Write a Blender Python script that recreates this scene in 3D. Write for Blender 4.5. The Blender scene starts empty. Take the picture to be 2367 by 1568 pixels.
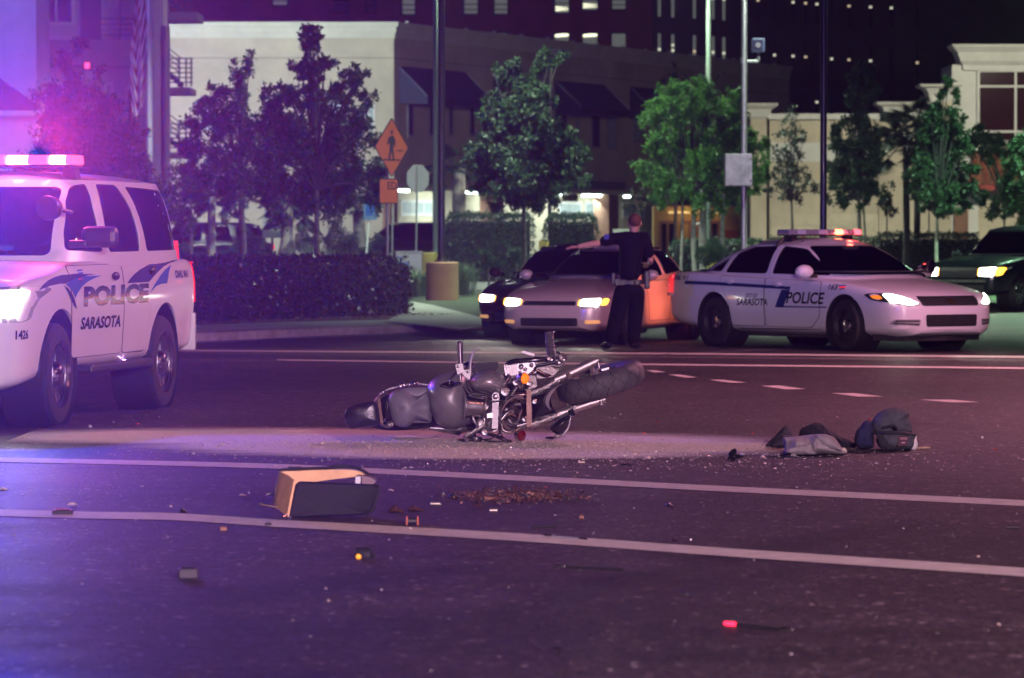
import bpy, bmesh, math, random
import numpy as np
from mathutils import Vector, Matrix, Euler
from mathutils.bvhtree import BVHTree
from mathutils.geometry import tessellate_polygon

random.seed(7)
RNG = np.random.default_rng(7)
PI = math.pi
R = math.radians
SC = bpy.context.scene
COL = SC.collection

# ---------------------------------------------------------------- camera
CAM_H = 1.43                       # eye height of the photographer
FPX, CX, CY, HOR = 8332.0, 1183.5, 784.0, 558.6   # a long lens, in units of a 2367 px wide frame
PITCH = math.atan((CY - HOR) / FPX)
cam = bpy.data.cameras.new('camera')
cam_o = bpy.data.objects.new('camera', cam)
COL.objects.link(cam_o)
cam.sensor_width = 36.0
cam.lens = 36.0 * FPX / 2367.0
cam.clip_start, cam.clip_end = 0.5, 3000
cam_o.location = (0, 0, CAM_H)
cam_o.rotation_euler = (PI / 2 - PITCH, 0, 0)
cam.dof.use_dof = True
cam.dof.focus_distance = 26.5
cam.dof.aperture_fstop = 5.0
SC.camera = cam_o

# ---------------------------------------------------------------- night sky, exposure
SC.view_settings.view_transform = 'Standard'
SC.view_settings.look = 'None'
SC.view_settings.exposure = 0.0
SC.view_settings.gamma = 1.0
SC.view_settings.use_curve_mapping = False
world = bpy.data.worlds.new('World')
SC.world = world
world.use_nodes = True
_wn = world.node_tree.nodes
_bg = _wn['Background']
_bg.inputs['Color'].default_value = (0.10, 0.10, 0.62, 1)
_bg.inputs['Strength'].default_value = 0.009
SC.cycles.use_denoising = True
SC.cycles.max_bounces = 6
SC.cycles.diffuse_bounces = 2
SC.cycles.glossy_bounces = 3
SC.cycles.transmission_bounces = 4
SC.cycles.transparent_max_bounces = 8
SC.cycles.volume_bounces = 0
SC.cycles.sample_clamp_indirect = 2.0
SC.cycles.sample_clamp_direct = 12.0
SC.cycles.caustics_reflective = False
SC.cycles.caustics_refractive = False

def lamp(name, kind, loc, color, power, target=None, size=0.2, spot=None, blend=0.5, parent=None, spec=1.0):
    L = bpy.data.lights.new(name, kind)
    L.color = color
    L.energy = power
    if kind == 'AREA':
        L.size = size
    elif kind == 'SUN':
        L.angle = size
    else:
        L.shadow_soft_size = size
    if kind == 'SPOT':
        L.spot_size = spot
        L.spot_blend = blend
    L.specular_factor = spec
    o = bpy.data.objects.new(name, L)
    COL.objects.link(o)
    o.location = loc
    if target is not None:
        d = Vector(target) - Vector(loc)
        o.rotation_euler = d.to_track_quat('-Z', 'Y').to_euler()
    if parent is not None:
        o.parent = parent
    return o

# the moon: an added, unseen trace of cold light so that nothing sinks to pure black
lamp('fill_sun', 'SUN', (0, 0, 60), (0.45, 0.5, 1.0), 0.012, target=(10, 25, 0), size=R(2))

# ---------------------------------------------------------------- pixel rays <-> places
def ray(dx, dy):
    cx, cy = (dx - CX) / FPX, (CY - dy) / FPX
    return Vector((cx, cy * math.sin(PITCH) + math.cos(PITCH), cy * math.cos(PITCH) - math.sin(PITCH)))
def at(dx, dy, Y):
    d = ray(dx, dy)
    return Vector((0, 0, CAM_H)) + d * (Y / d.y)
def gp(dx, dy, z=0.0):
    d = ray(dx, dy)
    t = (z - CAM_H) / d.z
    return Vector((0, 0, CAM_H)) + d * t
def zg(Y):                          # the plots beyond the kerb rise very gently
    return 0.12 + max(0.0, Y - 58) * 0.003

# ---------------------------------------------------------------- materials
def _n(nt, t, **kw):
    n = nt.nodes.new(t)
    for k, v in kw.items():
        setattr(n, k, v)
    return n
def mat(name, col, rough=0.5, metal=0.0, var=0.0, scale=20.0, bump=0.0, bscale=60.0, coat=0.0, emit=None, estr=0.0,
        alpha=1.0, spec=0.5, trans=0.0, sheen=0.0, space='Object'):
    m = bpy.data.materials.new(name)
    m.use_nodes = True
    nt = m.node_tree
    b = nt.nodes['Principled BSDF']
    c = (*col, 1)
    b.inputs['Base Color'].default_value = c
    b.inputs['Roughness'].default_value = rough
    b.inputs['Metallic'].default_value = metal
    b.inputs['Specular IOR Level'].default_value = spec
    b.inputs['Coat Weight'].default_value = coat
    b.inputs['Coat Roughness'].default_value = 0.06
    b.inputs['Transmission Weight'].default_value = trans
    b.inputs['Sheen Weight'].default_value = sheen
    b.inputs['Alpha'].default_value = alpha
    if emit:
        b.inputs['Emission Color'].default_value = (*emit, 1)
        b.inputs['Emission Strength'].default_value = estr
    if var or bump:
        tc = _n(nt, 'ShaderNodeTexCoord')
    if var:
        nz = _n(nt, 'ShaderNodeTexNoise')
        nz.inputs['Scale'].default_value = scale
        nz.inputs['Detail'].default_value = 5
        nz.inputs['Roughness'].default_value = 0.65
        nt.links.new(tc.outputs[space], nz.inputs['Vector'])
        mx = _n(nt, 'ShaderNodeMix', data_type='RGBA')
        mx.inputs['A'].default_value = (*[max(0, v * (1 - var)) for v in col], 1)
        mx.inputs['B'].default_value = (*[min(1, v * (1 + var)) for v in col], 1)
        rp = _n(nt, 'ShaderNodeMapRange')
        rp.inputs['From Min'].default_value = 0.3
        rp.inputs['From Max'].default_value = 0.7
        nt.links.new(nz.outputs['Fac'], rp.inputs['Value'])
        nt.links.new(rp.outputs['Result'], mx.inputs['Factor'])
        nt.links.new(mx.outputs['Result'], b.inputs['Base Color'])
    if bump:
        nb = _n(nt, 'ShaderNodeTexNoise')
        nb.inputs['Scale'].default_value = bscale
        nb.inputs['Detail'].default_value = 4
        nt.links.new(tc.outputs[space], nb.inputs['Vector'])
        bp = _n(nt, 'ShaderNodeBump')
        bp.inputs['Strength'].default_value = bump
        bp.inputs['Distance'].default_value = 0.02
        nt.links.new(nb.outputs['Fac'], bp.inputs['Height'])
        nt.links.new(bp.outputs['Normal'], b.inputs['Normal'])
    return m
def emat(name, col, strength, base=None):
    return mat(name, base or col, rough=0.3, emit=col, estr=strength)
def glass_mat(name, tint=(0.25, 0.28, 0.3), rough=0.02):
    m = bpy.data.materials.new(name)
    m.use_nodes = True
    nt = m.node_tree
    nt.nodes.remove(nt.nodes['Principled BSDF'])
    out = nt.nodes['Material Output']
    tr = _n(nt, 'ShaderNodeBsdfTransparent')
    tr.inputs['Color'].default_value = (*tint, 1)
    gl = _n(nt, 'ShaderNodeBsdfGlossy')
    gl.inputs['Roughness'].default_value = rough
    fr = _n(nt, 'ShaderNodeFresnel')
    fr.inputs['IOR'].default_value = 1.5
    mx = _n(nt, 'ShaderNodeMixShader')
    nt.links.new(fr.outputs[0], mx.inputs[0])
    nt.links.new(tr.outputs[0], mx.inputs[1])
    nt.links.new(gl.outputs[0], mx.inputs[2])
    nt.links.new(mx.outputs[0], out.inputs['Surface'])
    return m

# ---------------------------------------------------------------- objects
def tag(o, label, cat, group=None, kind=None):
    o['label'] = label
    o['category'] = cat
    if group:
        o['group'] = group
    if kind:
        o['kind'] = kind
    return o
def thing(name, label, cat, loc=(0, 0, 0), rz=0.0, group=None):
    o = bpy.data.objects.new(name, None)
    o.empty_display_size = 0.2
    COL.objects.link(o)
    o.location = loc
    o.rotation_euler = (0, 0, rz)
    return tag(o, label, cat, group)
def link(name, me, m=None, parent=None, loc=None, smooth=False, angle=None):
    if m is not None:
        for x in (m if isinstance(m, (list, tuple)) else [m]):
            me.materials.append(x)
    o = bpy.data.objects.new(name, me)
    COL.objects.link(o)
    if parent is not None:
        o.parent = parent
    if loc is not None:
        o.location = loc
    if smooth:
        me.polygons.foreach_set('use_smooth', [True] * len(me.polygons))
        if angle:
            me.set_sharp_from_angle(angle=R(angle))
    return o

class MB:
    """collects shapes into one mesh"""
    def __init__(s):
        s.v, s.f, s.mi, s.cur = [], [], [], 0
    def add(s, vs, fs):
        b = len(s.v)
        s.v += [tuple(p) for p in vs]
        s.f += [tuple(b + i for i in f) for f in fs]
        s.mi += [s.cur] * len(fs)
        return s
    def box(s, c, d, rot=None, taper=1.0):
        hx, hy, hz = d[0] / 2, d[1] / 2, d[2] / 2
        pts = []
        for z in (-hz, hz):
            k = taper if z > 0 else 1
            for x, y in ((-hx, -hy), (hx, -hy), (hx, hy), (-hx, hy)):
                pts.append(Vector((x * k, y * k, z)))
        if rot is not None:
            M = rot if isinstance(rot, Matrix) else Euler(rot).to_matrix()
            pts = [M @ p for p in pts]
        c = Vector(c)
        return s.add([p + c for p in pts], [(3, 2, 1, 0), (4, 5, 6, 7), (0, 1, 5, 4), (1, 2, 6, 5), (2, 3, 7, 6), (3, 0, 4, 7)])
    def bbox(s, x0, x1, y0, y1, z0, z1):
        return s.box(((x0 + x1) / 2, (y0 + y1) / 2, (z0 + z1) / 2), (x1 - x0, y1 - y0, z1 - z0))
    def rings(s, rings, cap=True, closed=True):
        n = len(rings[0])
        b = len(s.v)
        for r in rings:
            s.v += [tuple(p) for p in r]
        for j in range(len(rings) - 1):
            for i in range(n if closed else n - 1):
                i2 = (i + 1) % n
                s.f.append((b + j * n + i, b + j * n + i2, b + (j + 1) * n + i2, b + (j + 1) * n + i))
                s.mi.append(s.cur)
        if cap:
            s.f.append(tuple(b + i for i in range(n))[::-1])
            s.f.append(tuple(b + (len(rings) - 1) * n + i for i in range(n)))
            s.mi += [s.cur, s.cur]
        return s
    def tube(s, pts, r, n=8, cap=True, ell=1.0):
        pts = [Vector(p) for p in pts]
        rr = r if isinstance(r, (list, tuple)) else [r] * len(pts)
        prev = None
        rings = []
        for i, p in enumerate(pts):
            t = (pts[min(i + 1, len(pts) - 1)] - pts[max(i - 1, 0)])
            if t.length < 1e-9:
                t = Vector((0, 0, 1))
            t.normalize()
            if prev is None:
                a = Vector((0, 0, 1)) if abs(t.z) < 0.9 else Vector((1, 0, 0))
                u = t.cross(a).normalized()
            else:
                u = (prev - t * prev.dot(t))
                u = u.normalized() if u.length > 1e-6 else t.orthogonal().normalized()
            prev = u
            w = t.cross(u)
            rings.append([p + (u * math.cos(2 * PI * k / n) + w * math.sin(2 * PI * k / n) * ell) * rr[i] for k in range(n)])
        return s.rings(rings, cap)
    def lathe(s, prof, c=(0, 0, 0), axis=(0, 0, 1), n=16, cap=True):
        """prof: (distance along axis, radius)"""
        a = Vector(axis).normalized()
        u = a.orthogonal().normalized()
        w = a.cross(u)
        c = Vector(c)
        return s.rings([[c + a * h + (u * math.cos(2 * PI * k / n) + w * math.sin(2 * PI * k / n)) * max(r, 1e-4) for k in range(n)] for h, r in prof], cap)
    def ball(s, c, r, n=10, m=7):
        r = (r, r, r) if not isinstance(r, (tuple, list)) else r
        rings = []
        for j in range(m + 1):
            th = PI * (j + 0.02 if j == 0 else (j - 0.02 if j == m else j)) / m
            rings.append([(c[0] + r[0] * math.sin(th) * math.cos(2 * PI * k / n), c[1] + r[1] * math.sin(th) * math.sin(2 * PI * k / n),
                           c[2] - r[2] * math.cos(th)) for k in range(n)])
        return s.rings(rings, True)
    def prism(s, poly, off):
        """poly: 3-D points of a flat outline, extruded by vector off"""
        off = Vector(off)
        A = [Vector(p) for p in poly]
        n = len(A)
        tris = tessellate_polygon([A])
        vs = A + [p + off for p in A]
        fs = [tuple(t) for t in tris] + [tuple(i + n for i in t)[::-1] for t in tris]
        fs += [(i, (i + 1) % n, (i + 1) % n + n, i + n) for i in range(n)]
        return s.add(vs, fs)
    def mesh(s, name):
        me = bpy.data.meshes.new(name)
        me.from_pydata(s.v, [], s.f)
        if any(s.mi):
            me.polygons.foreach_set('material_index', s.mi)
        me.validate()
        me.update()
        return me
    def build(s, name, m, parent=None, loc=None, smooth=False, angle=40, fix=True):
        me = s.mesh(name)
        if fix:
            bm = bmesh.new()
            bm.from_mesh(me)
            bmesh.ops.recalc_face_normals(bm, faces=bm.faces)
            bm.to_mesh(me)
            bm.free()
        return link(name, me, m, parent, loc, smooth, angle if smooth else None)

def bevel(o, w=0.01, seg=2, ang=40):
    md = o.modifiers.new('bevel', 'BEVEL')
    md.width, md.segments, md.limit_method, md.angle_limit = w, seg, 'ANGLE', R(ang)
    return o
def pchip(xs, ys, x):
    """monotone cubic through points"""
    xs, ys = np.asarray(xs, float), np.asarray(ys, float)
    h, d = np.diff(xs), np.diff(ys) / np.diff(xs)
    m = np.zeros_like(ys)
    m[0], m[-1] = d[0], d[-1]
    for i in range(1, len(xs) - 1):
        if d[i - 1] * d[i] > 0:
            w1, w2 = 2 * h[i] + h[i - 1], h[i] + 2 * h[i - 1]
            m[i] = (w1 + w2) / (w1 / d[i - 1] + w2 / d[i])
    i = np.clip(np.searchsorted(xs, x) - 1, 0, len(xs) - 2)
    t = (x - xs[i]) / h[i]
    return ((1 + 2 * t) * (1 - t) ** 2 * ys[i] + t * (1 - t) ** 2 * h[i] * m[i] + t * t * (3 - 2 * t) * ys[i + 1] + t * t * (t - 1) * h[i] * m[i + 1])
def smooth_line(pts, n=6):
    """Catmull-Rom through points"""
    P = [Vector(p) for p in pts]
    if len(P) < 3:
        return P
    P = [P[0] * 2 - P[1]] + P + [P[-1] * 2 - P[-2]]
    out = []
    for i in range(1, len(P) - 2):
        for k in range(n):
            t = k / n
            a, b, c, d = P[i - 1], P[i], P[i + 1], P[i + 2]
            out.append(0.5 * ((2 * b) + (c - a) * t + (2 * a - 5 * b + 4 * c - d) * t * t + (3 * b - a - 3 * c + d) * t ** 3))
    out.append(P[-2])
    return out
def round_poly(pts, r=0.05, n=4):
    """2-D outline with rounded corners"""
    out = []
    N = len(pts)
    for i in range(N):
        p, a, b = Vector(pts[i][:2]), Vector(pts[i - 1][:2]), Vector(pts[(i + 1) % N][:2])
        rr = pts[i][2] if len(pts[i]) > 2 else r
        da, db = a - p, b - p
        k = min(rr, da.length * 0.45, db.length * 0.45)
        q0, q1 = p + da.normalized() * k, p + db.normalized() * k
        for j in range(n + 1):
            t = j / n
            out.append(q0 * (1 - t) ** 2 + p * 2 * t * (1 - t) + q1 * t * t)
    return out
def _bool(me_a, me_b, op, solver='EXACT'):
    oa, ob = bpy.data.objects.new('tmp', me_a), bpy.data.objects.new('tmp', me_b)
    COL.objects.link(oa)
    COL.objects.link(ob)
    md = oa.modifiers.new('b', 'BOOLEAN')
    md.operation, md.object, md.solver = op, ob, solver
    dg = bpy.context.evaluated_depsgraph_get()
    dg.update()
    me = bpy.data.meshes.new_from_object(oa.evaluated_get(dg), depsgraph=dg)
    bpy.data.objects.remove(oa)
    bpy.data.objects.remove(ob)
    return me
def _bool_safe(me_a, me_b, op, least):
    for k in range(7):
        if k:                           # nudge the tool off any unlucky alignment
            me_b.transform(Matrix.Translation((.0031 * (-1) ** k, .0017 * k, .0023 * (-1) ** (k // 2))) @ Matrix.Rotation(.002 * k, 4, 'Y'))
        r = _bool(me_a, me_b, op, 'FAST' if k == 6 else 'EXACT')
        if len(r.vertices) >= least:
            return r
        bpy.data.meshes.remove(r)
    return me_a.copy()
def boolean(me_a, tools):
    """me_a minus each mesh in tools; returns a new mesh"""
    cur = me_a
    for t in tools:
        cur = _bool_safe(cur, t, 'DIFFERENCE', len(cur.vertices) * .6)
        bpy.data.meshes.remove(t)
    return cur
def text_mesh(body, size=1.0, shear=0.0, bold=0.0, spacing=1.0, align='CENTER', sx=1.0):
    cu = bpy.data.curves.new('t', 'FONT')
    cu.body, cu.size, cu.shear, cu.offset, cu.space_character = body, size, shear, bold, spacing
    cu.align_x, cu.align_y = align, 'CENTER'
    cu.resolution_u = 3
    o = bpy.data.objects.new('t', cu)
    COL.objects.link(o)
    dg = bpy.context.evaluated_depsgraph_get()
    dg.update()
    me = bpy.data.meshes.new_from_object(o.evaluated_get(dg), depsgraph=dg)
    bpy.data.objects.remove(o)
    bpy.data.curves.remove(cu)
    for v in me.vertices:
        v.co.x *= sx
    return me
def poly_mesh(pts):
    P = [Vector((p[0], p[1], 0)) for p in pts]
    me = bpy.data.meshes.new('p')
    me.from_pydata([tuple(p) for p in P], [], [tuple(t) for t in tessellate_polygon([P])])
    return me
def copy_tree(o, parent=None):
    c = o.copy()
    COL.objects.link(c)
    if parent is not None:
        c.parent = parent
    for ch in o.children:
        copy_tree(ch, c)
    return c
# ================================================================ ROAD
def seg_mask(nt, pos, a, b, w, soft, amt, nz):
    """worn dark streak along the segment a-b"""
    a, b = Vector(a), Vector(b)
    d = (b - a)
    L = d.length
    d.normalize()
    def mth(op, x, y=None, z=None, clamp=False):
        n = _n(nt, 'ShaderNodeMath', operation=op)
        n.use_clamp = clamp
        for i, v in enumerate((x, y, z)):
            if v is None:
                continue
            if isinstance(v, (int, float)):
                n.inputs[i].default_value = v
            else:
                nt.links.new(v, n.inputs[i])
        return n.outputs[0]
    def dot(vec, off):
        n = _n(nt, 'ShaderNodeVectorMath', operation='DOT_PRODUCT')
        nt.links.new(pos, n.inputs[0])
        n.inputs[1].default_value = vec
        return mth('SUBTRACT', n.outputs['Value'], off)
    t = dot((d.x, d.y, 0), d.x * a.x + d.y * a.y)
    s = dot((-d.y, d.x, 0), -d.y * a.x + d.x * a.y)
    curve = mth('MULTIPLY', mth('MULTIPLY', t, mth('SUBTRACT', L, t)), 0.02)
    s = mth('ABSOLUTE', mth('ADD', mth('SUBTRACT', s, curve), mth('MULTIPLY', mth('SUBTRACT', nz, 0.5), 0.25)))
    m = mth('SUBTRACT', 1.0, mth('DIVIDE', mth('SUBTRACT', s, w), soft), None, True)
    e = mth('MULTIPLY', mth('DIVIDE', t, L * 0.25, None, True), mth('DIVIDE', mth('SUBTRACT', L, t), L * 0.25, None, True))
    return mth('MULTIPLY', mth('MULTIPLY', m, e), amt)

def asphalt_mat():
    m = bpy.data.materials.new('asphalt')
    m.use_nodes = True
    nt = m.node_tree
    b = nt.nodes['Principled BSDF']
    tc = _n(nt, 'ShaderNodeTexCoord')
    pos = tc.outputs['Object']
    def noise(sc, det=4, rough=0.6, stretch=None):
        n = _n(nt, 'ShaderNodeTexNoise')
        n.inputs['Scale'].default_value = sc
        n.inputs['Detail'].default_value = det
        n.inputs['Roughness'].default_value = rough
        if stretch:
            mp = _n(nt, 'ShaderNodeMapping')
            mp.inputs['Scale'].default_value = stretch
            mp.inputs['Rotation'].default_value = (0, 0, R(8))
            nt.links.new(pos, mp.inputs['Vector'])
            nt.links.new(mp.outputs[0], n.inputs['Vector'])
        else:
            nt.links.new(pos, n.inputs['Vector'])
        return n.outputs['Fac']
    vo = _n(nt, 'ShaderNodeTexVoronoi')
    vo.inputs['Scale'].default_value = 48
    nt.links.new(pos, vo.inputs['Vector'])
    big, mid = noise(0.22, 5), noise(1.6, 5, 0.6, (0.35, 1.6, 1))
    fine = noise(120, 3)
    cr = _n(nt, 'ShaderNodeValToRGB')                # single stones of the wearing course, the brightest painted as glints
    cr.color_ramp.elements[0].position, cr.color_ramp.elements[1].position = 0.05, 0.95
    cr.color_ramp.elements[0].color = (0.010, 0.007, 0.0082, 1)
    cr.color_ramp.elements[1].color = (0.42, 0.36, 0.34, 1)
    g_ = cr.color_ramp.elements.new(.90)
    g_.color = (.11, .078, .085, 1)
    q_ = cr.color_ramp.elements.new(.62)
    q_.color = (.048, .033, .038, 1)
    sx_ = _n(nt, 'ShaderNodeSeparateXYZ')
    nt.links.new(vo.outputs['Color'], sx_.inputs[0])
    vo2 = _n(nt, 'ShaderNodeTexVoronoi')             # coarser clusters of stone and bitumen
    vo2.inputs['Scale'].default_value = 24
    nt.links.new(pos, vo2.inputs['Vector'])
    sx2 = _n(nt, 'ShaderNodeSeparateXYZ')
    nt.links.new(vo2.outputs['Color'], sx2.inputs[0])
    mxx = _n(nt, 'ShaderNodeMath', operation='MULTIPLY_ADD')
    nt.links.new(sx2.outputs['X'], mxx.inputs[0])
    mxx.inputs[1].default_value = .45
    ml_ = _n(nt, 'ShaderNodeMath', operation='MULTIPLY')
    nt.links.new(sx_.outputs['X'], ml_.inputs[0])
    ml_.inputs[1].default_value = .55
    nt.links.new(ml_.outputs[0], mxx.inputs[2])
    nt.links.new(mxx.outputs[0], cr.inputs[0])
    def mul(col, fac, lo, hi, f0=0.3, f1=0.7):
        rp = _n(nt, 'ShaderNodeMapRange')
        rp.inputs['From Min'].default_value, rp.inputs['From Max'].default_value = f0, f1
        rp.inputs['To Min'].default_value, rp.inputs['To Max'].default_value = lo, hi
        nt.links.new(fac, rp.inputs['Value'])
        vm = _n(nt, 'ShaderNodeVectorMath', operation='SCALE')
        nt.links.new(col, vm.inputs[0])
        nt.links.new(rp.outputs[0], vm.inputs['Scale'])
        return vm.outputs[0]
    col = mul(cr.outputs[0], big, 0.45, 1.35)
    col = mul(col, mid, 0.5, 1.3)
    # tyre marks and drip lines where traffic turned
    tot = None
    for a, c, w, s, amt in SKIDS:
        k = seg_mask(nt, pos, a, c, w, s, amt, mid)
        if tot is None:
            tot = k
        else:
            mx = _n(nt, 'ShaderNodeMath', operation='MAXIMUM')
            nt.links.new(tot, mx.inputs[0])
            nt.links.new(k, mx.inputs[1])
            tot = mx.outputs[0]
    col = mul(col, tot, 1.0, 0.22, 0.0, 1.0)
    nt.links.new(col, b.inputs['Base Color'])
    rr = _n(nt, 'ShaderNodeMapRange')
    rr.inputs['To Min'].default_value, rr.inputs['To Max'].default_value = 0.42, 0.72
    nt.links.new(mid, rr.inputs['Value'])
    nt.links.new(rr.outputs[0], b.inputs['Roughness'])
    hs = _n(nt, 'ShaderNodeMath', operation='ADD')
    nt.links.new(vo.outputs['Distance'], hs.inputs[0])
    nt.links.new(fine, hs.inputs[1])
    bp = _n(nt, 'ShaderNodeBump')
    bp.inputs['Strength'].default_value = 0.9
    bp.inputs['Distance'].default_value = 0.012
    nt.links.new(hs.outputs[0], bp.inputs['Height'])
    nt.links.new(bp.outputs[0], b.inputs['Normal'])
    return m

SKIDS = []
for p0, p1, w, s, amt in [((930, 1500), (2200, 1195), .06, .16, .75), ((1150, 1475), (1900, 1300), .03, .30, .55), ((300, 1420), (1150, 1295), .10, .25, .7),
                          ((0, 1302), (420, 1208), .04, .10, .8), ((0, 1000), (900, 985), .25, .5, .6), ((1450, 1000), (2367, 975), .25, .6, .45),
                          ((430, 862), (1500, 905), .8, 1.4, .45), ((1250, 850), (2400, 930), .7, 1.2, .4), ((300, 1120), (1500, 1175), .3, .6, .4),
                          ((1000, 1170), (1500, 1150), .2, .5, .5), ((600, 1400), (2367, 1560), .3, .8, .5), ((1430, 1520), (2367, 1450), .1, .5, .5), ((1060, 1165), (1290, 1140), .15, .26, 1.0)]:
    SKIDS.append((gp(*p0), gp(*p1), w, s, amt))

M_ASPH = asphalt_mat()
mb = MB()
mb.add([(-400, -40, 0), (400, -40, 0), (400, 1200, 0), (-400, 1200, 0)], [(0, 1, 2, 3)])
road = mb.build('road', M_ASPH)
road['kind'] = 'structure'

# kerb, pavement, planting strip, plots beyond (every strip follows the kerb line)
KERB = [(-14.0, 40.5), (-8.6, 46.2), (-4.57, 51.2), (-4.06, 52.7), (-3.17, 54.0), (-1.85, 56.2), (-0.5, 57.6), (1.2, 58.6), (3.2, 60.5), (4.6, 63.5), (5.6, 68), (7.0, 75)]
KERB = [Vector((x, y, 0)) for x, y in KERB]
def offset_line(P, d):
    out = []
    for i, p in enumerate(P):
        t = (P[min(i + 1, len(P) - 1)] - P[max(i - 1, 0)]).normalized()
        out.append(p + Vector((-t.y, t.x, 0)) * d)
    return out
def resample(P, step):
    out = [P[0].copy()]
    acc = 0
    for a, b in zip(P, P[1:]):
        L = (b - a).length
        k = 0.0
        while acc + (L - k) >= step:
            k += step - acc
            out.append(a + (b - a) * (k / L))
            acc = 0
        acc += L - k
    out.append(P[-1].copy())
    return out
M_KERB = mat('kerb_concrete', (0.30, 0.27, 0.25), 0.85, var=.35, scale=3, bump=.4, bscale=90)
M_WALK = mat('pavement_concrete', (0.44, 0.44, 0.42), 0.8, var=.22, scale=1.5, bump=.3, bscale=120)
kline = smooth_line(KERB, 6)
kpts = resample(kline, 3.0)
kerb = thing('kerb', 'concrete kerb with joints curving round the corner below the clipped hedge', 'kerb')
kerb['kind'] = 'structure'
del kerb['category'], kerb['label']
for a, b in zip(kpts, kpts[1:]):
    d = (b - a).normalized()
    nrm = Vector((-d.y, d.x, 0))
    a2, b2 = a + d * 0.006, b - d * 0.006
    m_ = MB()
    prof = [(-.005, -.05), (0, .085), (.012, .112), (.035, .125), (.16, .13), (.16, -.05)]
    k = 6
    ringsK = [[q + nrm * o + Vector((0, 0, z)) for o, z in prof] for q in (a2, (a2 + b2) / 2, b2)]
    m_.rings(ringsK)
    m_.build('kerb_stone', M_KERB, kerb)
def band(d0, d1, z0, z1, name, m, line=kline):
    A, B = offset_line(line, d0), offset_line(line, d1)
    v = [(p.x, p.y, z0) for p in A] + [(p.x, p.y, z1) for p in B]
    n = len(A)
    o = MB().add(v, [(i, i + 1, n + i + 1, n + i) for i in range(n - 1)]).build(name, m)
    o['kind'] = 'structure'
    return o
band(-.45, -.006, .004, .006, 'gutter', mat('gutter_concrete', (.16, .15, .15), .6, var=.4, scale=2, bump=.4, bscale=80))
band(.1615, 2.3, .128, .14, 'pavement', M_WALK)
M_MULCH = mat('mulch', (0.085, 0.040, 0.032), 0.95, var=.6, scale=14, bump=1, bscale=40)
band(2.3, 4.6, .136, .15, 'mulch_bed', M_MULCH)
# terrain of the plots beyond
M_LOT = mat('parking_asphalt', (0.105, 0.11, 0.11), 0.8, var=.25, scale=.6, bump=.3, bscale=60)
M_GRASS = mat('ground_cover', (0.045, 0.062, 0.035), 0.95, var=.5, scale=6, bump=1, bscale=30)
A = offset_line(kline, 4.6)
v = [(p.x, p.y, .148) for p in A] + [(-60, 70, zg(70)), (-60, 88, zg(88)), (60, 88, zg(88)), (60, 75, zg(75))]
pts = [(p.x, p.y, .13) for p in A] + [(7.5, 76, .14), (60, 76, .14), (60, 90, .2), (-60, 90, .2), (-60, 38, .13)]
o = MB().add(pts, [tuple(t) for t in tessellate_polygon([[Vector(p) for p in pts]])]).build('verge', M_GRASS)
o['kind'] = 'structure'
v = [(-90, 89.9, .212), (90, 89.9, .212), (90, 330, zg(330)), (-90, 330, zg(330))]
o = MB().add(v, [(0, 1, 2, 3)]).build('parking_lot', M_LOT)
o['kind'] = 'structure'
# pale driveway and path crossing the strip beside the brown lamp base
def sheet(name, px, zoff, m, z=None):
    P = [gp(x, y, .16) for x, y in px]
    P = [Vector((p.x, p.y, (.13 if p.y < 90 else .2) + zoff)) for p in P]
    o = MB().add(P, [tuple(t) for t in tessellate_polygon([P])]).build(name, m)
    o['kind'] = 'structure'
    return o
sheet('path', [(890, 742), (955, 706), (950, 696), (1000, 704), (1120, 734), (1125, 757), (1060, 759)], .02, M_WALK)
sheet('driveway', [(930, 682), (960, 655), (1230, 655), (1300, 690), (1000, 684)], .015, mat('driveway_concrete', (.34, .36, .33), .8, var=.15, scale=1))
# low parking kerb behind
M_PALE = mat('pale_concrete', (.42, .44, .42), .8, var=.15, scale=2)
q0, q1 = gp(945, 647, .2), gp(1330, 647, .2)
o = MB().bbox(q0.x, q1.x, q0.y, q0.y + .3, .12, .36).build('parking_kerb', M_PALE)
o['kind'] = 'structure'

# ---------------------------------------------------------------- painted markings
def paint_mat(name, col, wear=.5, dens=1.0):
    m = mat(name, col, .6, var=.18, scale=8, bump=.4, bscale=90)
    nt = m.node_tree
    b = nt.nodes['Principled BSDF']
    tc = _n(nt, 'ShaderNodeTexCoord')
    nz = _n(nt, 'ShaderNodeTexNoise')
    nz.inputs['Scale'].default_value = 26
    nz.inputs['Detail'].default_value = 6
    nz.inputs['Roughness'].default_value = .75
    nt.links.new(tc.outputs['Object'], nz.inputs['Vector'])
    rp = _n(nt, 'ShaderNodeMapRange')
    rp.inputs['From Min'].default_value, rp.inputs['From Max'].default_value = wear - .22, wear - .06
    rp.inputs['To Max'].default_value = dens
    nt.links.new(nz.outputs['Fac'], rp.inputs['Value'])
    nt.links.new(rp.outputs[0], b.inputs['Alpha'])
    return m
M_LINE = paint_mat('line_paint', (.62, .58, .52), .45)
M_LINE2 = paint_mat('worn_line_paint', (.45, .42, .38), .66, .75)
M_OLDY = paint_mat('worn_yellow_paint', (.55, .36, .18), .58, .6)
def marking(top, bot, m, z=.004):
    A = [gp(*p) for p in top]
    B = [gp(*p) for p in bot]
    n = len(A)
    v = [(p.x, p.y, z) for p in A + B]
    o = MB().add(v, [(i, i + 1, n + i + 1, n + i) for i in range(n - 1)]).build('road_marking', m)
    o['kind'] = 'structure'
    return o
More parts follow.
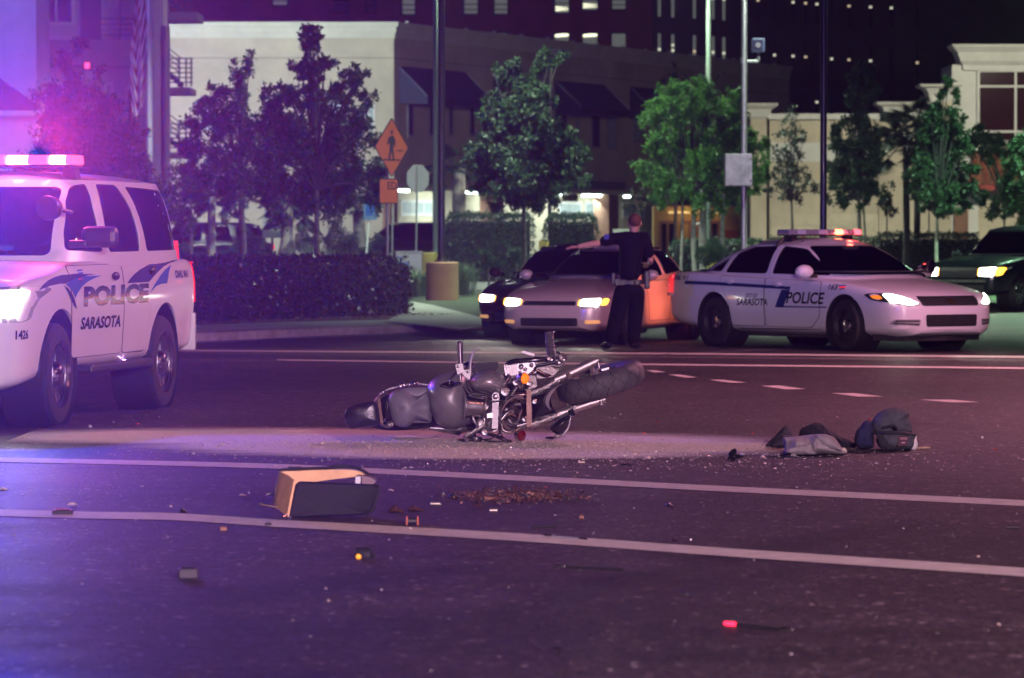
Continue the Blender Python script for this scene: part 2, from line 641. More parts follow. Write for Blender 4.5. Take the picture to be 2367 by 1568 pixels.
def dense(xs, ys, th0, th1, step=40, wob=0.0):
    X = np.arange(xs[0], xs[-1] + 1, step)
    Y = pchip(xs, ys, X)
    T = np.linspace(th0, th1, len(X))
    W = RNG.normal(0, wob, len(X)) if wob else 0
    return [(x, y - t / 2) for x, y, t in zip(X, Y + W, T)], [(x, y + t / 2) for x, y, t in zip(X, Y + W, T)]
marking(*dense([-900, -160, 0, 650, 900, 1183, 1700, 2367, 2560, 3600], [1043, 1060, 1064, 1080, 1092, 1106, 1133, 1165, 1175, 1226], 9, 15.5), M_LINE)
marking(*dense([-900, -160, 0, 290, 340, 650, 1183, 1700, 2367, 2560, 3600], [1158, 1182, 1187, 1194, 1194.5, 1212, 1243, 1280, 1325, 1339, 1410], 14, 22), M_LINE)
for xs, ys, t0, t1, mm in [([-400, 380, 1150, 1420, 2367, 3400], [806, 811, 816, 817.5, 826, 836], 3.0, 4.8, M_LINE), ([-400, 400, 1150, 1420, 2367, 3400], [809, 816, 823, 825, 834, 844], 2.2, 3, M_LINE2),
                           ([640, 1150, 1420, 2367, 3400], [833, 839.5, 842.5, 852, 863], 2.6, 4.0, M_LINE), ([400, 690, 1130, 1400], [801, 782, 771.5, 768], 2.0, 2.0, M_LINE2),
                           ([430, 750, 1160, 1330], [808, 808, 789, 783], 2.0, 2.0, M_LINE2), ([1100, 1500, 2000, 2900], [806, 795, 780, 750], 2.0, 2.2, M_LINE2),
                           ([1480, 1800, 2367, 3000], [822, 808, 783, 758], 2.0, 2.5, M_LINE2), ([1700, 2100, 2367, 3000], [775, 765, 757, 738], 2.5, 3, M_LINE2), ([420, 560, 680], [833, 833.5, 834.5], 2.2, 2.2, M_LINE2)]:
    marking(*dense(xs, ys, t0, t1, 30), mm)
for px in [[(2126, 925), (2200, 925), (2265, 931), (2200, 931.5)], [(1922, 910), (1975, 910), (2042, 918), (1985, 918)], [(1760, 893), (1800, 892), (1862, 900.5), (1815, 901)],
           [(1638, 879), (1672, 879), (1724, 885.5), (1690, 886)], [(1545, 867), (1572, 867), (1612, 873.5), (1585, 874)], [(1494, 857), (1515, 857), (1538, 861), (1512, 862)]]:
    P = [gp(*p) for p in px]
    o = MB().add([(p.x, p.y, .004) for p in P], [(0, 1, 2, 3)]).build('road_marking', M_LINE)
    o['kind'] = 'structure'
marking([(490, 1034.5), (725, 1036)], [(488, 1040), (727, 1041)], M_OLDY)
marking([(-100, 1040), (80, 1040)], [(-100, 1045), (90, 1045)], M_OLDY)
marking([(1180, 1025), (1640, 1036)], [(1180, 1029), (1640, 1040)], M_OLDY)
marking([(-60, 1544), (45, 1546)], [(-60, 1551), (60, 1552)], M_LINE2)

# ---------------------------------------------------------------- pale absorbent granules spread round the motorcycle
def sand_mat():
    m = mat('absorbent_granules', (.80, .74, .66), .95, var=.35, scale=90, bump=1, bscale=160)
    nt = m.node_tree
    b = nt.nodes['Principled BSDF']
    tc = _n(nt, 'ShaderNodeTexCoord')
    def noise(sc, st):
        mp = _n(nt, 'ShaderNodeMapping')
        mp.inputs['Scale'].default_value = st
        mp.inputs['Rotation'].default_value = (0, 0, R(-7))
        nt.links.new(tc.outputs['Object'], mp.inputs['Vector'])
        n = _n(nt, 'ShaderNodeTexNoise')
        n.inputs['Scale'].default_value = sc
        n.inputs['Detail'].default_value = 6
        n.inputs['Roughness'].default_value = .7
        nt.links.new(mp.outputs[0], n.inputs['Vector'])
        return n.outputs['Fac']
    at_ = _n(nt, 'ShaderNodeAttribute')
    at_.attribute_name = 'dens'
    a, g = noise(1.5, (.32, 2.2, 1)), noise(70, (1, 1, 1))
    m1 = _n(nt, 'ShaderNodeMath', operation='MULTIPLY_ADD')
    nt.links.new(a, m1.inputs[0])
    m1.inputs[1].default_value = 1.6
    nt.links.new(at_.outputs['Fac'], m1.inputs[2])
    m2 = _n(nt, 'ShaderNodeMath', operation='MULTIPLY_ADD')
    nt.links.new(g, m2.inputs[0])
    m2.inputs[1].default_value = 1.3
    nt.links.new(m1.outputs[0], m2.inputs[2])
    rp = _n(nt, 'ShaderNodeMapRange')
    rp.inputs['From Min'].default_value, rp.inputs['From Max'].default_value = 1.02, 1.68
    rp.inputs['To Max'].default_value = .97
    nt.links.new(m2.outputs[0], rp.inputs['Value'])
    cl_ = _n(nt, 'ShaderNodeMath', operation='MULTIPLY')
    cl_.use_clamp = True
    nt.links.new(at_.outputs['Fac'], cl_.inputs[0])
    cl_.inputs[1].default_value = 2.6
    fm_ = _n(nt, 'ShaderNodeMath', operation='MULTIPLY')
    nt.links.new(rp.outputs[0], fm_.inputs[0])
    nt.links.new(cl_.outputs[0], fm_.inputs[1])
    nt.links.new(fm_.outputs[0], b.inputs['Alpha'])
    return m
nx, ny = 90, 40
sx0, sx1, sy0, sy1 = -3.6, 2.4, 22.3, 29.6
vs = []
dn = []
def sand_density(x, y):
    d = 0
    for cx, cy, rx, ry, a in [(-.35, 25.3, 2.1, 1.5, 1.0), (-1.7, 26.3, 2.4, 1.1, .75), (.9, 25.0, 1.3, .9, .7), (-.1, 24.2, 1.5, .7, .7)]:
        d = max(d, a * max(0, 1.25 - math.hypot((x - cx) / rx, (y - cy) / ry)))
    return min(1, d)
for j in range(ny + 1):
    for i in range(nx + 1):
        x, y = sx0 + (sx1 - sx0) * i / nx, sy0 + (sy1 - sy0) * j / ny
        vs.append((x, y, .008))
        dn.append(sand_density(x, y))
o = MB().add(vs, [(j * (nx + 1) + i, j * (nx + 1) + i + 1, (j + 1) * (nx + 1) + i + 1, (j + 1) * (nx + 1) + i) for j in range(ny) for i in range(nx)]).build('spill_granules', sand_mat(), fix=False)
ca = o.data.attributes.new('dens', 'FLOAT', 'POINT')
ca.data.foreach_set('value', dn)
tag(o, 'pale absorbent granules spread on the road around the motorcycle', 'granules', kind='stuff')

# ---------------------------------------------------------------- air, added as haze to stand in for lens glare
haze_m = bpy.data.materials.new('haze')
haze_m.use_nodes = True
nt = haze_m.node_tree
nt.nodes.remove(nt.nodes['Principled BSDF'])
pv = _n(nt, 'ShaderNodeVolumePrincipled')
pv.inputs['Density'].default_value = 0.00015
pv.inputs['Color'].default_value = (.9, .9, 1, 1)
pv.inputs['Anisotropy'].default_value = 0.85
nt.links.new(pv.outputs[0], nt.nodes['Material Output'].inputs['Volume'])
HAZE = True
if HAZE:
    o = MB().bbox(-150, 150, -45, 345, -1, 34).build('haze', haze_m)
    tag(o, 'added thin haze over the crossing standing in for lens glare', 'haze', kind='stuff')

# ================================================================ STREET LAMPS (the ones that light the crossing stand outside the frame)
M_POLE = mat('dark_pole_paint', (.020, .020, .028), .35, var=.3, scale=6, coat=.3)
M_GALV = mat('galvanised_steel', (.42, .43, .44), .42, .7, var=.15, scale=5)
M_LENS = emat('sodium_lens', (1, .62, .38), 12)
SODIUM = (1.0, .50, .34)
def street_lamp(loc, h, toward, label, power, color=SODIUM, spot=R(150), size=.25, tgt=None, lens=M_LENS, pole=M_POLE, group='street lamps around the crossing'):
    t = thing('street_lamp', label, 'street lamp', loc, 0, group)
    MB().lathe([(0, .16), (.03, .16), (.06, .10), (h, .065)], n=14).build('pole', pole, t, smooth=True)
    d = Vector((*toward, 0)).normalized()
    arm = MB().tube(smooth_line([(0, 0, h - .3), d * .5 + Vector((0, 0, h)), d * 1.6 + Vector((0, 0, h + .15))], 4), .04, 8)
    arm.build('arm', pole, t, smooth=True)
    hd = d * 2.0 + Vector((0, 0, h + .15))
    ang = math.atan2(d.y, d.x)
    MB().box(hd, (.9, .34, .16), (0, 0, ang), .75).build('lamp_head', pole, t)
    MB().box(hd - Vector((0, 0, .095)), (.6, .24, .03), (0, 0, ang)).build('lens', lens, t)
    L = lamp('lamp_light', 'SPOT', hd - Vector((0, 0, .2)), color, power, None, size, spot, .7, t)
    if tgt is not None:
        dd = Vector(tgt) - (Vector(loc) + hd)
        L.rotation_euler = dd.to_track_quat('-Z', 'Y').to_euler()
    return t
street_lamp((9.5, 17, .0), 9, (-1, -.1), 'street lamp right of the frame over the near road', 800, (1, .32, .30), tgt=(2.0, 17, 0), spot=R(125))
street_lamp((-6.5, 4, .0), 9, (1, .3), 'street lamp behind the photographer on the left', 600, (1, .42, .50), tgt=(-1, 15, 0), spot=R(125))
street_lamp((13.5, 38, .0), 9, (-1, .1), 'street lamp right of the white police saloon', 12500, (1, .36, .54), tgt=(2.0, 36.5, 0), spot=R(120))
# made-up mast out of view; its lilac floods stand in for police strobes
t = thing('stand_in_mast', 'made-up floodlight mast behind the photographer standing in for police strobes', 'floodlight', (4.5, -3, 0))
MB().lathe([(0, .05), (4.4, .035)], n=10).build('mast', M_POLE, t, smooth=True)
for k_ in range(3):
    a_ = 2 * PI * k_ / 3
    MB().tube([(0, 0, .9), (math.cos(a_) * .9, math.sin(a_) * .9, 0)], .025, 6).build('leg', M_POLE, t, smooth=True)
for x_ in (-.45, .45):
    h_ = MB().box((x_, .05, 4.45), (.6, .16, .4)).build('flood_head', M_POLE, t)
    MB().box((x_, .135, 4.45), (.54, .01, .34)).build('flood_lens', emat('lilac_lens', (.7, .5, 1), 60), h_)
    fl = lamp('stand_in_flood', 'SPOT', (x_, .3, 4.45), (1, .66, .86), 13500, None, .18, R(33), .6, t)
    fl.rotation_euler = (R(78), 0, R(6))
# ================================================================ BUILDINGS
class Face:
    """a wall plane: s runs along it, z up, d out of it"""
    def __init__(s, p0, p1, z0=0.0):
        s.o = Vector((p0[0], p0[1], 0))
        e = Vector((p1[0] - p0[0], p1[1] - p0[1], 0))
        s.L = e.length
        s.u = e.normalized()
        s.n = Vector((s.u.y, -s.u.x, 0))
        s.z0 = z0
    def p(s, a, z, d=0.0):
        return s.o + s.u * a + s.n * d + Vector((0, 0, z))
    def hit(s, dx, dy, d=0.0):
        r = ray(dx, dy)
        c = Vector((0, 0, CAM_H))
        o = s.o + s.n * d
        t = (o - c).dot(s.n) / r.dot(s.n)
        q = c + r * t
        return (q - s.o).dot(s.u), q.z
    def box(s, mb, a0, a1, z0, z1, d0, d1):
        P = [s.p(a, z, d) for z in (z0, z1) for a, d in ((a0, d0), (a1, d0), (a1, d1), (a0, d1))]
        mb.add(P, [(3, 2, 1, 0), (4, 5, 6, 7), (0, 1, 5, 4), (1, 2, 6, 5), (2, 3, 7, 6), (3, 0, 4, 7)])
        return mb
    def px(s, x0, y0, x1, y1, d=0.0):
        """pixel rectangle -> a0,a1,z0,z1 on the wall"""
        a0, za = s.hit(x0, (y0 + y1) / 2, d)
        a1, zb = s.hit(x1, (y0 + y1) / 2, d)
        xm = (x0 + x1) / 2
        _, z1 = s.hit(xm, y0, d)
        _, z0 = s.hit(xm, y1, d)
        return min(a0, a1), max(a0, a1), z0, z1
def window(F, r, parent, mf, mg, d=0.0, fw=.06, bars=(), name='window', depth=.12, sill=False):
    """frame proud of the wall with the pane as its child; bars: fractions across (vertical) / down (negative)"""
    a0, a1, z0, z1 = r
    m = MB()
    F.box(m, a0, a1, z0, z0 + fw, d - depth, d + .04)
    F.box(m, a0, a1, z1 - fw, z1, d - depth, d + .04)
    F.box(m, a0, a0 + fw, z0 + fw, z1 - fw, d - depth, d + .038)
    F.box(m, a1 - fw, a1, z0 + fw, z1 - fw, d - depth, d + .038)
    for b in bars:
        if b > 0:
            c = a0 + (a1 - a0) * b
            F.box(m, c - fw * .4, c + fw * .4, z0 + fw, z1 - fw, d - depth, d + .033)
        else:
            c = z1 + (z1 - z0) * b
            F.box(m, a0 + fw, a1 - fw, c - fw * .4, c + fw * .4, d - depth, d + .030)
    if sill:
        F.box(m, a0 - .08, a1 + .08, z0 - .1, z0 - .002, d - .05, d + .12)
    w = m.build(name, mf, parent)
    F.box(MB(), a0 + fw * .5, a1 - fw * .5, z0 + fw * .5, z1 - fw * .5, d + .004, d + .018).build('pane', mg, w)
    return w

M_BEIGE = mat('beige_stucco', (.46, .40, .32), .9, var=.22, scale=.35, bump=.25, bscale=25)
M_CORN = mat('pale_cornice', (.56, .53, .47), .85, var=.12, scale=.8, bump=.2, bscale=25)
M_CREAM = mat('cream_stucco', (.56, .50, .38), .9, var=.24, scale=.45, bump=.3, bscale=20)
M_WHITE = mat('white_trim', (.66, .66, .63), .7, var=.08, scale=2)
M_DKGLASS = mat('dark_window_glass', (.012, .012, .018), .06, spec=.7)
M_BLIND = mat('window_blinds', (.34, .40, .42), .6, var=.15, scale=3)
M_NAVY = mat('navy_awning_canvas', (.010, .014, .045), .75, var=.3, scale=3, bump=.2, bscale=30)
M_BROWN = mat('brown_pier_paint', (.24, .13, .09), .85, var=.2, scale=1)
M_FRAME = mat('window_frame_metal', (.30, .30, .32), .5, .2)
M_PIPING = mat('awning_piping', (.10, .11, .16), .6)
M_FLUO = emat('fluorescent_tube', (.80, 1, .95), 9)

# ---- beige two-storey shop building
C0 = Vector((-5.4, 165, 0))
FL = Face((-20, 165), (-5.4, 165))            # frontal wall
FR = Face((-5.4, 165), (15.9, 207))           # wall running away to the right
t = thing('shop_building', 'beige two-storey shop building with navy awnings and a lit ground floor', 'building', (-5.4, 165, 0))
def bld(mb, name, m, parent, **k):
    """parts are drawn in world places, then moved under their thing"""
    o = mb.build(name, m, parent, **k)
    root = parent
    while root.parent is not None:
        root = root.parent
    o.data.transform(root.matrix_basis.inverted())
    return o
def wpart(F, mb, name, m, parent):
    return bld(mb, name, m, parent)
_window = window
def window(F, r, parent, *a, **k):
    w = _window(F, r, parent, *a, **k)
    root = parent
    while root.parent is not None:
        root = root.parent
    inv = root.matrix_basis.inverted()
    w.data.transform(inv)
    for c in w.children:
        c.data.transform(inv)
    return w
TOP = 11.35
m = MB()
FL.box(m, 0, FL.L - .002, .2, TOP - .01, -8, 0)
bld(m, 'wall', M_BEIGE, t)
m = MB()
FR.box(m, .0, FR.L, 4.05, TOP - .02, -5, 0)
bld(m, 'wall', M_BEIGE, t)
m = MB()
FR.box(m, 0.4, FR.L, .2, 4.02, -6, -3.0)
bld(m, 'shop_front_wall', M_CREAM, t)
m = MB()
FR.box(m, 0.2, FR.L, 3.85, 4.045, -2.99, -.02)
bld(m, 'arcade_ceiling', M_CREAM, t)
for F, e in ((FL, .0), (FR, .0)):
    m = MB()
    for z0, z1, d in ((TOP - .62, TOP - .40, .05), (TOP - .395, TOP - .12, .11), (TOP - .115, TOP + .1, .2)):
        F.box(m, -.0 if F is FL else d * .0, F.L + (d if F is FL else 0), z0, z1, -.3, d)
    bld(m, 'cornice', M_CORN, t)
m = MB()
FL.box(m, 0, FL.L, 9.80, 9.83, -.05, .012)
FR.box(m, 0, FR.L, 9.80, 9.83, -.05, .010)
bld(m, 'groove_shade_strip', mat('painted_groove_shade', (.16, .14, .12), .9), t)  # proud dark strip, the groove's shade is put into its colour
# small cap clips along the parapet
for k in range(16):
    m = MB()
    FR.box(m, 1 + k * 2.9, 1.22 + k * 2.9, TOP + .1, TOP + .19, .05, .17)
    bld(m, 'parapet_clip', M_CORN, t)
def awning(x0, x1, yt, yb, sk):
    a0, zt = FR.hit(x0, yt)
    a1, _ = FR.hit(x1, yt)
    _, zb = FR.hit((x0 + x1) / 2 + sk, yb, 1.3)
    m = MB()
    P = [FR.p(a0, zt, 0), FR.p(a1, zt, 0), FR.p(a1, zb, 1.5), FR.p(a0, zb, 1.5), FR.p(a0, zb - .35, 1.5), FR.p(a1, zb - .35, 1.5), FR.p(a0, zb - .3, 0), FR.p(a1, zb - .3, 0)]
    m.add(P, [(0, 1, 2, 3), (3, 2, 5, 4), (0, 3, 4, 6), (1, 7, 5, 2), (6, 4, 5, 7)])
    w = bld(m, 'awning', M_NAVY, t)
    m = MB()
    for q0, q1 in ((P[0], P[3]), (P[1], P[2])):
        bld(MB().tube([q0, q1], .03, 6), 'awning_piping', M_PIPING, w)
for x0, x1, yt, yb in ((922, 1075, 153, 226), (1140, 1225, 176, 232), (1283, 1395, 186, 250), (1456, 1530, 200, 262), (1580, 1650, 214, 268)):
    awning(x0, x1, yt, yb, 20)
for r in ((941, 236, 956, 318), (991, 236, 1004, 318), (1036, 236, 1047, 316), (1084, 238, 1098, 316), (1330, 262, 1338, 330), (1366, 264, 1387, 344), (1402, 265, 1424, 344), (1280, 258, 1312, 340), (1462, 268, 1486, 330)):
    window(FR, FR.px(*r), t, M_FRAME, M_DKGLASS if r[0] not in (1330, 1402, 1462) else M_BLIND, fw=.12)
window(FL, FL.px(760, 232, 790, 300), t, M_WHITE, M_BLIND)
window(FL, FL.px(840, 234, 866, 302), t, M_WHITE, M_BLIND, bars=(.5,))
window(FL, FL.px(470, 235, 500, 300), t, M_WHITE, M_BLIND, bars=(.5,))
window(FL, FL.px(610, 235, 640, 300), t, M_WHITE, M_BLIND, bars=(.5,))
# ground floor: piers, shop windows, fluorescent battens, door, sign boards
for x0, x1 in ((905, 921), (1147, 1166), (1409, 1432), (1560, 1580)):
    a0, a1, _, _ = FR.px(x0, 440, x1, 520)
    m = MB()
    FR.box(m, a0, a0 + max(.6, (a1 - a0)), .2, 3.84, -.9, -.05)
    bld(m, 'pier', M_BROWN, t)
for r in ((924, 462, 1000, 500), (1290, 466, 1344, 506), (1350, 466, 1405, 506), (1438, 466, 1490, 505)):
    rr = FR.px(*r, d=-3.0)
    window(FR, rr, t, M_WHITE, M_BLIND, d=-2.99, fw=.14, bars=(.36, .7) if r[0] == 924 else ())
for x0, x1 in ((922, 944), (1072, 1110), (1200, 1240), (1298, 1312), (1350, 1408), (1446, 1456)):
    a0, a1, _, _ = FR.px(x0, 430, x1, 440, d=-.5)
    m = MB()
    FR.box(m, a0, a1, 3.72, 3.84, -.62, -.44)
    f = bld(m, 'fluorescent_batten', M_FLUO, t)
    L = lamp('batten_light', 'AREA', FR.p((a0 + a1) / 2, 3.68, -1.0), (.82, 1, .88), 190, FR.p((a0 + a1) / 2, 1.2, -2.6), 1.2)
    L.parent = t
    L.location = t.matrix_basis.inverted() @ L.location
a0, a1, z0, z1 = FR.px(1312, 424, 1432, 435)
m = MB()
FR.box(m, a0, a1, 4.1, 4.5, .01, .35)
bld(m, 'fascia_board', mat('fascia_board', (.12, .12, .16), .6, var=.2), t)
def wall_text(F, body, a, z, d, size, m, parent, sx=1.0, bold=0.0, shear=0.0):
    me = text_mesh(body, size, shear, bold, 1.05, sx=sx)
    M = Matrix(((F.u.x, 0, F.n.x, 0), (F.u.y, 0, F.n.y, 0), (0, 1, 0, 0), (0, 0, 0, 1)))
    M.translation = F.p(a, z, d)
    me.transform(M)
    root = parent
    while root.parent is not None:
        root = root.parent
    me.transform(root.matrix_basis.inverted())
    return link('lettering', me, m, parent)
a0, a1, z0, z1 = FR.px(1312, 436, 1346, 446)
m = MB()
FR.box(m, a0, a1, 3.45, 3.83, -.3, -.26)
sg = bld(m, 'enter_board', M_CREAM, t)
wall_text(FR, '- ENTER', (a0 + a1) / 2 + .1, 3.64, -.255, .36, mat('black_lettering', (.02, .02, .02), .6), sg, sx=1.25, bold=.012)
# white leaning kite-shaped street light caught against the parapet

# ---- red brick parking garage behind
FG = Face((-46, 240), (60, 240))
FG2 = FG
t = thing('parking_garage', 'tall dark red brick parking garage with half lit openings behind the shops', 'building', (0, 240, 0))
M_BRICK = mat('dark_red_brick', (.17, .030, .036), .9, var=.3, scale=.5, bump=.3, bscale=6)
M_GAR2 = mat('dark_garage_brick', (.028, .018, .022), .9, var=.3, scale=.5)  # darker brick of the slit wall and the opening frames
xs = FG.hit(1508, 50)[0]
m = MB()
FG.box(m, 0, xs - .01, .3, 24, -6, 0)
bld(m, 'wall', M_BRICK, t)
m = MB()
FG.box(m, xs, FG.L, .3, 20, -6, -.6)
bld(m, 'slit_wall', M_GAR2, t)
# brick piers and ledges give the wall relief
for x in (985, 1052, 1122, 1232, 1462):
    a = FG.hit(x, 50)[0]
    m = MB()
    FG.box(m, a - .45, a + .45, .3, 24, -.1, .14)
    bld(m, 'brick_pier', M_BRICK, t)
M_CEIL = mat('garage_ceiling_lit', (.30, .30, .27), .8, emit=(.75, .85, .72), estr=.10)
M_STRIP = emat('garage_tube', (1, 1, .70), 1.7)
M_AMB = emat('garage_amber', (1, .78, .5), .7)
M_STRIP2 = emat('far_garage_tube', (1, 1, .75), .8)
def garage_opening(r, lit):
    a0, a1, z0, z1 = FG.px(*r)
    m = MB()
    FG.box(m, a0, a1, z0, z0 + .12, -.1, .06)
    FG.box(m, a0, a1, z1 - .1, z1, -.1, .06)
    FG.box(m, a0, a0 + .1, z0 + .12, z1 - .1, -.1, .06)
    FG.box(m, a1 - .1, a1, z0 + .12, z1 - .1, -.1, .06)
    w = bld(m, 'garage_opening', M_GAR2, t)
    m = MB()
    FG.box(m, a0 + .1, a1 - .1, z0 + .12, z1 - .1, .003, .012)
    bld(m, 'pane', M_CEIL if lit else M_DKGLASS, w)
    m = MB()
    for k in range(2):
        z = z0 + .35 + k * .35
        FG.box(m, a0 + .1, a1 - .1, z, z + .07, .014, .05)
    bld(m, 'cable_rail', M_GAR2, w)
    if lit > 1:
        m = MB()
        zz = z1 - .32 if lit == 2 else z0 + .25
        P = [FG.p(a0 + .12, zz, .016), FG.p(a1 - .12, zz + .06, .016), FG.p(a1 - .12, zz + (.30 if lit == 2 else .2), .016), FG.p(a0 + .12, zz + (.16 if lit == 2 else .28), .016)]
        m.prism(P, FG.n * .03)
        bld(m, 'tube_light', M_STRIP, w)
    return w
for r, lit in [((628, -20, 667, 16), 2), ((770, -30, 806, 33), 0), ((842, -30, 870, 33), 0), ((927, -30, 962, 37), 1), ((1070, -30, 1107, 36), 1), ((1140, -30, 1176, 36), 1),
               ((1280, -40, 1318, 34), 3), ((1344, -40, 1384, 27), 3), ((1412, -40, 1449, 25), 1), ((1140, 74, 1176, 120), 1), ((1279, 75, 1318, 138), 2), ((1344, 75, 1384, 138), 2), ((1411, 75, 1449, 138), 1),
               ((927, 74, 962, 120), 0), ((1070, 74, 1107, 120), 0)]:
    garage_opening(r, lit)
for i, x in enumerate((1492, 1524, 1555, 1605, 1648, 1673, 1752, 1790, 1833, 1862, 1888, 1922, 1962, 2012, 2060, 2120)):
    for row, (y0, y1) in enumerate(((-30, 38), (74, 148), (176, 250))):
        if row == 2 and x < 1840:
            continue
        a0, a1, z0, z1 = FG.px(x - 5, y0 + i * 2.2, x + 5, y1 + i * 2.2, d=-.6)
        m = MB()
        FG.box(m, a0, a1, z0, z1, -.7, -.56)
        w = bld(m, 'slit_window', M_GAR2, t)
        m = MB()
        FG.box(m, a0 + .05, a1 - .05, z0 + .05, z1 - .05, -.555, -.545)
        k = max(0, 1 - i / 12)
        bld(m, 'pane', M_CEIL if k > .55 else M_DKGLASS, w)
        for q in range(2 if i == 2 and row == 1 else 1):
            if (row + i) % 4 == 3 and i > 3 or row == 2 and i % 2:
                continue
            zz = z0 + (z1 - z0) * (.45 + .16 * q + (.25 if row == 0 else 0))
            m = MB()
            FG.box(m, a0 + .06, a1 - .06, zz, zz + .13, -.54, -.5)
            bld(m, 'tube_light', M_STRIP2 if i % 3 else M_AMB, w)

# ---- right: cream drugstore-like building
Fw = Face((7.0, 132), (14.9, 132))
t = thing('cream_building', 'cream stucco building with white cornices and a glazed corner tower', 'building', (10, 132, 0))
M_STONE = mat('rough_cream_stone', (.60, .54, .41), .9, var=.2, scale=1.2, bump=.8, bscale=5)
def pxbox(F, x0, y0, x1, y1, d0, d1, zb=None):
    a0, a1, z0, z1 = F.px(x0, y0, x1, y1, d=d1)
    m = MB()
    F.box(m, a0, a1, z0 if zb is None else zb, z1, d0, d1)
    return m
bld(pxbox(Fw, 1779, 276, 2032, 470, -4, 0, .2), 'wall', M_CREAM, t)
# stacked rough blocks of the lower wall: pieces
a0, a1, _, _ = Fw.px(1782, 480, 2205, 600)
zb = .35
for row in range(5):
    h = .42
    off = .0 if row % 2 else .45
    a = a0 - off
    while a < a1:
        w_ = .9
        s0, s1 = max(a, a0) + .006, min(a + w_, a1) - .006
        if s1 - s0 > .1:
            m = MB()
            Fw.box(m, s0, s1, zb + row * h + .006, zb + (row + 1) * h - .006, -.02, .035 + .03 * random.random())
            bld(m, 'stone_block', M_STONE, t)
        a += w_
bld(pxbox(Fw, 1781, 330, 2030, 374, -.1, .02), 'band', M_WHITE, t)
bld(pxbox(Fw, 1776, 263, 2034, 276, -.3, .22), 'cornice', M_WHITE, t)
bld(pxbox(Fw, 2032, 282, 2215, 470, -4, .12, .2), 'pier', M_CREAM, t)
def flare(x0, x1, yt, ym, yb, d, F=Fw, name='cornice', k=9):
    """a cornice that flares out towards the top"""
    prof = [(yb, 0), (ym, .10), (ym - (ym - yt) * .55, .22), (yt + 4, .42), (yt, .44)]
    m = MB()
    rings = []
    for y, o in prof:
        a0, a1, _, z1 = F.px(x0, y, x1, y + 4, d=d)
        rings.append([F.p(a0 - o, z1, d - 1.2), F.p(a1 + o, z1, d - 1.2), F.p(a1 + o, z1, d + o), F.p(a0 - o, z1, d + o)])
    m.rings(rings)
    return bld(m, name, M_WHITE, t)
flare(1735, 1770, 240, 270, 276, .15)
bld(pxbox(Fw, 1735, 276, 1772, 600, -4, .15, .2), 'pier', M_CREAM, t)
flare(2052, 2130, 237, 262, 275, .22)
# corner tower
bld(pxbox(Fw, 2200, 150, 2262, 500, -3, .3, .2), 'tower_wall', M_WHITE, t)
bld(pxbox(Fw, 2150, 215, 2199, 600, -3, .35, .2), 'tower_pier', M_CREAM, t)
flare(2152, 2196, 196, 215, 236, .36)
flare(2226, 2430, 104, 142, 150, .55)
bld(pxbox(Fw, 2226, 148, 2430, 162, -2, .5), 'frieze', M_WHITE, t)
rr = Fw.px(2258, 160, 2430, 330, d=.4)
window(Fw, rr, t, M_WHITE, mat('maroon_dark_glass', (.030, .008, .014), .08), d=.4, fw=.10, bars=(.52, -.235, -.85))
bld(pxbox(Fw, 2232, 330, 2430, 600, -3, .2, .2), 'wall', M_CREAM, t)
bld(pxbox(Fw, 2206, 480, 2238, 600, -3, .5, .2), 'brown_pier', M_BROWN, t)
bld(pxbox(Fw, 2040, 600, 2206, 610, -.1, .1, .2), 'plinth', M_BROWN, t)
# clay tiled porch roof: every tile a piece
M_TILE = mat('clay_roof_tile', (.26, .085, .055), .8, var=.3, scale=3, bump=.3, bscale=30)
ta0, tz0 = Fw.hit(2236, 425, 1.6)
ta1, tz1 = Fw.hit(2420, 352, .3)
roof = bld(MB().add([Fw.p(ta0, tz0, 1.75), Fw.p(ta1 + 1, tz0, 1.75), Fw.p(ta1 + 1, tz1, .25), Fw.p(ta0 + .5, tz1, .25)], [(0, 1, 2, 3)]), 'porch_roof', M_BROWN, t)
ncol, nrow = 11, 5
for c in range(ncol):
    for r in range(nrow):
        f0, f1 = r / nrow, (r + 1.08) / nrow
        aa = ta0 + .12 + c * .28
        if aa < ta0 + .45 * f0:
            continue
        A, B = Fw.p(aa, tz0 + (tz1 - tz0) * f0 + .03, 1.75 - 1.5 * f0), Fw.p(aa, tz0 + (tz1 - tz0) * f1 + .0, 1.75 - 1.5 * f1)
        bld(MB().tube([A, B], [.12, .10], 7), 'roof_tile', M_TILE, t, smooth=True)
a0, a1, z0, z1 = Fw.px(2262, 428, 2300, 440, d=1.7)
m = MB()
Fw.box(m, a0, a1, z0, z1, 1.6, 1.7)
bld(m, 'porch_fascia', mat('red_fascia', (.30, .03, .025), .6), t)
# amber lit entrance between the buildings
Fe = Face((5.9, 150), (9.5, 150))
t = thing('lit_entrance', 'amber lit entrance wall with dark doors and brick red panel behind the trees', 'building', (6.5, 150, 0))
M_AMBW = mat('ochre_wall', (.50, .33, .12), .8, var=.15, scale=1)
m = MB()
Fe.box(m, 0, 3.6, .3, 2.9, -2, 0)
bld(m, 'wall', M_AMBW, t)
for k in range(3):
    r = (.2 + k * .9, .95 + k * .9, .4, 2.3)
    window(Fe, r, t, M_BROWN, M_DKGLASS if k != 1 else M_AMBW, d=.0, fw=.12, bars=(.5,), name='door')
m = MB()
Fe.box(m, 2.9, 3.5, .4, 1.9, 0, .12)
bld(m, 'red_panel', mat('brick_red_panel', (.32, .07, .04), .8), t)
m = MB()
Fe.box(m, .6, 2.8, 2.6, 2.68, .05, .25)
bld(m, 'soffit_light', emat('amber_tube', (1, .72, .3), .7), t)
L = lamp('soffit_lamp', 'AREA', (7.6, 148.9, 2.8), (1, .66, .25), 12, (6.7, 150, 1.0), 1.5)

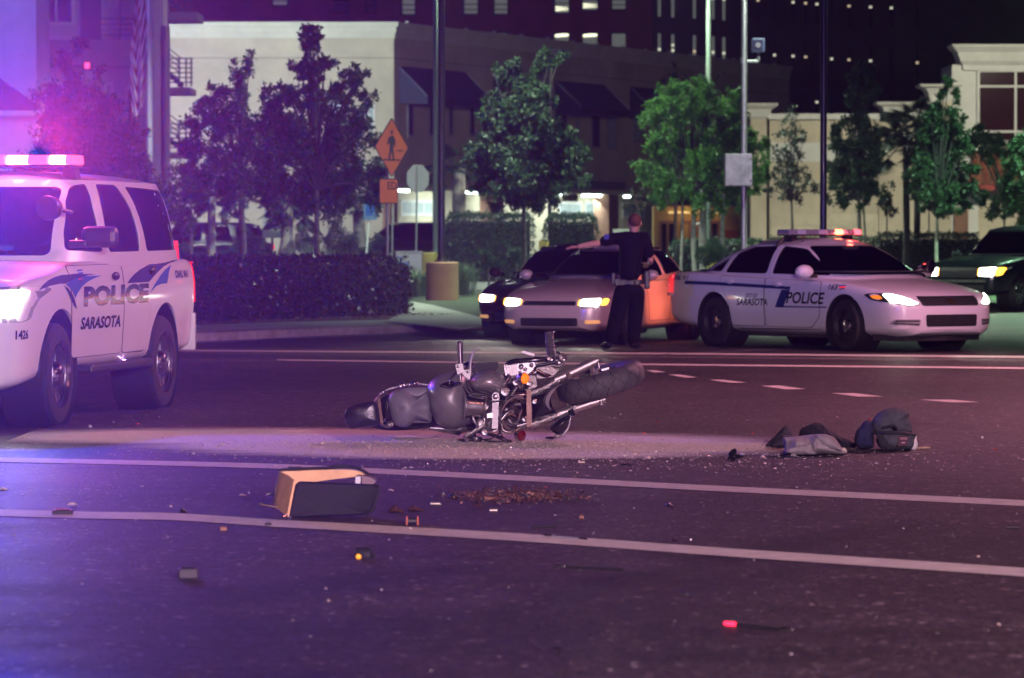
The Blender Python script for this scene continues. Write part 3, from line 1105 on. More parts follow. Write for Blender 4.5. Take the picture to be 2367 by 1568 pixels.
# ---- left: apartment house with galleries and the pale gabled house in front of it
Fa = Face((-17.6, 122), (-12.1, 122))
t = thing('apartment_house', 'white apartment house with galleries and steel rails behind the flag', 'building', (-15, 122, 0))
M_APT = mat('white_siding', (.52, .52, .53), .8, var=.1, scale=1)
M_SLAB = mat('gallery_slab', (.20, .20, .24), .85, var=.15, scale=1)
M_STEEL = mat('dark_rail_steel', (.04, .045, .06), .45, .4)
bld(pxbox(Fa, -60, -60, 362, 560, -3, 0, .2), 'wall', M_APT, t)
bld(pxbox(Fa, -60, 92, 350, 152, -2, 1.2), 'gallery_slab', M_SLAB, t)
for r, mg in (((88, -50, 172, 58), M_DKGLASS), ((250, -50, 272, 20), M_BLIND)):
    window(Fa, Fa.px(*r), t, M_WHITE, mg, fw=.1, bars=(.5,))
m = pxbox(Fa, 186, -60, 234, 94, -.3, .03)
dd = bld(m, 'door', mat('blue_door', (.03, .055, .12), .6), t)
for k in range(9):
    bld(pxbox(Fa, 236, 12 + k * 10, 342, 19.0 + k * 10, -.05, .035), 'siding_board', M_APT, t)
for y in (42, 55, 68, 80):
    a0, a1, z0, z1 = Fa.px(234, y, 352, y + 3, d=1.15)
    m = MB()
    Fa.box(m, a0, a1, z0, z1, 1.13, 1.16)
    bld(m, 'rail', M_STEEL, t)
for x in (276, 322):
    bld(pxbox(Fa, x, -60, x + 5, 94, 1.1, 1.17), 'rail_post', M_STEEL, t)
for x0, x1, y0 in ((355, 378, -60), (372, 384, 60)):
    bld(pxbox(Fa, x0, y0, x1, 560, -1, .5, .2), 'column', M_APT if x0 == 355 else M_SLAB, t)
for r in ((110, 190, 150, 330), (240, 190, 262, 300), (290, 200, 312, 300)):
    window(Fa, Fa.px(*r), t, M_WHITE, M_BLIND if r[0] == 240 else M_DKGLASS, fw=.1)
bld(pxbox(Fa, 124, 139, 156, 142, .4, .5), 'gallery_lamp', emat('gallery_tube', (.75, .8, 1), .9), t)
m = pxbox(Fa, 196, 146, 206, 158, 1.2, 1.28)
bld(m, 'exit_sign', emat('red_exit_letters', (1, .05, .12), 3), t)
# stair tower right of the flag
Fs = Face((-12.2, 123.5), (-10.5, 123.5))
t = thing('stair_tower', 'open stair tower with dark railings beside the beige shop building', 'stair tower', (-11.4, 123.5, 0))
bld(pxbox(Fs, 362, 28, 456, 46, -2, .4), 'landing', M_SLAB, t)
bld(pxbox(Fs, 362, 202, 440, 216, -2, .4), 'landing', M_SLAB, t)
bld(pxbox(Fs, 362, 352, 440, 364, -2, .4), 'landing', M_SLAB, t)
bld(pxbox(Fs, 362, -60, 386, 560, -2, -1, .2), 'tower_wall', M_SLAB, t)
for yb in (200, 351, 27):
    yt = yb - 72
    for x in (386, 414, 430, 442):
        bld(pxbox(Fs, x - 2, yt + (6 if x > 390 else -8), x + 2, yb, .3, .34), 'rail_post', M_STEEL, t)
    for k in range(6):
        y = yt + 6 + k * 11
        bld(pxbox(Fs, 384, y, 446, y + 3, .345, .37), 'rail', M_STEEL, t)
    for k in range(4):
        a, z = Fs.hit(386, yt - 20 + k * 12)
        b, z2 = Fs.hit(420, yt + 8 + k * 12)
        bld(MB().tube([Fs.p(a, z, .28), Fs.p(b, z2, .28)], .022, 6), 'stair_rail', M_STEEL, t)
    for k in range(4):
        bld(pxbox(Fs, 386 + k * 8, yb - 34 + k * 8, 396 + k * 8, yb - 24 + k * 8, -.6, .2), 'step', M_STEEL, t)
# gabled house at the frame edge
Fh = Face((-16.5, 100), (-13.2, 100))
t = thing('gabled_house', 'pale house wall with a dark sloping tiled porch roof at the left edge', 'house', (-14.5, 100, 0))
bld(pxbox(Fh, -120, -80, 84, 560, -3, 0, .2), 'wall', M_APT, t)
bld(pxbox(Fh, -120, 268, 86, 560, -.1, .6, .2), 'porch_wall', M_APT, t)
bld(pxbox(Fh, -120, 256, 104, 268, -.1, .75), 'ledge', M_WHITE, t)
P = [Fh.hit(x, y, .3) for x, y in ((-120, 110), (-40, 158), (0, 184), (84, 248), (84, 256), (-120, 256))]
m = MB().prism([Fh.p(a, z, .02) for a, z in P], Fh.n * .5)
rf = bld(m, 'porch_roof', mat('dark_roof_tile', (.05, .04, .06), .8, var=.3, scale=4), t)
for k in range(12):
    f = k / 11
    x, y = -60 + 144 * f, 146 + 102 * f
    a, z = Fh.hit(x, y, .5)
    bld(MB().box(Fh.p(a, z + .02, .3), (.24, .56, .07), (0, R(32), 0)), 'roof_tile', rf.data.materials[0], t)

# ================================================================ PARKING-LOT LAMPS that light the plots
COOL = (.86, 1.0, .78)
M_COOL = emat('cool_lens', (.9, 1, .85), 10)
M_GREENP = mat('pale_green_pole', (.11, .15, .125), .5, var=.1)
street_lamp(tuple(at(1637, 560, 112))[:2] + (.25,), 10.5, (-.6, -.8), 'pale green lamp post rising behind the bright green tree', 9000, COOL, R(158), .3, lens=M_COOL, pole=M_GREENP, group='parking lot lamps')
street_lamp((-16.5, 148, .3), 11, (.9, -.3), 'parking lot lamp hidden behind the trees before the beige wall', 21000, (.80, 1, .88), R(160), .3, tgt=(-9, 165, 6), lens=M_COOL, pole=M_GREENP, group='parking lot lamps')
street_lamp((-18, 90, .3), 11, (.5, .8), 'made-up blue lamp left of the frame standing in for strobe light on the apartment house', 3000, (.22, .24, 1), R(165), .3, tgt=(-13, 120, 5), lens=M_COOL, pole=M_GREENP, group='parking lot lamps')  # added and unseen, its blue stands in for strobe light
street_lamp((21, 112, .3), 10, (-1, .2), 'parking lot lamp right of the frame before the cream building', 14000, (1, .97, .72), R(160), .3, tgt=(13, 130, 2.5), lens=M_COOL, pole=M_GREENP, group='parking lot lamps')
# ================================================================ VEGETATION
def leaf_mat(name, c1, c2, rough=.5, transl=.25):
    m = bpy.data.materials.new(name)
    m.use_nodes = True
    nt = m.node_tree
    b = nt.nodes['Principled BSDF']
    tc = _n(nt, 'ShaderNodeTexCoord')
    nz = _n(nt, 'ShaderNodeTexNoise')
    nz.inputs['Scale'].default_value = 7
    nz.inputs['Detail'].default_value = 6
    nz.inputs['Roughness'].default_value = .8
    nt.links.new(tc.outputs['Object'], nz.inputs['Vector'])
    cr = _n(nt, 'ShaderNodeValToRGB')
    cr.color_ramp.elements[0].position, cr.color_ramp.elements[1].position = .38, .62
    cr.color_ramp.elements[0].color, cr.color_ramp.elements[1].color = (*c1, 1), (*c2, 1)
    nt.links.new(nz.outputs['Fac'], cr.inputs[0])
    nt.links.new(cr.outputs[0], b.inputs['Base Color'])
    b.inputs['Roughness'].default_value = rough
    tl = _n(nt, 'ShaderNodeBsdfTranslucent')
    nt.links.new(cr.outputs[0], tl.inputs['Color'])
    mx = _n(nt, 'ShaderNodeMixShader')
    mx.inputs[0].default_value = transl
    nt.links.new(b.outputs[0], mx.inputs[1])
    nt.links.new(tl.outputs[0], mx.inputs[2])
    nt.links.new(mx.outputs[0], nt.nodes['Material Output'].inputs['Surface'])
    return m
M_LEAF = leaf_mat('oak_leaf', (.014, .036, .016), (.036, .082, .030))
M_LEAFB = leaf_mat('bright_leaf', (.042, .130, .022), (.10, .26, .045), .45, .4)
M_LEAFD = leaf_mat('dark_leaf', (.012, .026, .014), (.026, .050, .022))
M_HEDGE = leaf_mat('hedge_leaf', (.020, .018, .014), (.075, .045, .038), .3, .1)
M_SHRUB = leaf_mat('shrub_leaf', (.016, .045, .022), (.030, .080, .035))
M_GRASSB = leaf_mat('grass_blade', (.07, .11, .06), (.13, .19, .10), .6, .3)
M_BARK = mat('bark', (.10, .085, .085), .9, var=.5, scale=9, bump=1, bscale=25)
M_BARKD = mat('dark_bark', (.030, .026, .028), .9, var=.4, scale=9)
M_BARKP = mat('pale_bark', (.26, .24, .22), .85, var=.4, scale=7, bump=.8, bscale=20)

def leaves_mesh(name, P, size, rng, aspect=.5, up=.0):
    """one small folded diamond per point"""
    n = len(P)
    d = rng.normal(size=(n, 3))
    d[:, 2] += up
    d /= np.linalg.norm(d, axis=1)[:, None]
    e = np.cross(d, rng.normal(size=(n, 3)))
    e /= np.linalg.norm(e, axis=1)[:, None]
    nn = np.cross(d, e)
    s = (size * rng.uniform(.45, 1.5, n))[:, None]
    mid = P + d * s * .5
    V = np.stack([P, mid + e * s * aspect * .5 + nn * s * .08, P + d * s, mid - e * s * aspect * .5 + nn * s * .08], 1).reshape(-1, 3)
    me = bpy.data.meshes.new(name)
    me.vertices.add(4 * n)
    me.vertices.foreach_set('co', V.ravel())
    me.loops.add(4 * n)
    me.loops.foreach_set('vertex_index', np.arange(4 * n, dtype=np.int32))
    me.polygons.add(n)
    me.polygons.foreach_set('loop_start', np.arange(0, 4 * n, 4, dtype=np.int32))
    me.update(calc_edges=True)
    return me

def tree(label, base_px, Y, clumps, leaf=.092, dens=1.0, m=M_LEAF, bark=M_BARK, tr=.06, name='tree', seed=0, trunks=None, fork=None, flare=1.6, group='young trees on the planting strips', sprigs=10, ydepth=1.0):
    """clumps: (px, py, radius in frame units) of the crown's leaf masses, at their own depths"""
    rng = np.random.default_rng(seed + 11)
    k = Y / FPX
    b = at(base_px, HOR, Y)
    b.z = zg(Y)
    t = thing(name, label, 'tree', b, 0, group)
    crownw = max(c[0] for c in clumps) - min(c[0] for c in clumps)
    pts, mids = [], []
    mbr = MB()
    cx = sum(c[0] for c in clumps) / len(clumps)
    low = max(c[1] for c in clumps)
    fk = at(fork[0], fork[1], Y) if fork else at(base_px, min(low + 10, 470), Y)
    for (x, y, r) in clumps:
        dy = rng.uniform(-.5, .5) * crownw * k * ydepth * .8
        c = at(x, y, Y) + Vector((0, dy, 0))
        rr = r * k
        nl = int(105 * dens * (r / 12) ** 2) + 14
        ns = max(2, int(sprigs * (r / 30)))
        # twigs radiate inside the clump and carry the leaves in tufts
        tips = rng.normal(size=(ns, 3)) * rr * .55
        per = max(1, nl // ns)
        for q in tips:
            a = np.array(c) + q
            pts.append(a + rng.normal(size=(per, 3)) * np.array([.30, .30, .36]) * rr * .62)
            if rng.random() < .45:           # a sprig that straggles out of the mass
                dv = q / (np.linalg.norm(q) + 1e-6) + np.array([0, 0, .5])
                dv = dv / np.linalg.norm(dv) * rr * rng.uniform(.5, 1.0)
                m_ = max(5, per // 4)
                pts.append(a + dv * rng.uniform(.1, 1, (m_, 1)) + rng.normal(size=(m_, 3)) * rr * .09)
            if rng.random() < .6:
                mbr.tube([c, c + Vector(q)], [.010, .004], 4, False)
        mid = fk.lerp(c, .5) + Vector((0, 0, .12 * (c - fk).length))
        mbr.tube(smooth_line([fk, mid, c], 3), [tr * .55, tr * .5, tr * .45, tr * .36, tr * .3, tr * .2, .01][:7], 5, False)
    P = np.concatenate(pts) - np.array(b)
    me = leaves_mesh('crown', P, leaf, rng)
    link('crown', me, m, t)
    o = mbr.build('limb', M_BARKD, t, smooth=True)
    o.data.transform(Matrix.Translation(-b))
    for (x0, y0, x1, w) in (trunks or [(base_px, fork[1] if fork else min(low + 10, 470), base_px, tr)]):
        b2 = at(x1, HOR, Y)
        top = at(x0, y0, Y)
        b2.z = b.z - .05
        line = [b2, b2.lerp(top, .12), b2.lerp(top, .5) + Vector((rng.normal() * .03, 0, 0)), top]
        o = MB().tube(smooth_line(line, 4), [w * flare, w * flare * .85, w * 1.25, w * 1.12, w * 1.06, w, w, w * .98, w * .95, w * .9, w * .85, w * .8, w * .75][:13], 9).build('trunk', bark, t, smooth=True)
        o.data.transform(Matrix.Translation(-b))
    return t

# left of the frame, behind the hedge
tree('dense tree behind the roof lights of the police SUV', 215, 92, [(130, 260, 46), (200, 210, 40), (250, 265, 44), (170, 320, 60), (250, 330, 55), (110, 370, 50), (300, 300, 26), (310, 380, 40), (230, 400, 60), (150, 420, 60), (165, 150, 24), (190, 110, 18), (60, 430, 50), (320, 440, 40)], dens=1.5, seed=1, m=M_LEAFD)
tree('slim tree with a single tall spire right of the flagpole', 560, 78, [(566, 140, 16), (560, 175, 20), (556, 205, 22), (575, 160, 14), (545, 235, 24), (565, 270, 36), (505, 210, 18), (508, 240, 26), (470, 250, 22), (450, 285, 28), (520, 300, 40), (590, 320, 46), (480, 330, 36), (430, 330, 24), (540, 370, 50), (490, 395, 40), (580, 420, 46), (530, 440, 36)], dens=1.0, seed=2, tr=.075, bark=M_BARK, trunks=[(556, 440, 560, .085)], fork=(556, 430))
tree('tallest tree of the left strip with a ragged spire top', 733, 74, [(700, 60, 10), (716, 75, 16), (735, 78, 12), (725, 105, 20), (712, 130, 22), (738, 135, 16), (700, 165, 20), (725, 170, 20), (755, 160, 12), (800, 170, 14), (830, 180, 18), (845, 172, 10), (815, 195, 16), (850, 225, 16), (835, 260, 18), (805, 235, 18), (780, 215, 20), (720, 215, 24), (690, 225, 30), (655, 200, 20), (640, 235, 26), (620, 260, 28), (660, 290, 48), (730, 280, 44), (790, 300, 36), (820, 330, 44), (690, 350, 60), (750, 370, 56), (640, 370, 46), (830, 395, 42), (780, 430, 50), (700, 430, 56), (870, 440, 30), (845, 300, 20), (625, 430, 40), (868, 400, 26)], dens=1.0, seed=3, tr=.085, trunks=[(731, 430, 733, .062)], fork=(731, 440))
tree('low dark tree filling the gap beside the palm trunks', 440, 88, [(420, 400, 30), (450, 430, 36), (410, 460, 34), (470, 470, 26), (520, 470, 26), (425, 500, 30), (640, 480, 34), (690, 470, 30), (800, 470, 26), (855, 460, 26)], dens=1.3, seed=4, m=M_LEAFD, trunks=[(440, 440, 440, .05)])
tree('full dark tree before the navy awnings', 1212, 84, [(1255, 125, 14), (1270, 145, 20), (1240, 165, 16), (1295, 135, 12), (1185, 150, 12), (1170, 180, 20), (1140, 165, 10), (1200, 190, 26), (1230, 200, 24), (1170, 215, 24), (1150, 240, 22), (1215, 240, 32), (1260, 235, 22), (1180, 275, 36), (1240, 285, 40), (1140, 300, 30), (1200, 320, 44), (1270, 325, 40), (1310, 345, 32), (1345, 350, 18), (1130, 350, 36), (1190, 380, 48), (1250, 385, 46), (1300, 395, 34), (1110, 395, 26), (1150, 420, 40), (1220, 430, 44), (1280, 430, 36), (1190, 460, 26), (1250, 465, 30), (1320, 405, 18)], dens=2.3, seed=5, m=M_LEAF, trunks=[(1210, 450, 1213, .055)], fork=(1210, 455), tr=.065)
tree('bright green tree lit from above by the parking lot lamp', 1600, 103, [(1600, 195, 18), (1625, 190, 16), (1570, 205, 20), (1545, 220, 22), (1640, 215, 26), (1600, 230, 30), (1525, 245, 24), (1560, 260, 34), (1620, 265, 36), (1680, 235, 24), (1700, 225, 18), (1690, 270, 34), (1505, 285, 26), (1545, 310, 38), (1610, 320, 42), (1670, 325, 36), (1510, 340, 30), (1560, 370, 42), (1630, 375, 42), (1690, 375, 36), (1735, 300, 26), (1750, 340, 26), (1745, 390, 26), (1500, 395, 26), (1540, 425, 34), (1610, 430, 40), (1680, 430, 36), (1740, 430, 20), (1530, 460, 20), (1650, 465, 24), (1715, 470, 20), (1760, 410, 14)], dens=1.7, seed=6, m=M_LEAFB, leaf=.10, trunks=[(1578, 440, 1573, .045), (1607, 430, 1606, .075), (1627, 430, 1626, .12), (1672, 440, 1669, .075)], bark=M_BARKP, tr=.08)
tree('thin sparse tree against the cream wall', 1828, 112, [(1832, 262, 10), (1828, 285, 14), (1842, 300, 12), (1815, 310, 14), (1835, 330, 18), (1858, 320, 10), (1810, 345, 16), (1850, 355, 16), (1825, 370, 20), (1800, 385, 14), (1850, 395, 18), (1828, 410, 20), (1865, 420, 16), (1805, 425, 16), (1790, 410, 12), (1840, 445, 16), (1880, 440, 12), (1815, 455, 12), (1780, 440, 12)], dens=.75, seed=7, leaf=.10, m=M_LEAFD, trunks=[(1829, 440, 1828, .045)], sprigs=14)
tree('upright tree with a lit green tip right of the dark pole', 1985, 100, [(1990, 150, 10), (1988, 170, 14), (1998, 185, 16), (1970, 190, 14), (2015, 195, 10), (1985, 215, 20), (2005, 230, 16), (1970, 235, 14), (1985, 265, 18), (1960, 290, 22), (2000, 290, 22), (1935, 310, 18), (2020, 320, 20), (1970, 330, 30), (1930, 350, 22), (2015, 360, 26), (1960, 380, 32), (2005, 400, 30), (1935, 400, 24), (1975, 430, 32), (2020, 430, 18), (1925, 430, 14), (1950, 455, 22), (2000, 455, 20), (1915, 455, 12)], dens=2.0, seed=8, m=M_LEAF, trunks=[(1985, 450, 1987, .06), (1995, 460, 2000, .035)], tr=.06)
tree('broad tree on a pale trunk behind the bonnet of the police saloon', 2168, 92, [(2190, 190, 12), (2180, 215, 14), (2200, 225, 12), (2165, 245, 14), (2150, 270, 18), (2185, 275, 24), (2210, 290, 18), (2160, 310, 28), (2200, 325, 30), (2135, 320, 16), (2230, 335, 14), (2150, 355, 30), (2195, 370, 36), (2130, 390, 24), (2230, 385, 20), (2165, 410, 38), (2210, 425, 30), (2120, 420, 20), (2150, 450, 28), (2195, 460, 30), (2240, 440, 18), (2235, 470, 16), (2180, 490, 18), (2140, 480, 14)], dens=2.0, seed=9, m=M_LEAF, bark=M_BARKP, trunks=[(2167, 500, 2169, .05)], fork=(2167, 505), tr=.06)
tree('little tree on a thin stake trunk left of the broad tree', 2050, 108, [(2050, 440, 14), (2040, 460, 16), (2062, 465, 14), (2050, 485, 14), (2035, 480, 10), (2066, 490, 8)], dens=1.0, seed=10, leaf=.10, trunks=[(2050, 480, 2050, .028)])
tree('loose tree over the tiled porch roof', 2323, 96, [(2240, 330, 18), (2270, 340, 24), (2310, 330, 26), (2350, 345, 26), (2290, 360, 20), (2260, 305, 14), (2345, 400, 20), (2300, 470, 24), (2330, 455, 26), (2275, 455, 18), (2320, 490, 16), (2380, 390, 30)], dens=1.4, seed=12, leaf=.10, trunks=[(2323, 470, 2323, .032)], m=M_LEAFD)
tree('green tree cut by the right edge of the view', 2400, 88, [(2355, 330, 18), (2380, 360, 30), (2350, 390, 22), (2340, 430, 22), (2365, 455, 26), (2390, 420, 40), (2345, 475, 18), (2370, 500, 24), (2400, 480, 40)], dens=1.3, seed=13, trunks=[(2400, 480, 2400, .06)])
tree('small bushy tree top showing over the bright tree', 1558, 135, [(1560, 160, 10), (1555, 180, 16), (1570, 190, 16), (1540, 195, 12), (1655, 185, 14), (1640, 195, 14)], dens=1.2, seed=14, m=M_LEAFD, trunks=[(1560, 190, 1560, .07)])
tree('bare twiggy little tree beside the arcade pier', 1468, 118, [(1460, 455, 14), (1480, 440, 14), (1490, 470, 14), (1450, 475, 12), (1475, 485, 12)], dens=.35, seed=15, leaf=.08, m=M_LEAFD, trunks=[(1474, 480, 1474, .03)], sprigs=18)

def palm(label, base_px, Y, top, fr, tw=.14, flare=1.3, dark=True, nf=26, seed=0, bark=M_BARKP, droop=.9):
    rng = np.random.default_rng(seed + 90)
    b = at(base_px, HOR, Y)
    b.z = zg(Y)
    t = thing('palm_tree', label, 'palm', b, 0, 'palms on the planting strips')
    tp = at(top[0], top[1], Y) - b
    o = MB().tube([(0, 0, -.05), tp * .12, tp * .3, tp * .6, tp], [tw * flare * 1.5, tw * flare * 1.25, tw * flare, tw, tw * .92], 10)
    o.build('trunk', bark, t, smooth=True)
    P = []
    mb = MB()
    for i in range(nf):
        a = 2 * PI * i / nf + rng.normal() * .2
        el = rng.uniform(-.5, 1.2)
        L = fr * rng.uniform(.8, 1.1)
        d = Vector((math.cos(a) * math.cos(el), math.sin(a) * math.cos(el), math.sin(el)))
        stem = [tp + d * L * f - Vector((0, 0, droop * L * f * f * .5)) for f in (0, .25, .5, .7)]
        mb.tube(stem, [.02, .016, .012, .008], 4, False)
        c, ax = stem[-1], (stem[-1] - stem[-2]).normalized()
        s = ax.cross(Vector((0, 0, 1)))
        s = s.normalized() if s.length > .01 else Vector((1, 0, 0))
        for q in range(23):                # fan of stiff leaflets
            w = (q - 11) / 11 * 1.5
            e = (ax * math.cos(w) + s * math.sin(w)) * L * .42 - Vector((0, 0, .12 * L * abs(w)))
            k = e.cross(Vector((0, .3, 1))).normalized() * .04
            mb.add([c - k, c + k, c + e], [(0, 1, 2)])
    mb.build('fronds', M_LEAFD if dark else M_SHRUB, t, fix=False)
    return t
palm('palm with flared pale trunk nearest the dark parked car', 486, 84, (490, 455), .9, tw=.10, flare=1.3, seed=1)
palm('palm with the most strongly flared trunk in the middle of the left strip', 663, 84, (664, 470), .9, tw=.15, flare=1.9, seed=2)
palm('palm whose ringed trunk stands before the parked black SUV', 834, 96, (828, 450), .8, tw=.17, flare=1.5, seed=3)
palm('palm with drooping fan fronds left of the full dark tree', 1063, 118, (1060, 390), 1.25, tw=.24, flare=1.1, seed=4, dark=False)
palm('black palm silhouette with the left of two straight trunks', 2097, 106, (2094, 330), 1.25, tw=.10, flare=1.0, seed=5, bark=M_BARKD, nf=52)
palm('black palm silhouette with the right of two straight trunks', 2119, 108, (2122, 285), 1.2, tw=.10, flare=1.0, seed=6, bark=M_BARKD, nf=52)

def hedge_box(name, label, line, w, h, z0, leaf, n, m, seed=0, cat='hedge', core=(.010, .010, .010), round_=.25, group=None):
    """clipped hedge along a ground line: a dark twiggy core under a skin of leaves"""
    rng = np.random.default_rng(seed + 50)
    L = [Vector(p) for p in line]
    b = L[0].copy()
    b.z = z0
    t = thing(name, label, cat, b, 0, group)
    def section(p, nrm, k=1.0):
        hw = w / 2 * k
        return [p + nrm * x + Vector((0, 0, z)) for x, z in ((-hw * .94, 0), (-hw, h * .5), (-hw * .97, h * .86), (-hw * .8, h * k), (hw * .8, h * k), (hw * .97, h * .86), (hw, h * .5), (hw * .94, 0))]
    rings = []
    N = len(L)
    for i, p in enumerate(L):
        tt = (L[min(i + 1, N - 1)] - L[max(i - 1, 0)]).normalized()
        nrm = Vector((-tt.y, tt.x, 0))
        rings.append([q - b for q in section(Vector((p.x, p.y, z0)), nrm, .9)])
    MB().rings(rings).build('core', mat('twig_core', core, .95), t)
    P = []
    cum = np.cumsum([0] + [(c - a).length for a, c in zip(L, L[1:])])
    for _ in range(n):
        s = rng.uniform(-.15, cum[-1] + .15)
        i = int(np.clip(np.searchsorted(cum, s) - 1, 0, N - 2))
        f = (s - cum[i]) / (cum[i + 1] - cum[i])
        p = L[i].lerp(L[i + 1], f)
        tt = (L[i + 1] - L[i]).normalized()
        nrm = Vector((-tt.y, tt.x, 0))
        u = rng.uniform(0, 1)
        end = min(1, max(0, (min(s, cum[-1] - s) + .15) / round_))
        k = math.sqrt(max(0, 1 - (1 - end) ** 2)) * (1 - rng.exponential(.04))
        if u < .42 or u > .72:
            sg = -1 if u < .42 else 1
            z = rng.uniform(0, 1) ** .9 * h
            x = sg * w / 2 * (1 if z < h * .8 else 1 - .5 * ((z / h - .8) / .2) ** 2)
        else:
            x = rng.uniform(-1, 1) * w / 2 * .95
            z = h * (1 + rng.normal() * .025)
        P.append(p + nrm * x * k + Vector((0, 0, z * (.6 + .4 * k))) + Vector(tuple(rng.normal(size=3) * .02)) - Vector((b.x, b.y, 0)))
    link('foliage', leaves_mesh('foliage', np.array([tuple(q) for q in P]), leaf, rng, .65), m, t)
    return t
HL = smooth_line([(-13.5, 46.5, 0), (-9.2, 51.9, 0), (-5.6, 58.0, 0), (-4.5, 60.1, 0), (-3.5, 61.9, 0), (-2.45, 64.5, 0)], 5)
hedge_box('clipped_hedge', 'long clipped dark hedge behind the pavement right of the police SUV', HL, 1.5, 1.02, .13, .065, 26000, M_HEDGE, 1)
def px_hedge(x0, x1, Y, yt, label, leaf=.07, n=7000, m=M_SHRUB, seed=0, w=1.3, grp=None):
    a, b = at(x0, HOR, Y), at(x1, HOR, Y)
    zt = at(x0, yt, Y).z
    pts = [Vector((a.x + (b.x - a.x) * f, Y, 0)) for f in (0, .5, 1)]
    return hedge_box('tall_hedge' if zt > 1.2 else 'low_hedge', label, pts, w, zt - zg(Y), zg(Y), leaf, n, m, seed, group=grp)
px_hedge(1036, 1225, 106, 496, 'tall clipped hedge left of the full dark tree', seed=2)
px_hedge(1268, 1372, 108, 498, 'tall clipped hedge right of the full dark tree', seed=3, n=5000)
px_hedge(1560, 1760, 112, 556, 'low dark hedge under the bright green tree', seed=4, n=5000)
px_hedge(1775, 2020, 118, 552, 'low dark hedge along the foot of the cream wall', seed=5, n=5000, m=M_LEAFD)
px_hedge(2030, 2255, 108, 542, 'low dark hedge behind the bonnet of the police saloon', seed=6, n=6000, m=M_LEAFD)

# shrubs, tufts of long grass
def shrub(px, py, r, Y, label, m=M_SHRUB, leaf=.05, seed=0, name='shrub', flat=.8):
    rng = np.random.default_rng(seed + 200)
    k = Y / FPX
    c = at(px, py, Y)
    b = Vector((c.x, Y, zg(Y)))
    t = thing(name, label, 'shrub', b, 0, 'round shrubs on the planting strips')
    n = int(2600 * (r / 20) ** 1.3)
    d = rng.normal(size=(n, 3))
    d /= np.linalg.norm(d, axis=1)[:, None]
    P = d * (rng.uniform(.05, 1, n) ** .33)[:, None] * np.array([r * k, r * k, r * k * flat]) + np.array(c - b)
    P = P[P[:, 2] > 0]
    P *= 1 + .12 * np.sin(P[:, :1] * 9) * np.cos(P[:, 2:] * 11)
    link('foliage', leaves_mesh('foliage', P, leaf, rng, .5), m, t)
    MB().tube([(0, 0, -.03), c - b], [.03, .015], 5).build('stem', M_BARK, t)
    return t
def grass_tuft(px, py, h, w, Y, label, m=M_GRASSB, n=420, seed=0):
    rng = np.random.default_rng(seed + 300)
    k = Y / FPX
    b = at(px, HOR, Y)
    b.z = zg(Y)
    t = thing('grass_tuft', label, 'grass', b, 0, 'tufts of long grass')
    mb = MB()
    for i in range(n):
        a = rng.uniform(0, 2 * PI)
        o = Vector((math.cos(a), math.sin(a), 0)) * abs(rng.normal()) * w * k * .22
        lean = Vector((math.cos(a), math.sin(a), 0)) * w * k * rng.uniform(.1, .6)
        H = h * k * rng.uniform(.6, 1.05)
        p0, p1, p2 = o, o + lean * .35 + Vector((0, 0, H * .65)), o + lean + Vector((0, 0, H * rng.uniform(.75, 1)))
        s = Vector((-math.sin(a), math.cos(a), 0)) * .014
        mb.add([p0 - s, p0 + s, p1 + s, p1 - s, p2], [(0, 1, 2, 3), (3, 2, 4)])
    mb.build('blades', m, t, fix=False)
    return t
for i, (x, y, r, Y, lb) in enumerate([(415, 590, 26, 80, 'round pale shrub beside the tail of the police SUV'), (540, 590, 30, 82, 'shrub at the foot of the palm nearest the dark car'),
        (1130, 597, 22, 92, 'larger of two round grey shrubs right of the brown lamp base'), (1147, 606, 12, 88, 'smaller of two round grey shrubs right of the brown lamp base'),
        (850, 585, 24, 95, 'shrub under the leaning blue sign'), (1195, 590, 20, 96, 'shrub behind the roof of the pale moving car'), (580, 560, 34, 92, 'dark shrub before the pale wall left of the flared palm'),
        (710, 560, 30, 92, 'dark shrub before the pale wall right of the flared palm'), (790, 560, 44, 94, 'dark bush right of the purple tree trunk'), (880, 560, 20, 92, 'small dark shrub beside the sign posts'),
        (1640, 585, 36, 100, 'shrub at the feet of the bright green tree')]):
    shrub(x, y, r, Y, lb, seed=i, m=M_SHRUB if i not in (6, 7, 8) else M_LEAFD)
for i, (x, h, w, Y, lb) in enumerate([(600, 125, 120, 76, 'pale grass tuft left of the flared palm'), (660, 112, 130, 74, 'pale grass tuft at the flared palm'), (730, 150, 120, 77, 'tall grass tuft at the purple trunk'), (800, 128, 120, 76, 'grass tuft right of the purple trunk'),
        (500, 112, 110, 76, 'grass tuft nearest the police SUV'), (935, 78, 66, 82, 'strap leaved clump left of the brown lamp base'), (965, 70, 60, 81, 'strap leaved clump touching the brown lamp base'), (1062, 84, 80, 83, 'strap leaved clump right of the brown lamp base'),
        (1500, 80, 60, 100, 'grass tuft behind the raised arm of the officer')]):
    grass_tuft(x, HOR, h, w, Y, lb, seed=i)

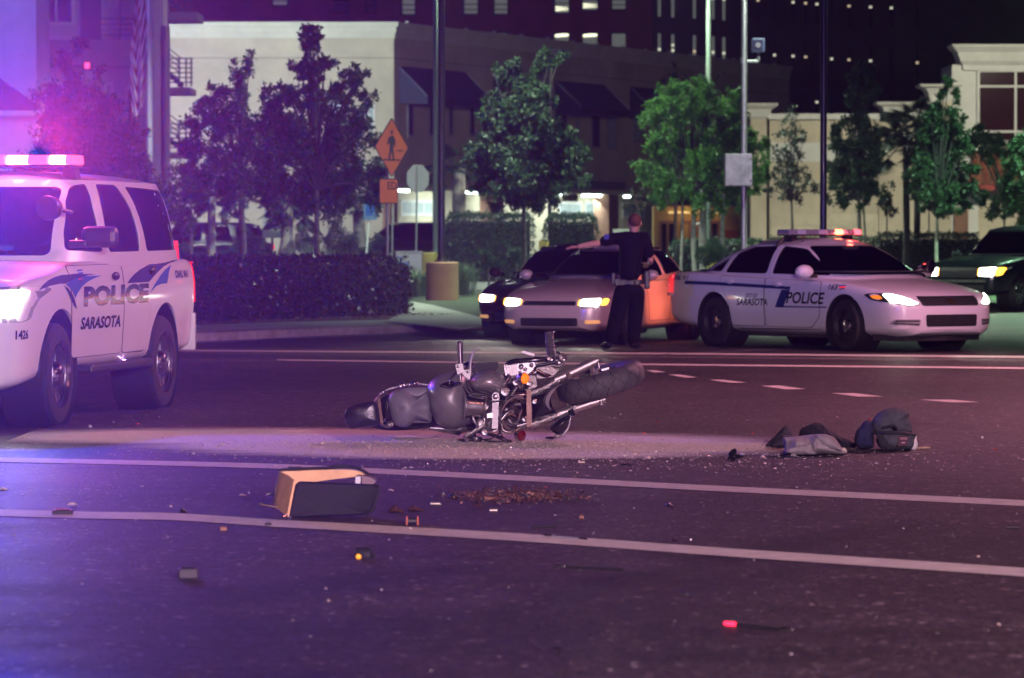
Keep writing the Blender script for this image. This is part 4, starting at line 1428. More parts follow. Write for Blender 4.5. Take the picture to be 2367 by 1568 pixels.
# ================================================================ POLES AND SIGNS
def pole(label, x0, x1, ytop, Y, m, w=None, zb=None, name='lamp_pole', cat='pole', flange=True, group='tall poles behind the crossing'):
    """vertical post given by its two edges in the picture"""
    k = Y / FPX
    b = at((x0 + x1) / 2, HOR, Y)
    b.z = zg(Y) if zb is None else zb
    H = at((x0 + x1) / 2, ytop, Y).z - b.z
    r = (x1 - x0) / 2 * k
    t = thing(name, label, cat, b, 0, group)
    pr = [(0, r * 1.02), (H, r * .95)]
    MB().lathe(pr, n=16).build('shaft', m, t, smooth=True)
    if flange:
        MB().lathe([(0, r * 2.0), (.035, r * 2.0), (.04, r * 1.35), (.12, r * 1.15)], n=16).build('base_flange', m, t, smooth=True)
    return t, k, b
M_CONCB = mat('brown_painted_concrete', (.46, .25, .15), .85, var=.15, scale=2, bump=.4, bscale=40)
M_YEL = mat('yellow_painted_concrete', (.42, .34, .08), .8, var=.15, scale=2)
def drum(label, x0, x1, yt, Y, m, px=None, pm=None):
    """concrete drum; with px, the lamp pole bolted on it and its head above the frame"""
    k = Y / FPX
    b = at((x0 + x1) / 2, HOR, Y)
    b.z = zg(Y) - .06
    H = at(0, yt, Y).z - b.z
    r = (x1 - x0) / 2 * k
    if not px:
        t = thing('concrete_drum', label, 'lamp base', b, 0, 'concrete drums')
    else:
        t = thing('street_lamp', label, 'street lamp', b, 0, 'tall lamp posts on concrete drums')
        c = Vector((at((px[0] + px[1]) / 2, HOR, Y).x - b.x, 0, 0))
        w_ = (px[1] - px[0]) / 2 * k
        MB().lathe([(H, w_ * 1.02), (9.2, w_ * .9)], c, n=16).build('pole', pm, t, smooth=True)
        MB().lathe([(H, w_ * 2.0), (H + .035, w_ * 2.0), (H + .04, w_ * 1.35), (H + .12, w_ * 1.15)], c, n=16).build('base_flange', pm, t, smooth=True)
        lamp_head(t, c, 9.2, pm)
    MB().lathe([(0, r), (H - .02, r), (H, r - .02)], n=28).build('drum', m, t, smooth=True)
    return t
def lamp_head(t, c, h, pm, power=7000, color=(.80, 1.0, .72), d=(.4, .3)):
    q = c + Vector((d[0], d[1], h + .05))
    MB().box(q, (.8, .5, .2), None, .8).build('lamp_head', pm, t)
    MB().box(q - Vector((0, 0, .11)), (.6, .36, .02)).build('lens', M_COOL, t)
    lamp('lamp_light', 'SPOT', q - Vector((0, 0, .2)), color, power, None, .25, R(150), .4, t).rotation_euler = (R(10), 0, 0)
drum('dark lamp post standing on the brown concrete drum', 984, 1060, 606, 79, M_CONCB, (1012, 1029), M_POLE)
drum('greenish lamp post on a yellow drum just left of the dark one', 972, 1012, 584, 97, M_YEL, (1000.5, 1012), mat('grey_green_pole', (.10, .13, .12), .5, var=.15))
drum('yellow concrete drum behind the roof of the pale car', 1246, 1276, 556, 118, M_YEL)
drum('yellow concrete drum at the feet of the bright green tree', 1620, 1660, 568, 108, M_YEL)
M_SILV = mat('silver_pole', (.40, .38, .44), .38, .8, var=.1)
t, k, b = pole('silver pole with a camera bracket and a steel cabinet', 1712, 1726.5, -140, 70, M_SILV)
def loc(px, py, dy=0):
    return at(px, py, 70 + dy) - b
MB().tube(smooth_line([loc(1720, 142), loc(1745, 142), loc(1752, 140), loc(1753, 122)], 4), .035, 8).build('bracket', M_SILV, t, smooth=True)
MB().lathe([(-.05, .075), (.08, .075)], loc(1719, 142), (0, 0, 1), 12).build('collar', M_SILV, t, smooth=True)
cm = MB().box(loc(1752, 105, 0), (.25, .3, .27))
co = bevel(cm.build('camera_housing', mat('camera_housing', (.05, .06, .14), .4), t), .02)
MB().lathe([(0, .06), (.02, .05)], loc(1752, 105, -.16) , (0, -1, 0), 14).build('camera_lens', mat('camera_lens', (.5, .5, .6), .1, .8), co)
MB().box(loc(1752, 105, -.152), (.19, .01, .20)).build('camera_window', mat('camera_window', (.02, .02, .05), .1), co)
M_CAB = mat('weathered_lilac_lit_cabinet', (.25, .20, .30), .6, .2, var=.4, scale=4)  # purple of the strobe light is put into the steel's colour
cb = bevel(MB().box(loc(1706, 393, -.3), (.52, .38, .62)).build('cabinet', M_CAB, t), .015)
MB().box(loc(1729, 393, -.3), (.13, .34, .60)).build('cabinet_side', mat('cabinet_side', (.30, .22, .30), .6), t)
for yy in (368, 418):
    MB().lathe([(0, .018), (.02, .018)], loc(1735, yy, -.48), (0, -1, 0), 8).build('cabinet_latch', M_POLE, cb)
t, k, b = pole('dark blue lamp post rising behind the light bar of the police saloon', 1895, 1911, -140, 66, mat('dark_blue_pole', (.020, .022, .06), .3, .2, coat=.4), name='street_lamp', cat='street lamp')
lamp_head(t, Vector((0, 0, 0)), 8.2, M_POLE, 4200, d=(.5, .5))
t, k, b = pole('black shoebox parking lamp rising from the full dark tree', 1266, 1276, 130, 120, M_POLE)
m = MB()
m.box(at(1282, 121, 120) - b, (.7, .45, .2))
m.box(at(1271, 128, 120) - b, (.12, .12, .25))
m.build('lamp_head', M_POLE, t)

def sign_post(label, px, ytop, Y, r, m=M_GALV, lean=0.0, name='sign_post', cat='sign', x_bot=None):
    b = at(x_bot or px, HOR, Y)
    b.z = zg(Y) - .05
    t = thing(name, label, cat, b, 0)
    tp = at(px, ytop, Y) - b
    MB().tube([(0, 0, 0), tp], r, 8).build('post', m, t, smooth=True)
    return t, b
def local_plane(px, py, Y, ang, b):
    """frame of a sign plate turned by ang about the vertical"""
    c = at(px, py, Y) - b
    u = Vector((math.cos(ang), math.sin(ang), 0))
    n = Vector((u.y, -u.x, 0))
    M = Matrix(((u.x, 0, n.x, c.x), (u.y, 0, n.y, c.y), (0, 1, 0, c.z), (0, 0, 0, 1)))
    return M
def plate(pts, M, name, m, parent, d0=0.0, d1=.004):
    mb = MB().prism([M @ Vector((x, y, d0)) for x, y in pts], M.to_3x3() @ Vector((0, 0, d1 - d0)))
    return mb.build(name, m, parent)
M_ORG = mat('orange_reflective_sheet', (.52, .11, .03), .45, var=.06)
M_BLK = mat('black_print', (.012, .012, .014), .6)
t, b = sign_post('orange diamond sign with a black walking figure above an orange plate', 895, 300, 72, .03, mat('sign_post_steel', (.30, .24, .34), .5, .3), cat='road sign', name='road_sign')
M = local_plane(905, 341, 71.9, R(57), b)
s_ = .60
plate(round_poly([(0, -s_), (s_, 0), (0, s_), (-s_, 0)], .05), M, 'diamond_plate', M_BLK, t)
dp = plate(round_poly([(0, -s_ + .035), (s_ - .035, 0), (0, s_ - .035), (-s_ + .035, 0)], .04), M, 'diamond_face', M_ORG, t, .0045, .006)
for pts in ([(x * .045 + .0, y * .045 + .30) for x, y in [(math.cos(a), math.sin(a) * 1.0) for a in np.linspace(0, 2 * PI, 12, False)]],
            [(-.06, .22), (.05, .24), (.12, .15), (.12, .02), (.08, .02), (.07, .10), (.05, .0), (.10, -.26), (.04, -.26), (-.01, -.08), (-.07, -.28), (-.13, -.26), (-.07, -.02), (-.08, .10), (-.14, .04), (-.17, .06), (-.12, .18)],
            [(-.30, -.235), (.28, -.235), (.28, -.265), (-.30, -.265)], [(.16, -.05), (.40, -.05), (.40, -.075), (.16, -.075)]):
    plate(pts, M, 'black_symbol', M_BLK, dp, .0065, .0075)
M2 = local_plane(898, 442, 71.9, R(48), b)
plate(round_poly([(-.27, -.25), (.27, -.25), (.27, .25), (-.27, .25)], .03), M2, 'plate', M_BLK, t)
pp = plate(round_poly([(-.25, -.23), (.25, -.23), (.25, .23), (-.25, .23)], .03), M2, 'plate_face', M_ORG, t, .0045, .006)
me = text_mesh('ED', .22, 0, .004)
me.transform(M2 @ Matrix.Translation((.09, .10, .0068)))
link('lettering', me, M_BLK, pp)
t, b = sign_post('grey back of a stop sign on a thin post', 965, 385, 88, .022, name='stop_sign', cat='stop sign', x_bot=960)
M = local_plane(966, 413, 88.05, R(38), b)
plate([(.36 * math.cos(a + PI / 8), .36 * math.sin(a + PI / 8)) for a in np.linspace(0, 2 * PI, 8, False)], M, 'octagon_plate', mat('sign_back', (.32, .28, .34), .55, .4), t)
t, b = sign_post('blue parking sign on a leaning white post', 856, 470, 84, .022, mat('white_post', (.55, .6, .6), .6), x_bot=839)
M = local_plane(856, 487, 83.95, R(-20), b)
plate(round_poly([(-.17, -.22), (.17, -.22), (.17, .22), (-.17, .22)], .03), M, 'plate', mat('blue_grey_sheet', (.10, .20, .36), .5), t)
plate(round_poly([(-.12, -.12), (.06, -.12), (.10, .0), (.10, .14), (-.1, .14)], .03), M, 'blue_symbol', mat('blue_sheet', (.015, .10, .42), .5), t, .005, .007)
sign_post('thin bare post behind the orange sign', 907, 480, 86, .018, name='thin_post', cat='post', x_bot=906)
t, b = sign_post('small red sign on a white stake by the cream wall', 1857, 535, 112, .014, mat('white_stake', (.6, .6, .55), .6), x_bot=1855)
M = local_plane(1857, 548, 111.9, 0, b)
plate([(-.07, -.2), (.07, -.2), (.07, .2), (-.07, .2)], M, 'plate', mat('red_sheet', (.30, .03, .05), .5), t)
t, b = sign_post('pale real estate sign board on a post left of the flared palm', 629, 500, 90, .03, M_POLE, cat='sign')
M = local_plane(631, 532, 89.9, R(25), b)
plate([(-.28, -.2), (.28, -.2), (.28, .5), (-.1, .62), (-.28, .3)], M, 'plate', mat('pale_board', (.4, .4, .42), .6), t)
# hoop rails by the entrance
for i, (x, lb) in enumerate(((1600, 'grey hoop rail right of the officer head'), (1678, 'grey hoop rail before the ochre wall'))):
    b = at(x, HOR, 118)
    b.z = zg(118)
    t = thing('hoop_rail', lb, 'rail', b, 0, 'hoop rails')
    H = at(0, 516 if i == 0 else 565, 118).z - b.z
    MB().tube(smooth_line([(0, 0, 0), (0, 0, H - .25), (.12, 0, H - .05), (.35, 0, H), (.5, 0, H - .1), (.55, 0, H - .4)] if i == 0 else [(-.35, 0, 0), (-.35, 0, H - .05), (.2, 0, H), (.35, 0, H - .3), (.35, 0, 0)], 5), .03, 8).build('tube', M_GALV, t, smooth=True)
# utility cabinet with blue print
b = at(945, HOR, 83)
b.z = zg(83)
t = thing('utility_cabinet', 'low grey utility cabinet with blue print left of the brown lamp base', 'cabinet', b)
H = at(0, 584, 83).z - b.z
M_UTIL = mat('grey_cabinet', (.22, .21, .26), .6, var=.1)
bevel(MB().bbox(-.30, .30, -.2, .25, 0, H).build('cabinet_body', M_UTIL, t), .015)
MB().bbox(-.31, .31, -.21, .26, H, H + .03).build('lid', M_UTIL, t)
for i, (w_, z) in enumerate(((.10, .10), (.27, .22), (.27, .26))):
    MB().bbox(-.25, -.25 + w_, -.206, -.202, H - z - .02, H - z).build('blue_print', mat('blue_print', (.04, .10, .42), .6), t)
# utility box beside the arcade
b = at(1446, HOR, 118)
b.z = zg(118)
t = thing('meter_cabinet', 'grey green meter cabinet behind the officer shoulder', 'cabinet', b)
zt = at(0, 530, 118).z - b.z
bevel(MB().bbox(-.42, .42, -.3, .3, 0, zt).build('cabinet_body', mat('grey_green_steel', (.20, .23, .20), .6, var=.1), t), .02)
MB().bbox(-.33, .33, -.31, -.303, .2, zt - .1).build('door', M_UTIL, t)

# flag on its pole
b = at(345, HOR, 104)
b.z = zg(104)
t = thing('flagpole', 'white flagpole before the apartment house', 'flagpole', b)
MB().lathe([(0, .085), (5.5, .075), (12, .06)], n=14).build('shaft', mat('white_pole', (.60, .60, .62), .3, .3), t, smooth=True)
MB().tube([(.10, -.02, 1.2), (.085, -.02, 9.8)], .012, 6).build('halyard', mat('halyard_rope', (.7, .7, .75), .5), t)
m = bpy.data.materials.new('flag_cloth')
m.use_nodes = True
nt = m.node_tree
bs = nt.nodes['Principled BSDF']
bs.inputs['Roughness'].default_value = .85
an = _n(nt, 'ShaderNodeAttribute')
an.attribute_name = 'uvf'
sp = _n(nt, 'ShaderNodeSeparateXYZ')
nt.links.new(an.outputs['Vector'], sp.inputs[0])
ml = _n(nt, 'ShaderNodeMath', operation='MULTIPLY')
nt.links.new(sp.outputs['Y'], ml.inputs[0])
ml.inputs[1].default_value = 6.5
fr = _n(nt, 'ShaderNodeMath', operation='FRACT')
nt.links.new(ml.outputs[0], fr.inputs[0])
gt = _n(nt, 'ShaderNodeMath', operation='GREATER_THAN')
nt.links.new(fr.outputs[0], gt.inputs[0])
gt.inputs[1].default_value = .5
mx = _n(nt, 'ShaderNodeMix', data_type='RGBA')
nt.links.new(gt.outputs[0], mx.inputs['Factor'])
mx.inputs['A'].default_value = (.26, .006, .012, 1)
mx.inputs['B'].default_value = (.82, .80, .80, 1)
nt.links.new(mx.outputs['Result'], bs.inputs['Base Color'])
vs, uv = [], []
nu, nv = 26, 60
fw, fh = .52, 3.3
for j in range(nv + 1):
    for i in range(nu + 1):
        f, g = i / nu, j / nv
        z = 9.4 - (9.4 - at(0, 242, 104).z + b.z) * g - .35 * (1 - abs(2 * f - .6)) * g
        x = -.06 - fw * (1 - f) * (.62 + .3 * g) + .05 * math.sin(g * 7 + f * 4)
        y = .10 * math.sin(f * 15 + g * 2.5) + .05 * math.sin(f * 31 - g * 3)
        vs.append((x, y, z))
        uv.append((f, g * 1.5 + .50 * abs(f - .30) * 1.6, 0))
me = bpy.data.meshes.new('flag')
me.from_pydata(vs, [], [(j * (nu + 1) + i, j * (nu + 1) + i + 1, (j + 1) * (nu + 1) + i + 1, (j + 1) * (nu + 1) + i) for j in range(nv) for i in range(nu)])
a_ = me.attributes.new('uvf', 'FLOAT_VECTOR', 'POINT')
a_.data.foreach_set('vector', np.array(uv).ravel())
o = link('flag', me, m, None, b, smooth=True)
tag(o, 'red and white striped flag hanging limp on the white flagpole', 'flag')

street_lamp((15.5, 83, .2), 9, (-.8, .5), 'made-up lamp post right of the frame brightening the trees before the cream wall', 14000, (.50, 1.0, .60), R(165), .3, lens=M_COOL, pole=M_GREENP, group='parking lot lamps')  # added out of view to brighten and green the right trees
# ================================================================ VEHICLES
M_TYRE = mat('tyre_rubber', (.016, .016, .018), .75, var=.3, scale=20, bump=.3, bscale=80)
M_CHROME = mat('chrome', (.66, .66, .68), .20, 1.0, var=.1, scale=4)
M_BLKPL = mat('black_plastic', (.018, .018, .020), .45)
M_SEAM = mat('panel_gap', (.015, .015, .018), .8)
M_GLASS = glass_mat('tinted_window_glass', (.30, .34, .36))
M_GLASSD = glass_mat('dark_tinted_glass', (.05, .055, .06))
M_INT = mat('dark_interior', (.020, .021, .026), .8, var=.2, scale=6)
M_WHITEP = mat('white_car_paint', (.74, .73, .74), .30, var=.03, scale=2, coat=.7)
M_RUBBER = mat('window_rubber', (.012, .012, .012), .6)
M_NAVYV = mat('navy_vinyl', (.010, .020, .13), .6, spec=.2)
M_BLUEV = mat('blue_vinyl', (.015, .09, .40), .55, spec=.25)
M_BLKV = mat('black_vinyl', (.008, .008, .014), .6, spec=.2)
M_HEAD = emat('lit_headlamp', (1, .93, .78), 38)
M_HEADY = emat('lit_amber_lamp', (1, .42, .04), 5)
M_TAIL = mat('red_tail_lens', (.35, .01, .015), .15, emit=(1, .03, .03), estr=.9, coat=.5)
M_LENSCL = mat('clear_lamp_lens', (.45, .45, .47), .1, .3, coat=1)

def section(w, zb, zs, zc, tuck=.80):
    h = zs - zb
    half = [(0, zb), (tuck * w, zb), (.955 * w, zb + .07), (.985 * w, zb + .30 * h), (w, zb + .60 * h), (.992 * w, zb + .84 * h), (.955 * w, zs - .012), (.86 * w, zs + .35 * (zc - zs)), (.45 * w, zs + .86 * (zc - zs)), (0, zc)]
    P = [Vector((a, b, 0)) for a, b in half]
    P = [P[0], P[1]] + smooth_line(P[1:], 3)[1:]
    L = [(p.x, p.y) for p in P]
    return L + [(-x, z) for x, z in L[-2:0:-1]]
def body_mesh(st, n=84):
    st = sorted(st)
    X = np.array([s[0] for s in st])
    t = np.linspace(0, 1, n)
    xs = X[0] + (X[-1] - X[0]) * (t - .085 * np.sin(4 * PI * t) * .9 / 1.0 * .5 - .06 * np.sin(2 * PI * t))
    xs = np.sort(np.clip(xs, X[0], X[-1]))
    xs[0], xs[-1] = X[0], X[-1]
    cols = [pchip(X, [s[k] for s in st], xs) for k in (1, 2, 3, 4)]
    mb = MB()
    rings = []
    last = None
    for i in range(n):
        if last is not None and xs[i] - last < 1e-4:
            continue
        last = xs[i]
        rings.append([(xs[i], y, z) for y, z in section(*[c[i] for c in cols])])
    mb.rings(rings)
    me = mb.mesh('body')
    bm = bmesh.new()
    bm.from_mesh(me)
    bmesh.ops.recalc_face_normals(bm, faces=bm.faces)
    bm.to_mesh(me)
    bm.free()
    return me
def cabin_mesh(g, inset=0.0, nring=72, zlow=0.0):
    """g: list of rings (z, x_front, x_rear, half width) from the belt to the roof rail, then crown height"""
    Z = [r[0] for r in g['rings']]
    zs = np.linspace(Z[0], Z[-1], 16)
    xf, xr, w = [pchip(Z, [r[k] for r in g['rings']], zs) for k in (1, 2, 3)]
    zs = zs.copy()
    rings = []
    rows = [(zs[i], xf[i], xr[i], w[i]) for i in range(16)]
    rows[0] = (rows[0][0] - zlow, *rows[0][1:])
    a, b, c, d = rows[-1]
    L = b - c
    for k, f in ((.045, .035), (.16, .35), (.35, .68), (.62, .90), (.9, .99)):
        rows.append((a + g['crown'] * f - (inset if k > .04 else 0), b - L * .5 * k * .55, c + L * .5 * k * .55, d * (1 - k)))
    n = g.get('n', 5.0)
    for z, f, r, ww in rows:
        f, r, ww = f - inset, r + inset, max(.02, ww - inset)
        ring = []
        for i in range(nring):
            th = 2 * PI * (i + .5) / nring
            cx, cy = math.cos(th), math.sin(th)
            px = math.copysign(abs(cx) ** (2 / n), cx)
            py = math.copysign(abs(cy) ** (2 / n), cy)
            bow = g.get('bow', .12) * py * py if px > 0 else -g.get('rbow', .08) * py * py
            wt = ww * (1 - g.get('taper', .05) * px * px * (1 if px > 0 else .8))
            ring.append(((f + r) / 2 + (f - r) / 2 * px - bow, wt * py, z))
        rings.append(ring)
    mb = MB().rings(rings)
    me = mb.mesh('cabin')
    bm = bmesh.new()
    bm.from_mesh(me)
    bmesh.ops.recalc_face_normals(bm, faces=bm.faces)
    bm.to_mesh(me)
    bm.free()
    return me
def prism_mesh(pts3, off):
    me = MB().prism(pts3, off).mesh('prism')
    bm = bmesh.new()
    bm.from_mesh(me)
    bmesh.ops.recalc_face_normals(bm, faces=bm.faces)
    bm.to_mesh(me)
    bm.free()
    return me
def intersect(me_a, me_b):
    return _bool_safe(me_a, me_b, 'INTERSECT', 8)
def bvh_of(me):
    bm = bmesh.new()
    bm.from_mesh(me)
    t = BVHTree.FromBMesh(bm)
    bm.free()
    return t

class Car:
    def __init__(s, name, label, cat, loc, rz, st, g, wheels, wr, ww, paint, arch=1.16, arch_in=.36, group=None, archz=0.0):
        s.t = thing(name, label, cat, loc, rz, group)
        s.M = Matrix.Translation(loc) @ Matrix.Rotation(rz, 4, 'Z')
        s.inv = s.M.inverted()
        s.paint, s.g, s.st = paint, g, st
        full = body_mesh(st)
        s.bv = bvh_of(full)
        W = max(q[1] for q in st)
        s.W = W
        tools = []
        for x in wheels:
            for sd in (-1, 1):
                tools.append(MB().lathe([(0, wr * arch), (.6, wr * arch)], (x, sd * (W - arch_in), wr + archz), (0, sd, 0), 40).mesh('c'))
        me = boolean(full, tools)
        s.body = link('body', me, paint, s.t, smooth=True, angle=32)
        for x in wheels:                    # dark wheel housings
            for sd in (-1, 1):
                MB().lathe([(0, wr * arch * .995), (arch_in - .03, wr * arch * .995)], (x, sd * (W - arch_in + .004), wr + archz), (0, sd, 0), 32, cap=False).build('wheel_housing', M_BLKPL, s.t, smooth=True)
        s.outer = cabin_mesh(g)
        s.cv = bvh_of(s.outer)
    # --- picture -> car
    def lray(s, dx, dy):
        o = s.inv @ Vector((0, 0, CAM_H))
        return o, (s.inv.to_3x3() @ ray(dx, dy)).normalized()
    def on(s, tree, dx, dy):
        o, d = s.lray(dx, dy)
        h = tree.ray_cast(o, d)
        if h[0] is None:
            h = tree.find_nearest(o + d * (o.length))
        return h[0]
    def plane(s, dx, dy, axis, v):
        o, d = s.lray(dx, dy)
        return o + d * ((v - o[axis]) / d[axis])
    # --- window openings
    def cabin(s, sides, front=None, rear=None, glass=None, glass_side=None, one_side=None):
        th = .035
        inner = cabin_mesh(s.g, th, zlow=.05)
        tools = [inner]
        panes = []
        for pts in sides:
            P = round_poly(pts, .05)
            for sd in (-1, 1):
                tools.append(prism_mesh([(x, sd * .28, z) for x, z in P], (0, sd * 1.4, 0)))
                panes.append(('side_window', [(x, sd * .28, z) for x, z in P], (0, sd * 1.4, 0)))
        xm = (s.g['rings'][-1][1] + s.g['rings'][-1][2]) / 2
        if front:
            P = round_poly(front, .06)
            tools.append(prism_mesh([(xm + .3, y, z) for y, z in P], (4, 0, 0)))
            panes.append(('windscreen', [(xm + .3, y, z) for y, z in P], (4, 0, 0)))
        if rear:
            P = round_poly(rear, .06)
            tools.append(prism_mesh([(xm - .3, y, z) for y, z in P], (-4, 0, 0)))
            panes.append(('rear_window', [(xm - .3, y, z) for y, z in P], (-4, 0, 0)))
        me = boolean(s.outer, tools)
        s.shell = link('roof', me, s.paint, s.t, smooth=True, angle=28)
        skin = boolean(cabin_mesh(s.g, .010), [cabin_mesh(s.g, .016, zlow=.03)])
        for nm, P, off in panes:
            pm = intersect(skin, prism_mesh(P, off))
            gl = (glass_side or glass or M_GLASS) if nm == 'side_window' else (glass or M_GLASS)
            o = link(nm, pm, gl, s.t, smooth=True, angle=30)
        # floor of the cabin at belt height
        z0 = s.g['rings'][0][0]
        r = s.g['rings'][0]
        pts = []
        for i in range(40):
            th_ = 2 * PI * i / 40
            c, q = math.cos(th_), math.sin(th_)
            pts.append(((r[1] + r[2]) / 2 + (r[1] - r[2]) / 2 * .93 * math.copysign(abs(c) ** .4, c), r[3] * .90 * math.copysign(abs(q) ** .4, q), max(b[4] for b in s.st if r[2] <= b[0] <= r[1]) + .006))
        MB().prism(pts, (0, 0, -.02)).build('dashboard', M_INT, s.t)
    # --- things laid on the skin
    def lay(s, me, tree, side, off, name, m, parent=None, step=.07, axis=1):
        """me: flat mesh in (a, z); projected along an axis onto the skin"""
        bm = bmesh.new()
        bm.from_mesh(me)
        bmesh.ops.dissolve_degenerate(bm, dist=1e-5, edges=bm.edges[:])
        if len(bm.faces) == 0 or sum(f.calc_area() for f in bm.faces) < 1e-6:
            bm.free()
            return None
        xs = [v.co.x for v in bm.verts]
        ys = [v.co.y for v in bm.verts]
        for lo, hi, no in ((min(xs), max(xs), (1, 0, 0)), (min(ys), max(ys), (0, 1, 0))):
            k = math.floor(lo / step) + 1
            while k * step < hi:
                bmesh.ops.bisect_plane(bm, geom=bm.verts[:] + bm.edges[:] + bm.faces[:], plane_co=Vector(no) * (k * step), plane_no=no)
                k += 1
        last = None
        for v in bm.verts:
            a, z = v.co.x, v.co.y
            o = Vector((a, side * 4, z)) if axis == 1 else Vector((side * 6, a, z))
            d = Vector((0, -side, 0)) if axis == 1 else Vector((-side, 0, 0))
            h = tree.ray_cast(o, d)
            if h[0] is None:
                q = tree.find_nearest(o - d * -3)
                p, n = q[0], q[1]
                p = Vector((a, p.y, z)) if axis == 1 else Vector((p.x, a, z))
            else:
                p, n = h[0], h[1]
            if n.dot(d) > 0:
                n = -n
            v.co = p + n * off
        out = bpy.data.meshes.new(name)
        bmesh.ops.recalc_face_normals(bm, faces=bm.faces)
        bm.to_mesh(out)
        bm.free()
        return link(name, out, m, parent or s.t)
    def panel(s, pts, side, name, off=.004, m=None, gap=.010, tree=None, parent=None, r=.05, axis=1):
        """an outer panel (door, bonnet, flap) standing a little proud, with a dark joint round it"""
        tree = tree or s.bv
        P = round_poly(pts, r)
        c = sum((Vector(p) for p in P), Vector((0, 0))) / len(P)
        big = [c + (p - c) * (1 + gap / max(.05, (p - c).length)) for p in P]
        o = s.lay(poly_mesh(P), tree, side, off, name, m or s.paint, parent, axis=axis)
        o.data.polygons.foreach_set('use_smooth', [True] * len(o.data.polygons))
        s.lay(poly_mesh(big), tree, side, off * .45, 'joint', M_SEAM, o, axis=axis)
        return o
    def text(s, body, side, p0, p1, h, m, name='lettering', shear=0.0, bold=0.0, tree=None, parent=None, off=.007, flip=None):
        """body written from p0 to p1 ((x, z) on the side), cap height h"""
        me = text_mesh(body, 1.0, shear, bold, 1.0)
        xs = [v.co.x for v in me.vertices]
        ys = [v.co.y for v in me.vertices]
        w0, h0 = max(xs) - min(xs), max(ys) - min(ys)
        cx, cy = (max(xs) + min(xs)) / 2, (max(ys) + min(ys)) / 2
        a, b = Vector(p0), Vector(p1)
        d = b - a
        L = d.length
        e = d.normalized()
        n = Vector((-e.y, e.x)) if n_up(e) else Vector((e.y, -e.x))
        for v in me.vertices:
            q = (a + b) / 2 + e * (v.co.x - cx) / w0 * L + n * (v.co.y - cy) / h0 * h
            v.co = (q.x, q.y, 0)
        return s.lay(me, tree or s.bv, side, off, name, m, parent, step=.15)
    def wheel(s, x, side, wr, ww, yc, style, steer=0.0, rim_m=None):
        prof = [(-ww * .5, wr * .66), (-ww * .52, wr * .80), (-ww * .47, wr * .93), (-ww * .36, wr * .99), (0, wr), (ww * .36, wr * .99), (ww * .47, wr * .93), (ww * .52, wr * .80), (ww * .5, wr * .66), (ww * .42, wr * .60), (-ww * .42, wr * .60)]
        M = Matrix.Translation((x, side * yc, wr)) @ Matrix.Rotation(steer, 4, 'Z')
        mb = MB()
        n = 44
        rings = [[(r * math.cos(2 * PI * k / n), side * h, r * math.sin(2 * PI * k / n)) for k in range(n)] for h, r in prof]
        mb.rings(rings, cap=True)
        # tread blocks as a real edge on the shoulders
        o = mb.build('wheel', M_TYRE, s.t, smooth=True, angle=35)
        o.data.transform(M)
        rm = rim_m or M_CHROME
        R0 = wr * .655
        mb = MB()
        prof = [(ww * .30, R0 * .88), (ww * .44, R0 * .93), (ww * .52, R0 * 1.0), (ww * .46, R0 * 1.02)]
        n = 36
        mb.rings([[(r * math.cos(2 * PI * k / n), side * h, r * math.sin(2 * PI * k / n)) for k in range(n)] for h, r in prof], cap=False)
        rim = mb.build('rim', rm, o, smooth=True)
        rim.data.transform(M)
        db = MB()
        db.rings([[(r * math.cos(2 * PI * k / n), side * h, r * math.sin(2 * PI * k / n)) for k in range(n)] for h, r in [(ww * .18, R0), (ww * .20, .01)]], cap=True)
        q = db.build('brake_disc', M_BLKPL, o)
        q.data.transform(M)
        ns, hole, dish = style['n'], style.get('hole', .5), style.get('dish', .34)
        hub = style.get('hub', .34)
        mb = MB()
        for k in range(ns):                       # spokes: webs between the holes
            a0 = 2 * PI * k / ns
            hw = PI / ns * (1 - hole)
            P = []
            for r, wd, h in ((R0 * hub, 1.0, dish + .06), (R0 * .60, hw / (PI / ns), dish + .05), (R0 * .93, 1.0, dish + .05)):
                ang = PI / ns * wd
                P.append([(r, a0 - ang, h), (r, a0 + ang, h)])
            vs = [(r * math.cos(a), side * ww * h, r * math.sin(a)) for row in P for r, a, h in row]
            vs += [(x_ * 1.0, y_ - side * .02, z_) for x_, y_, z_ in vs]
            mb.add(vs, [(0, 1, 3, 2), (2, 3, 5, 4), (6, 8, 9, 7), (8, 10, 11, 9), (0, 2, 8, 6), (2, 4, 10, 8), (1, 7, 9, 3), (3, 9, 11, 5)])
        q = mb.build('wheel_spokes', rm, o, smooth=True, angle=50)
        q.data.transform(M)
        mb = MB()
        hp = style.get('hubp') or [(dish + .03, hub * 1.03), (dish + .12, hub * .9), (dish + .16, hub * .55), (dish + .17, .02)]
        mb.rings([[(R0 * r * math.cos(2 * PI * k / 20), side * ww * h, R0 * r * math.sin(2 * PI * k / 20)) for k in range(20)] for h, r in hp], cap=True)
        for k in range(style.get('nuts', 5)):
            a = 2 * PI * (k + .5) / style.get('nuts', 5)
            mb.lathe([(0, .013), (.03, .013), (.035, .006)], (R0 * hub * .78 * math.cos(a), side * ww * (dish + .10), R0 * hub * .78 * math.sin(a)), (0, side, 0), 6)
        q = mb.build('hub_cap', style.get('hub_m', rm), o, smooth=True, angle=40)
        q.data.transform(M)
        return o
    def part(s, mb, name, m, parent=None, smooth=False, bev=0, angle=40):
        o = mb.build(name, m, parent or s.t, smooth=smooth, angle=angle)
        if bev:
            bevel(o, bev)
        return o
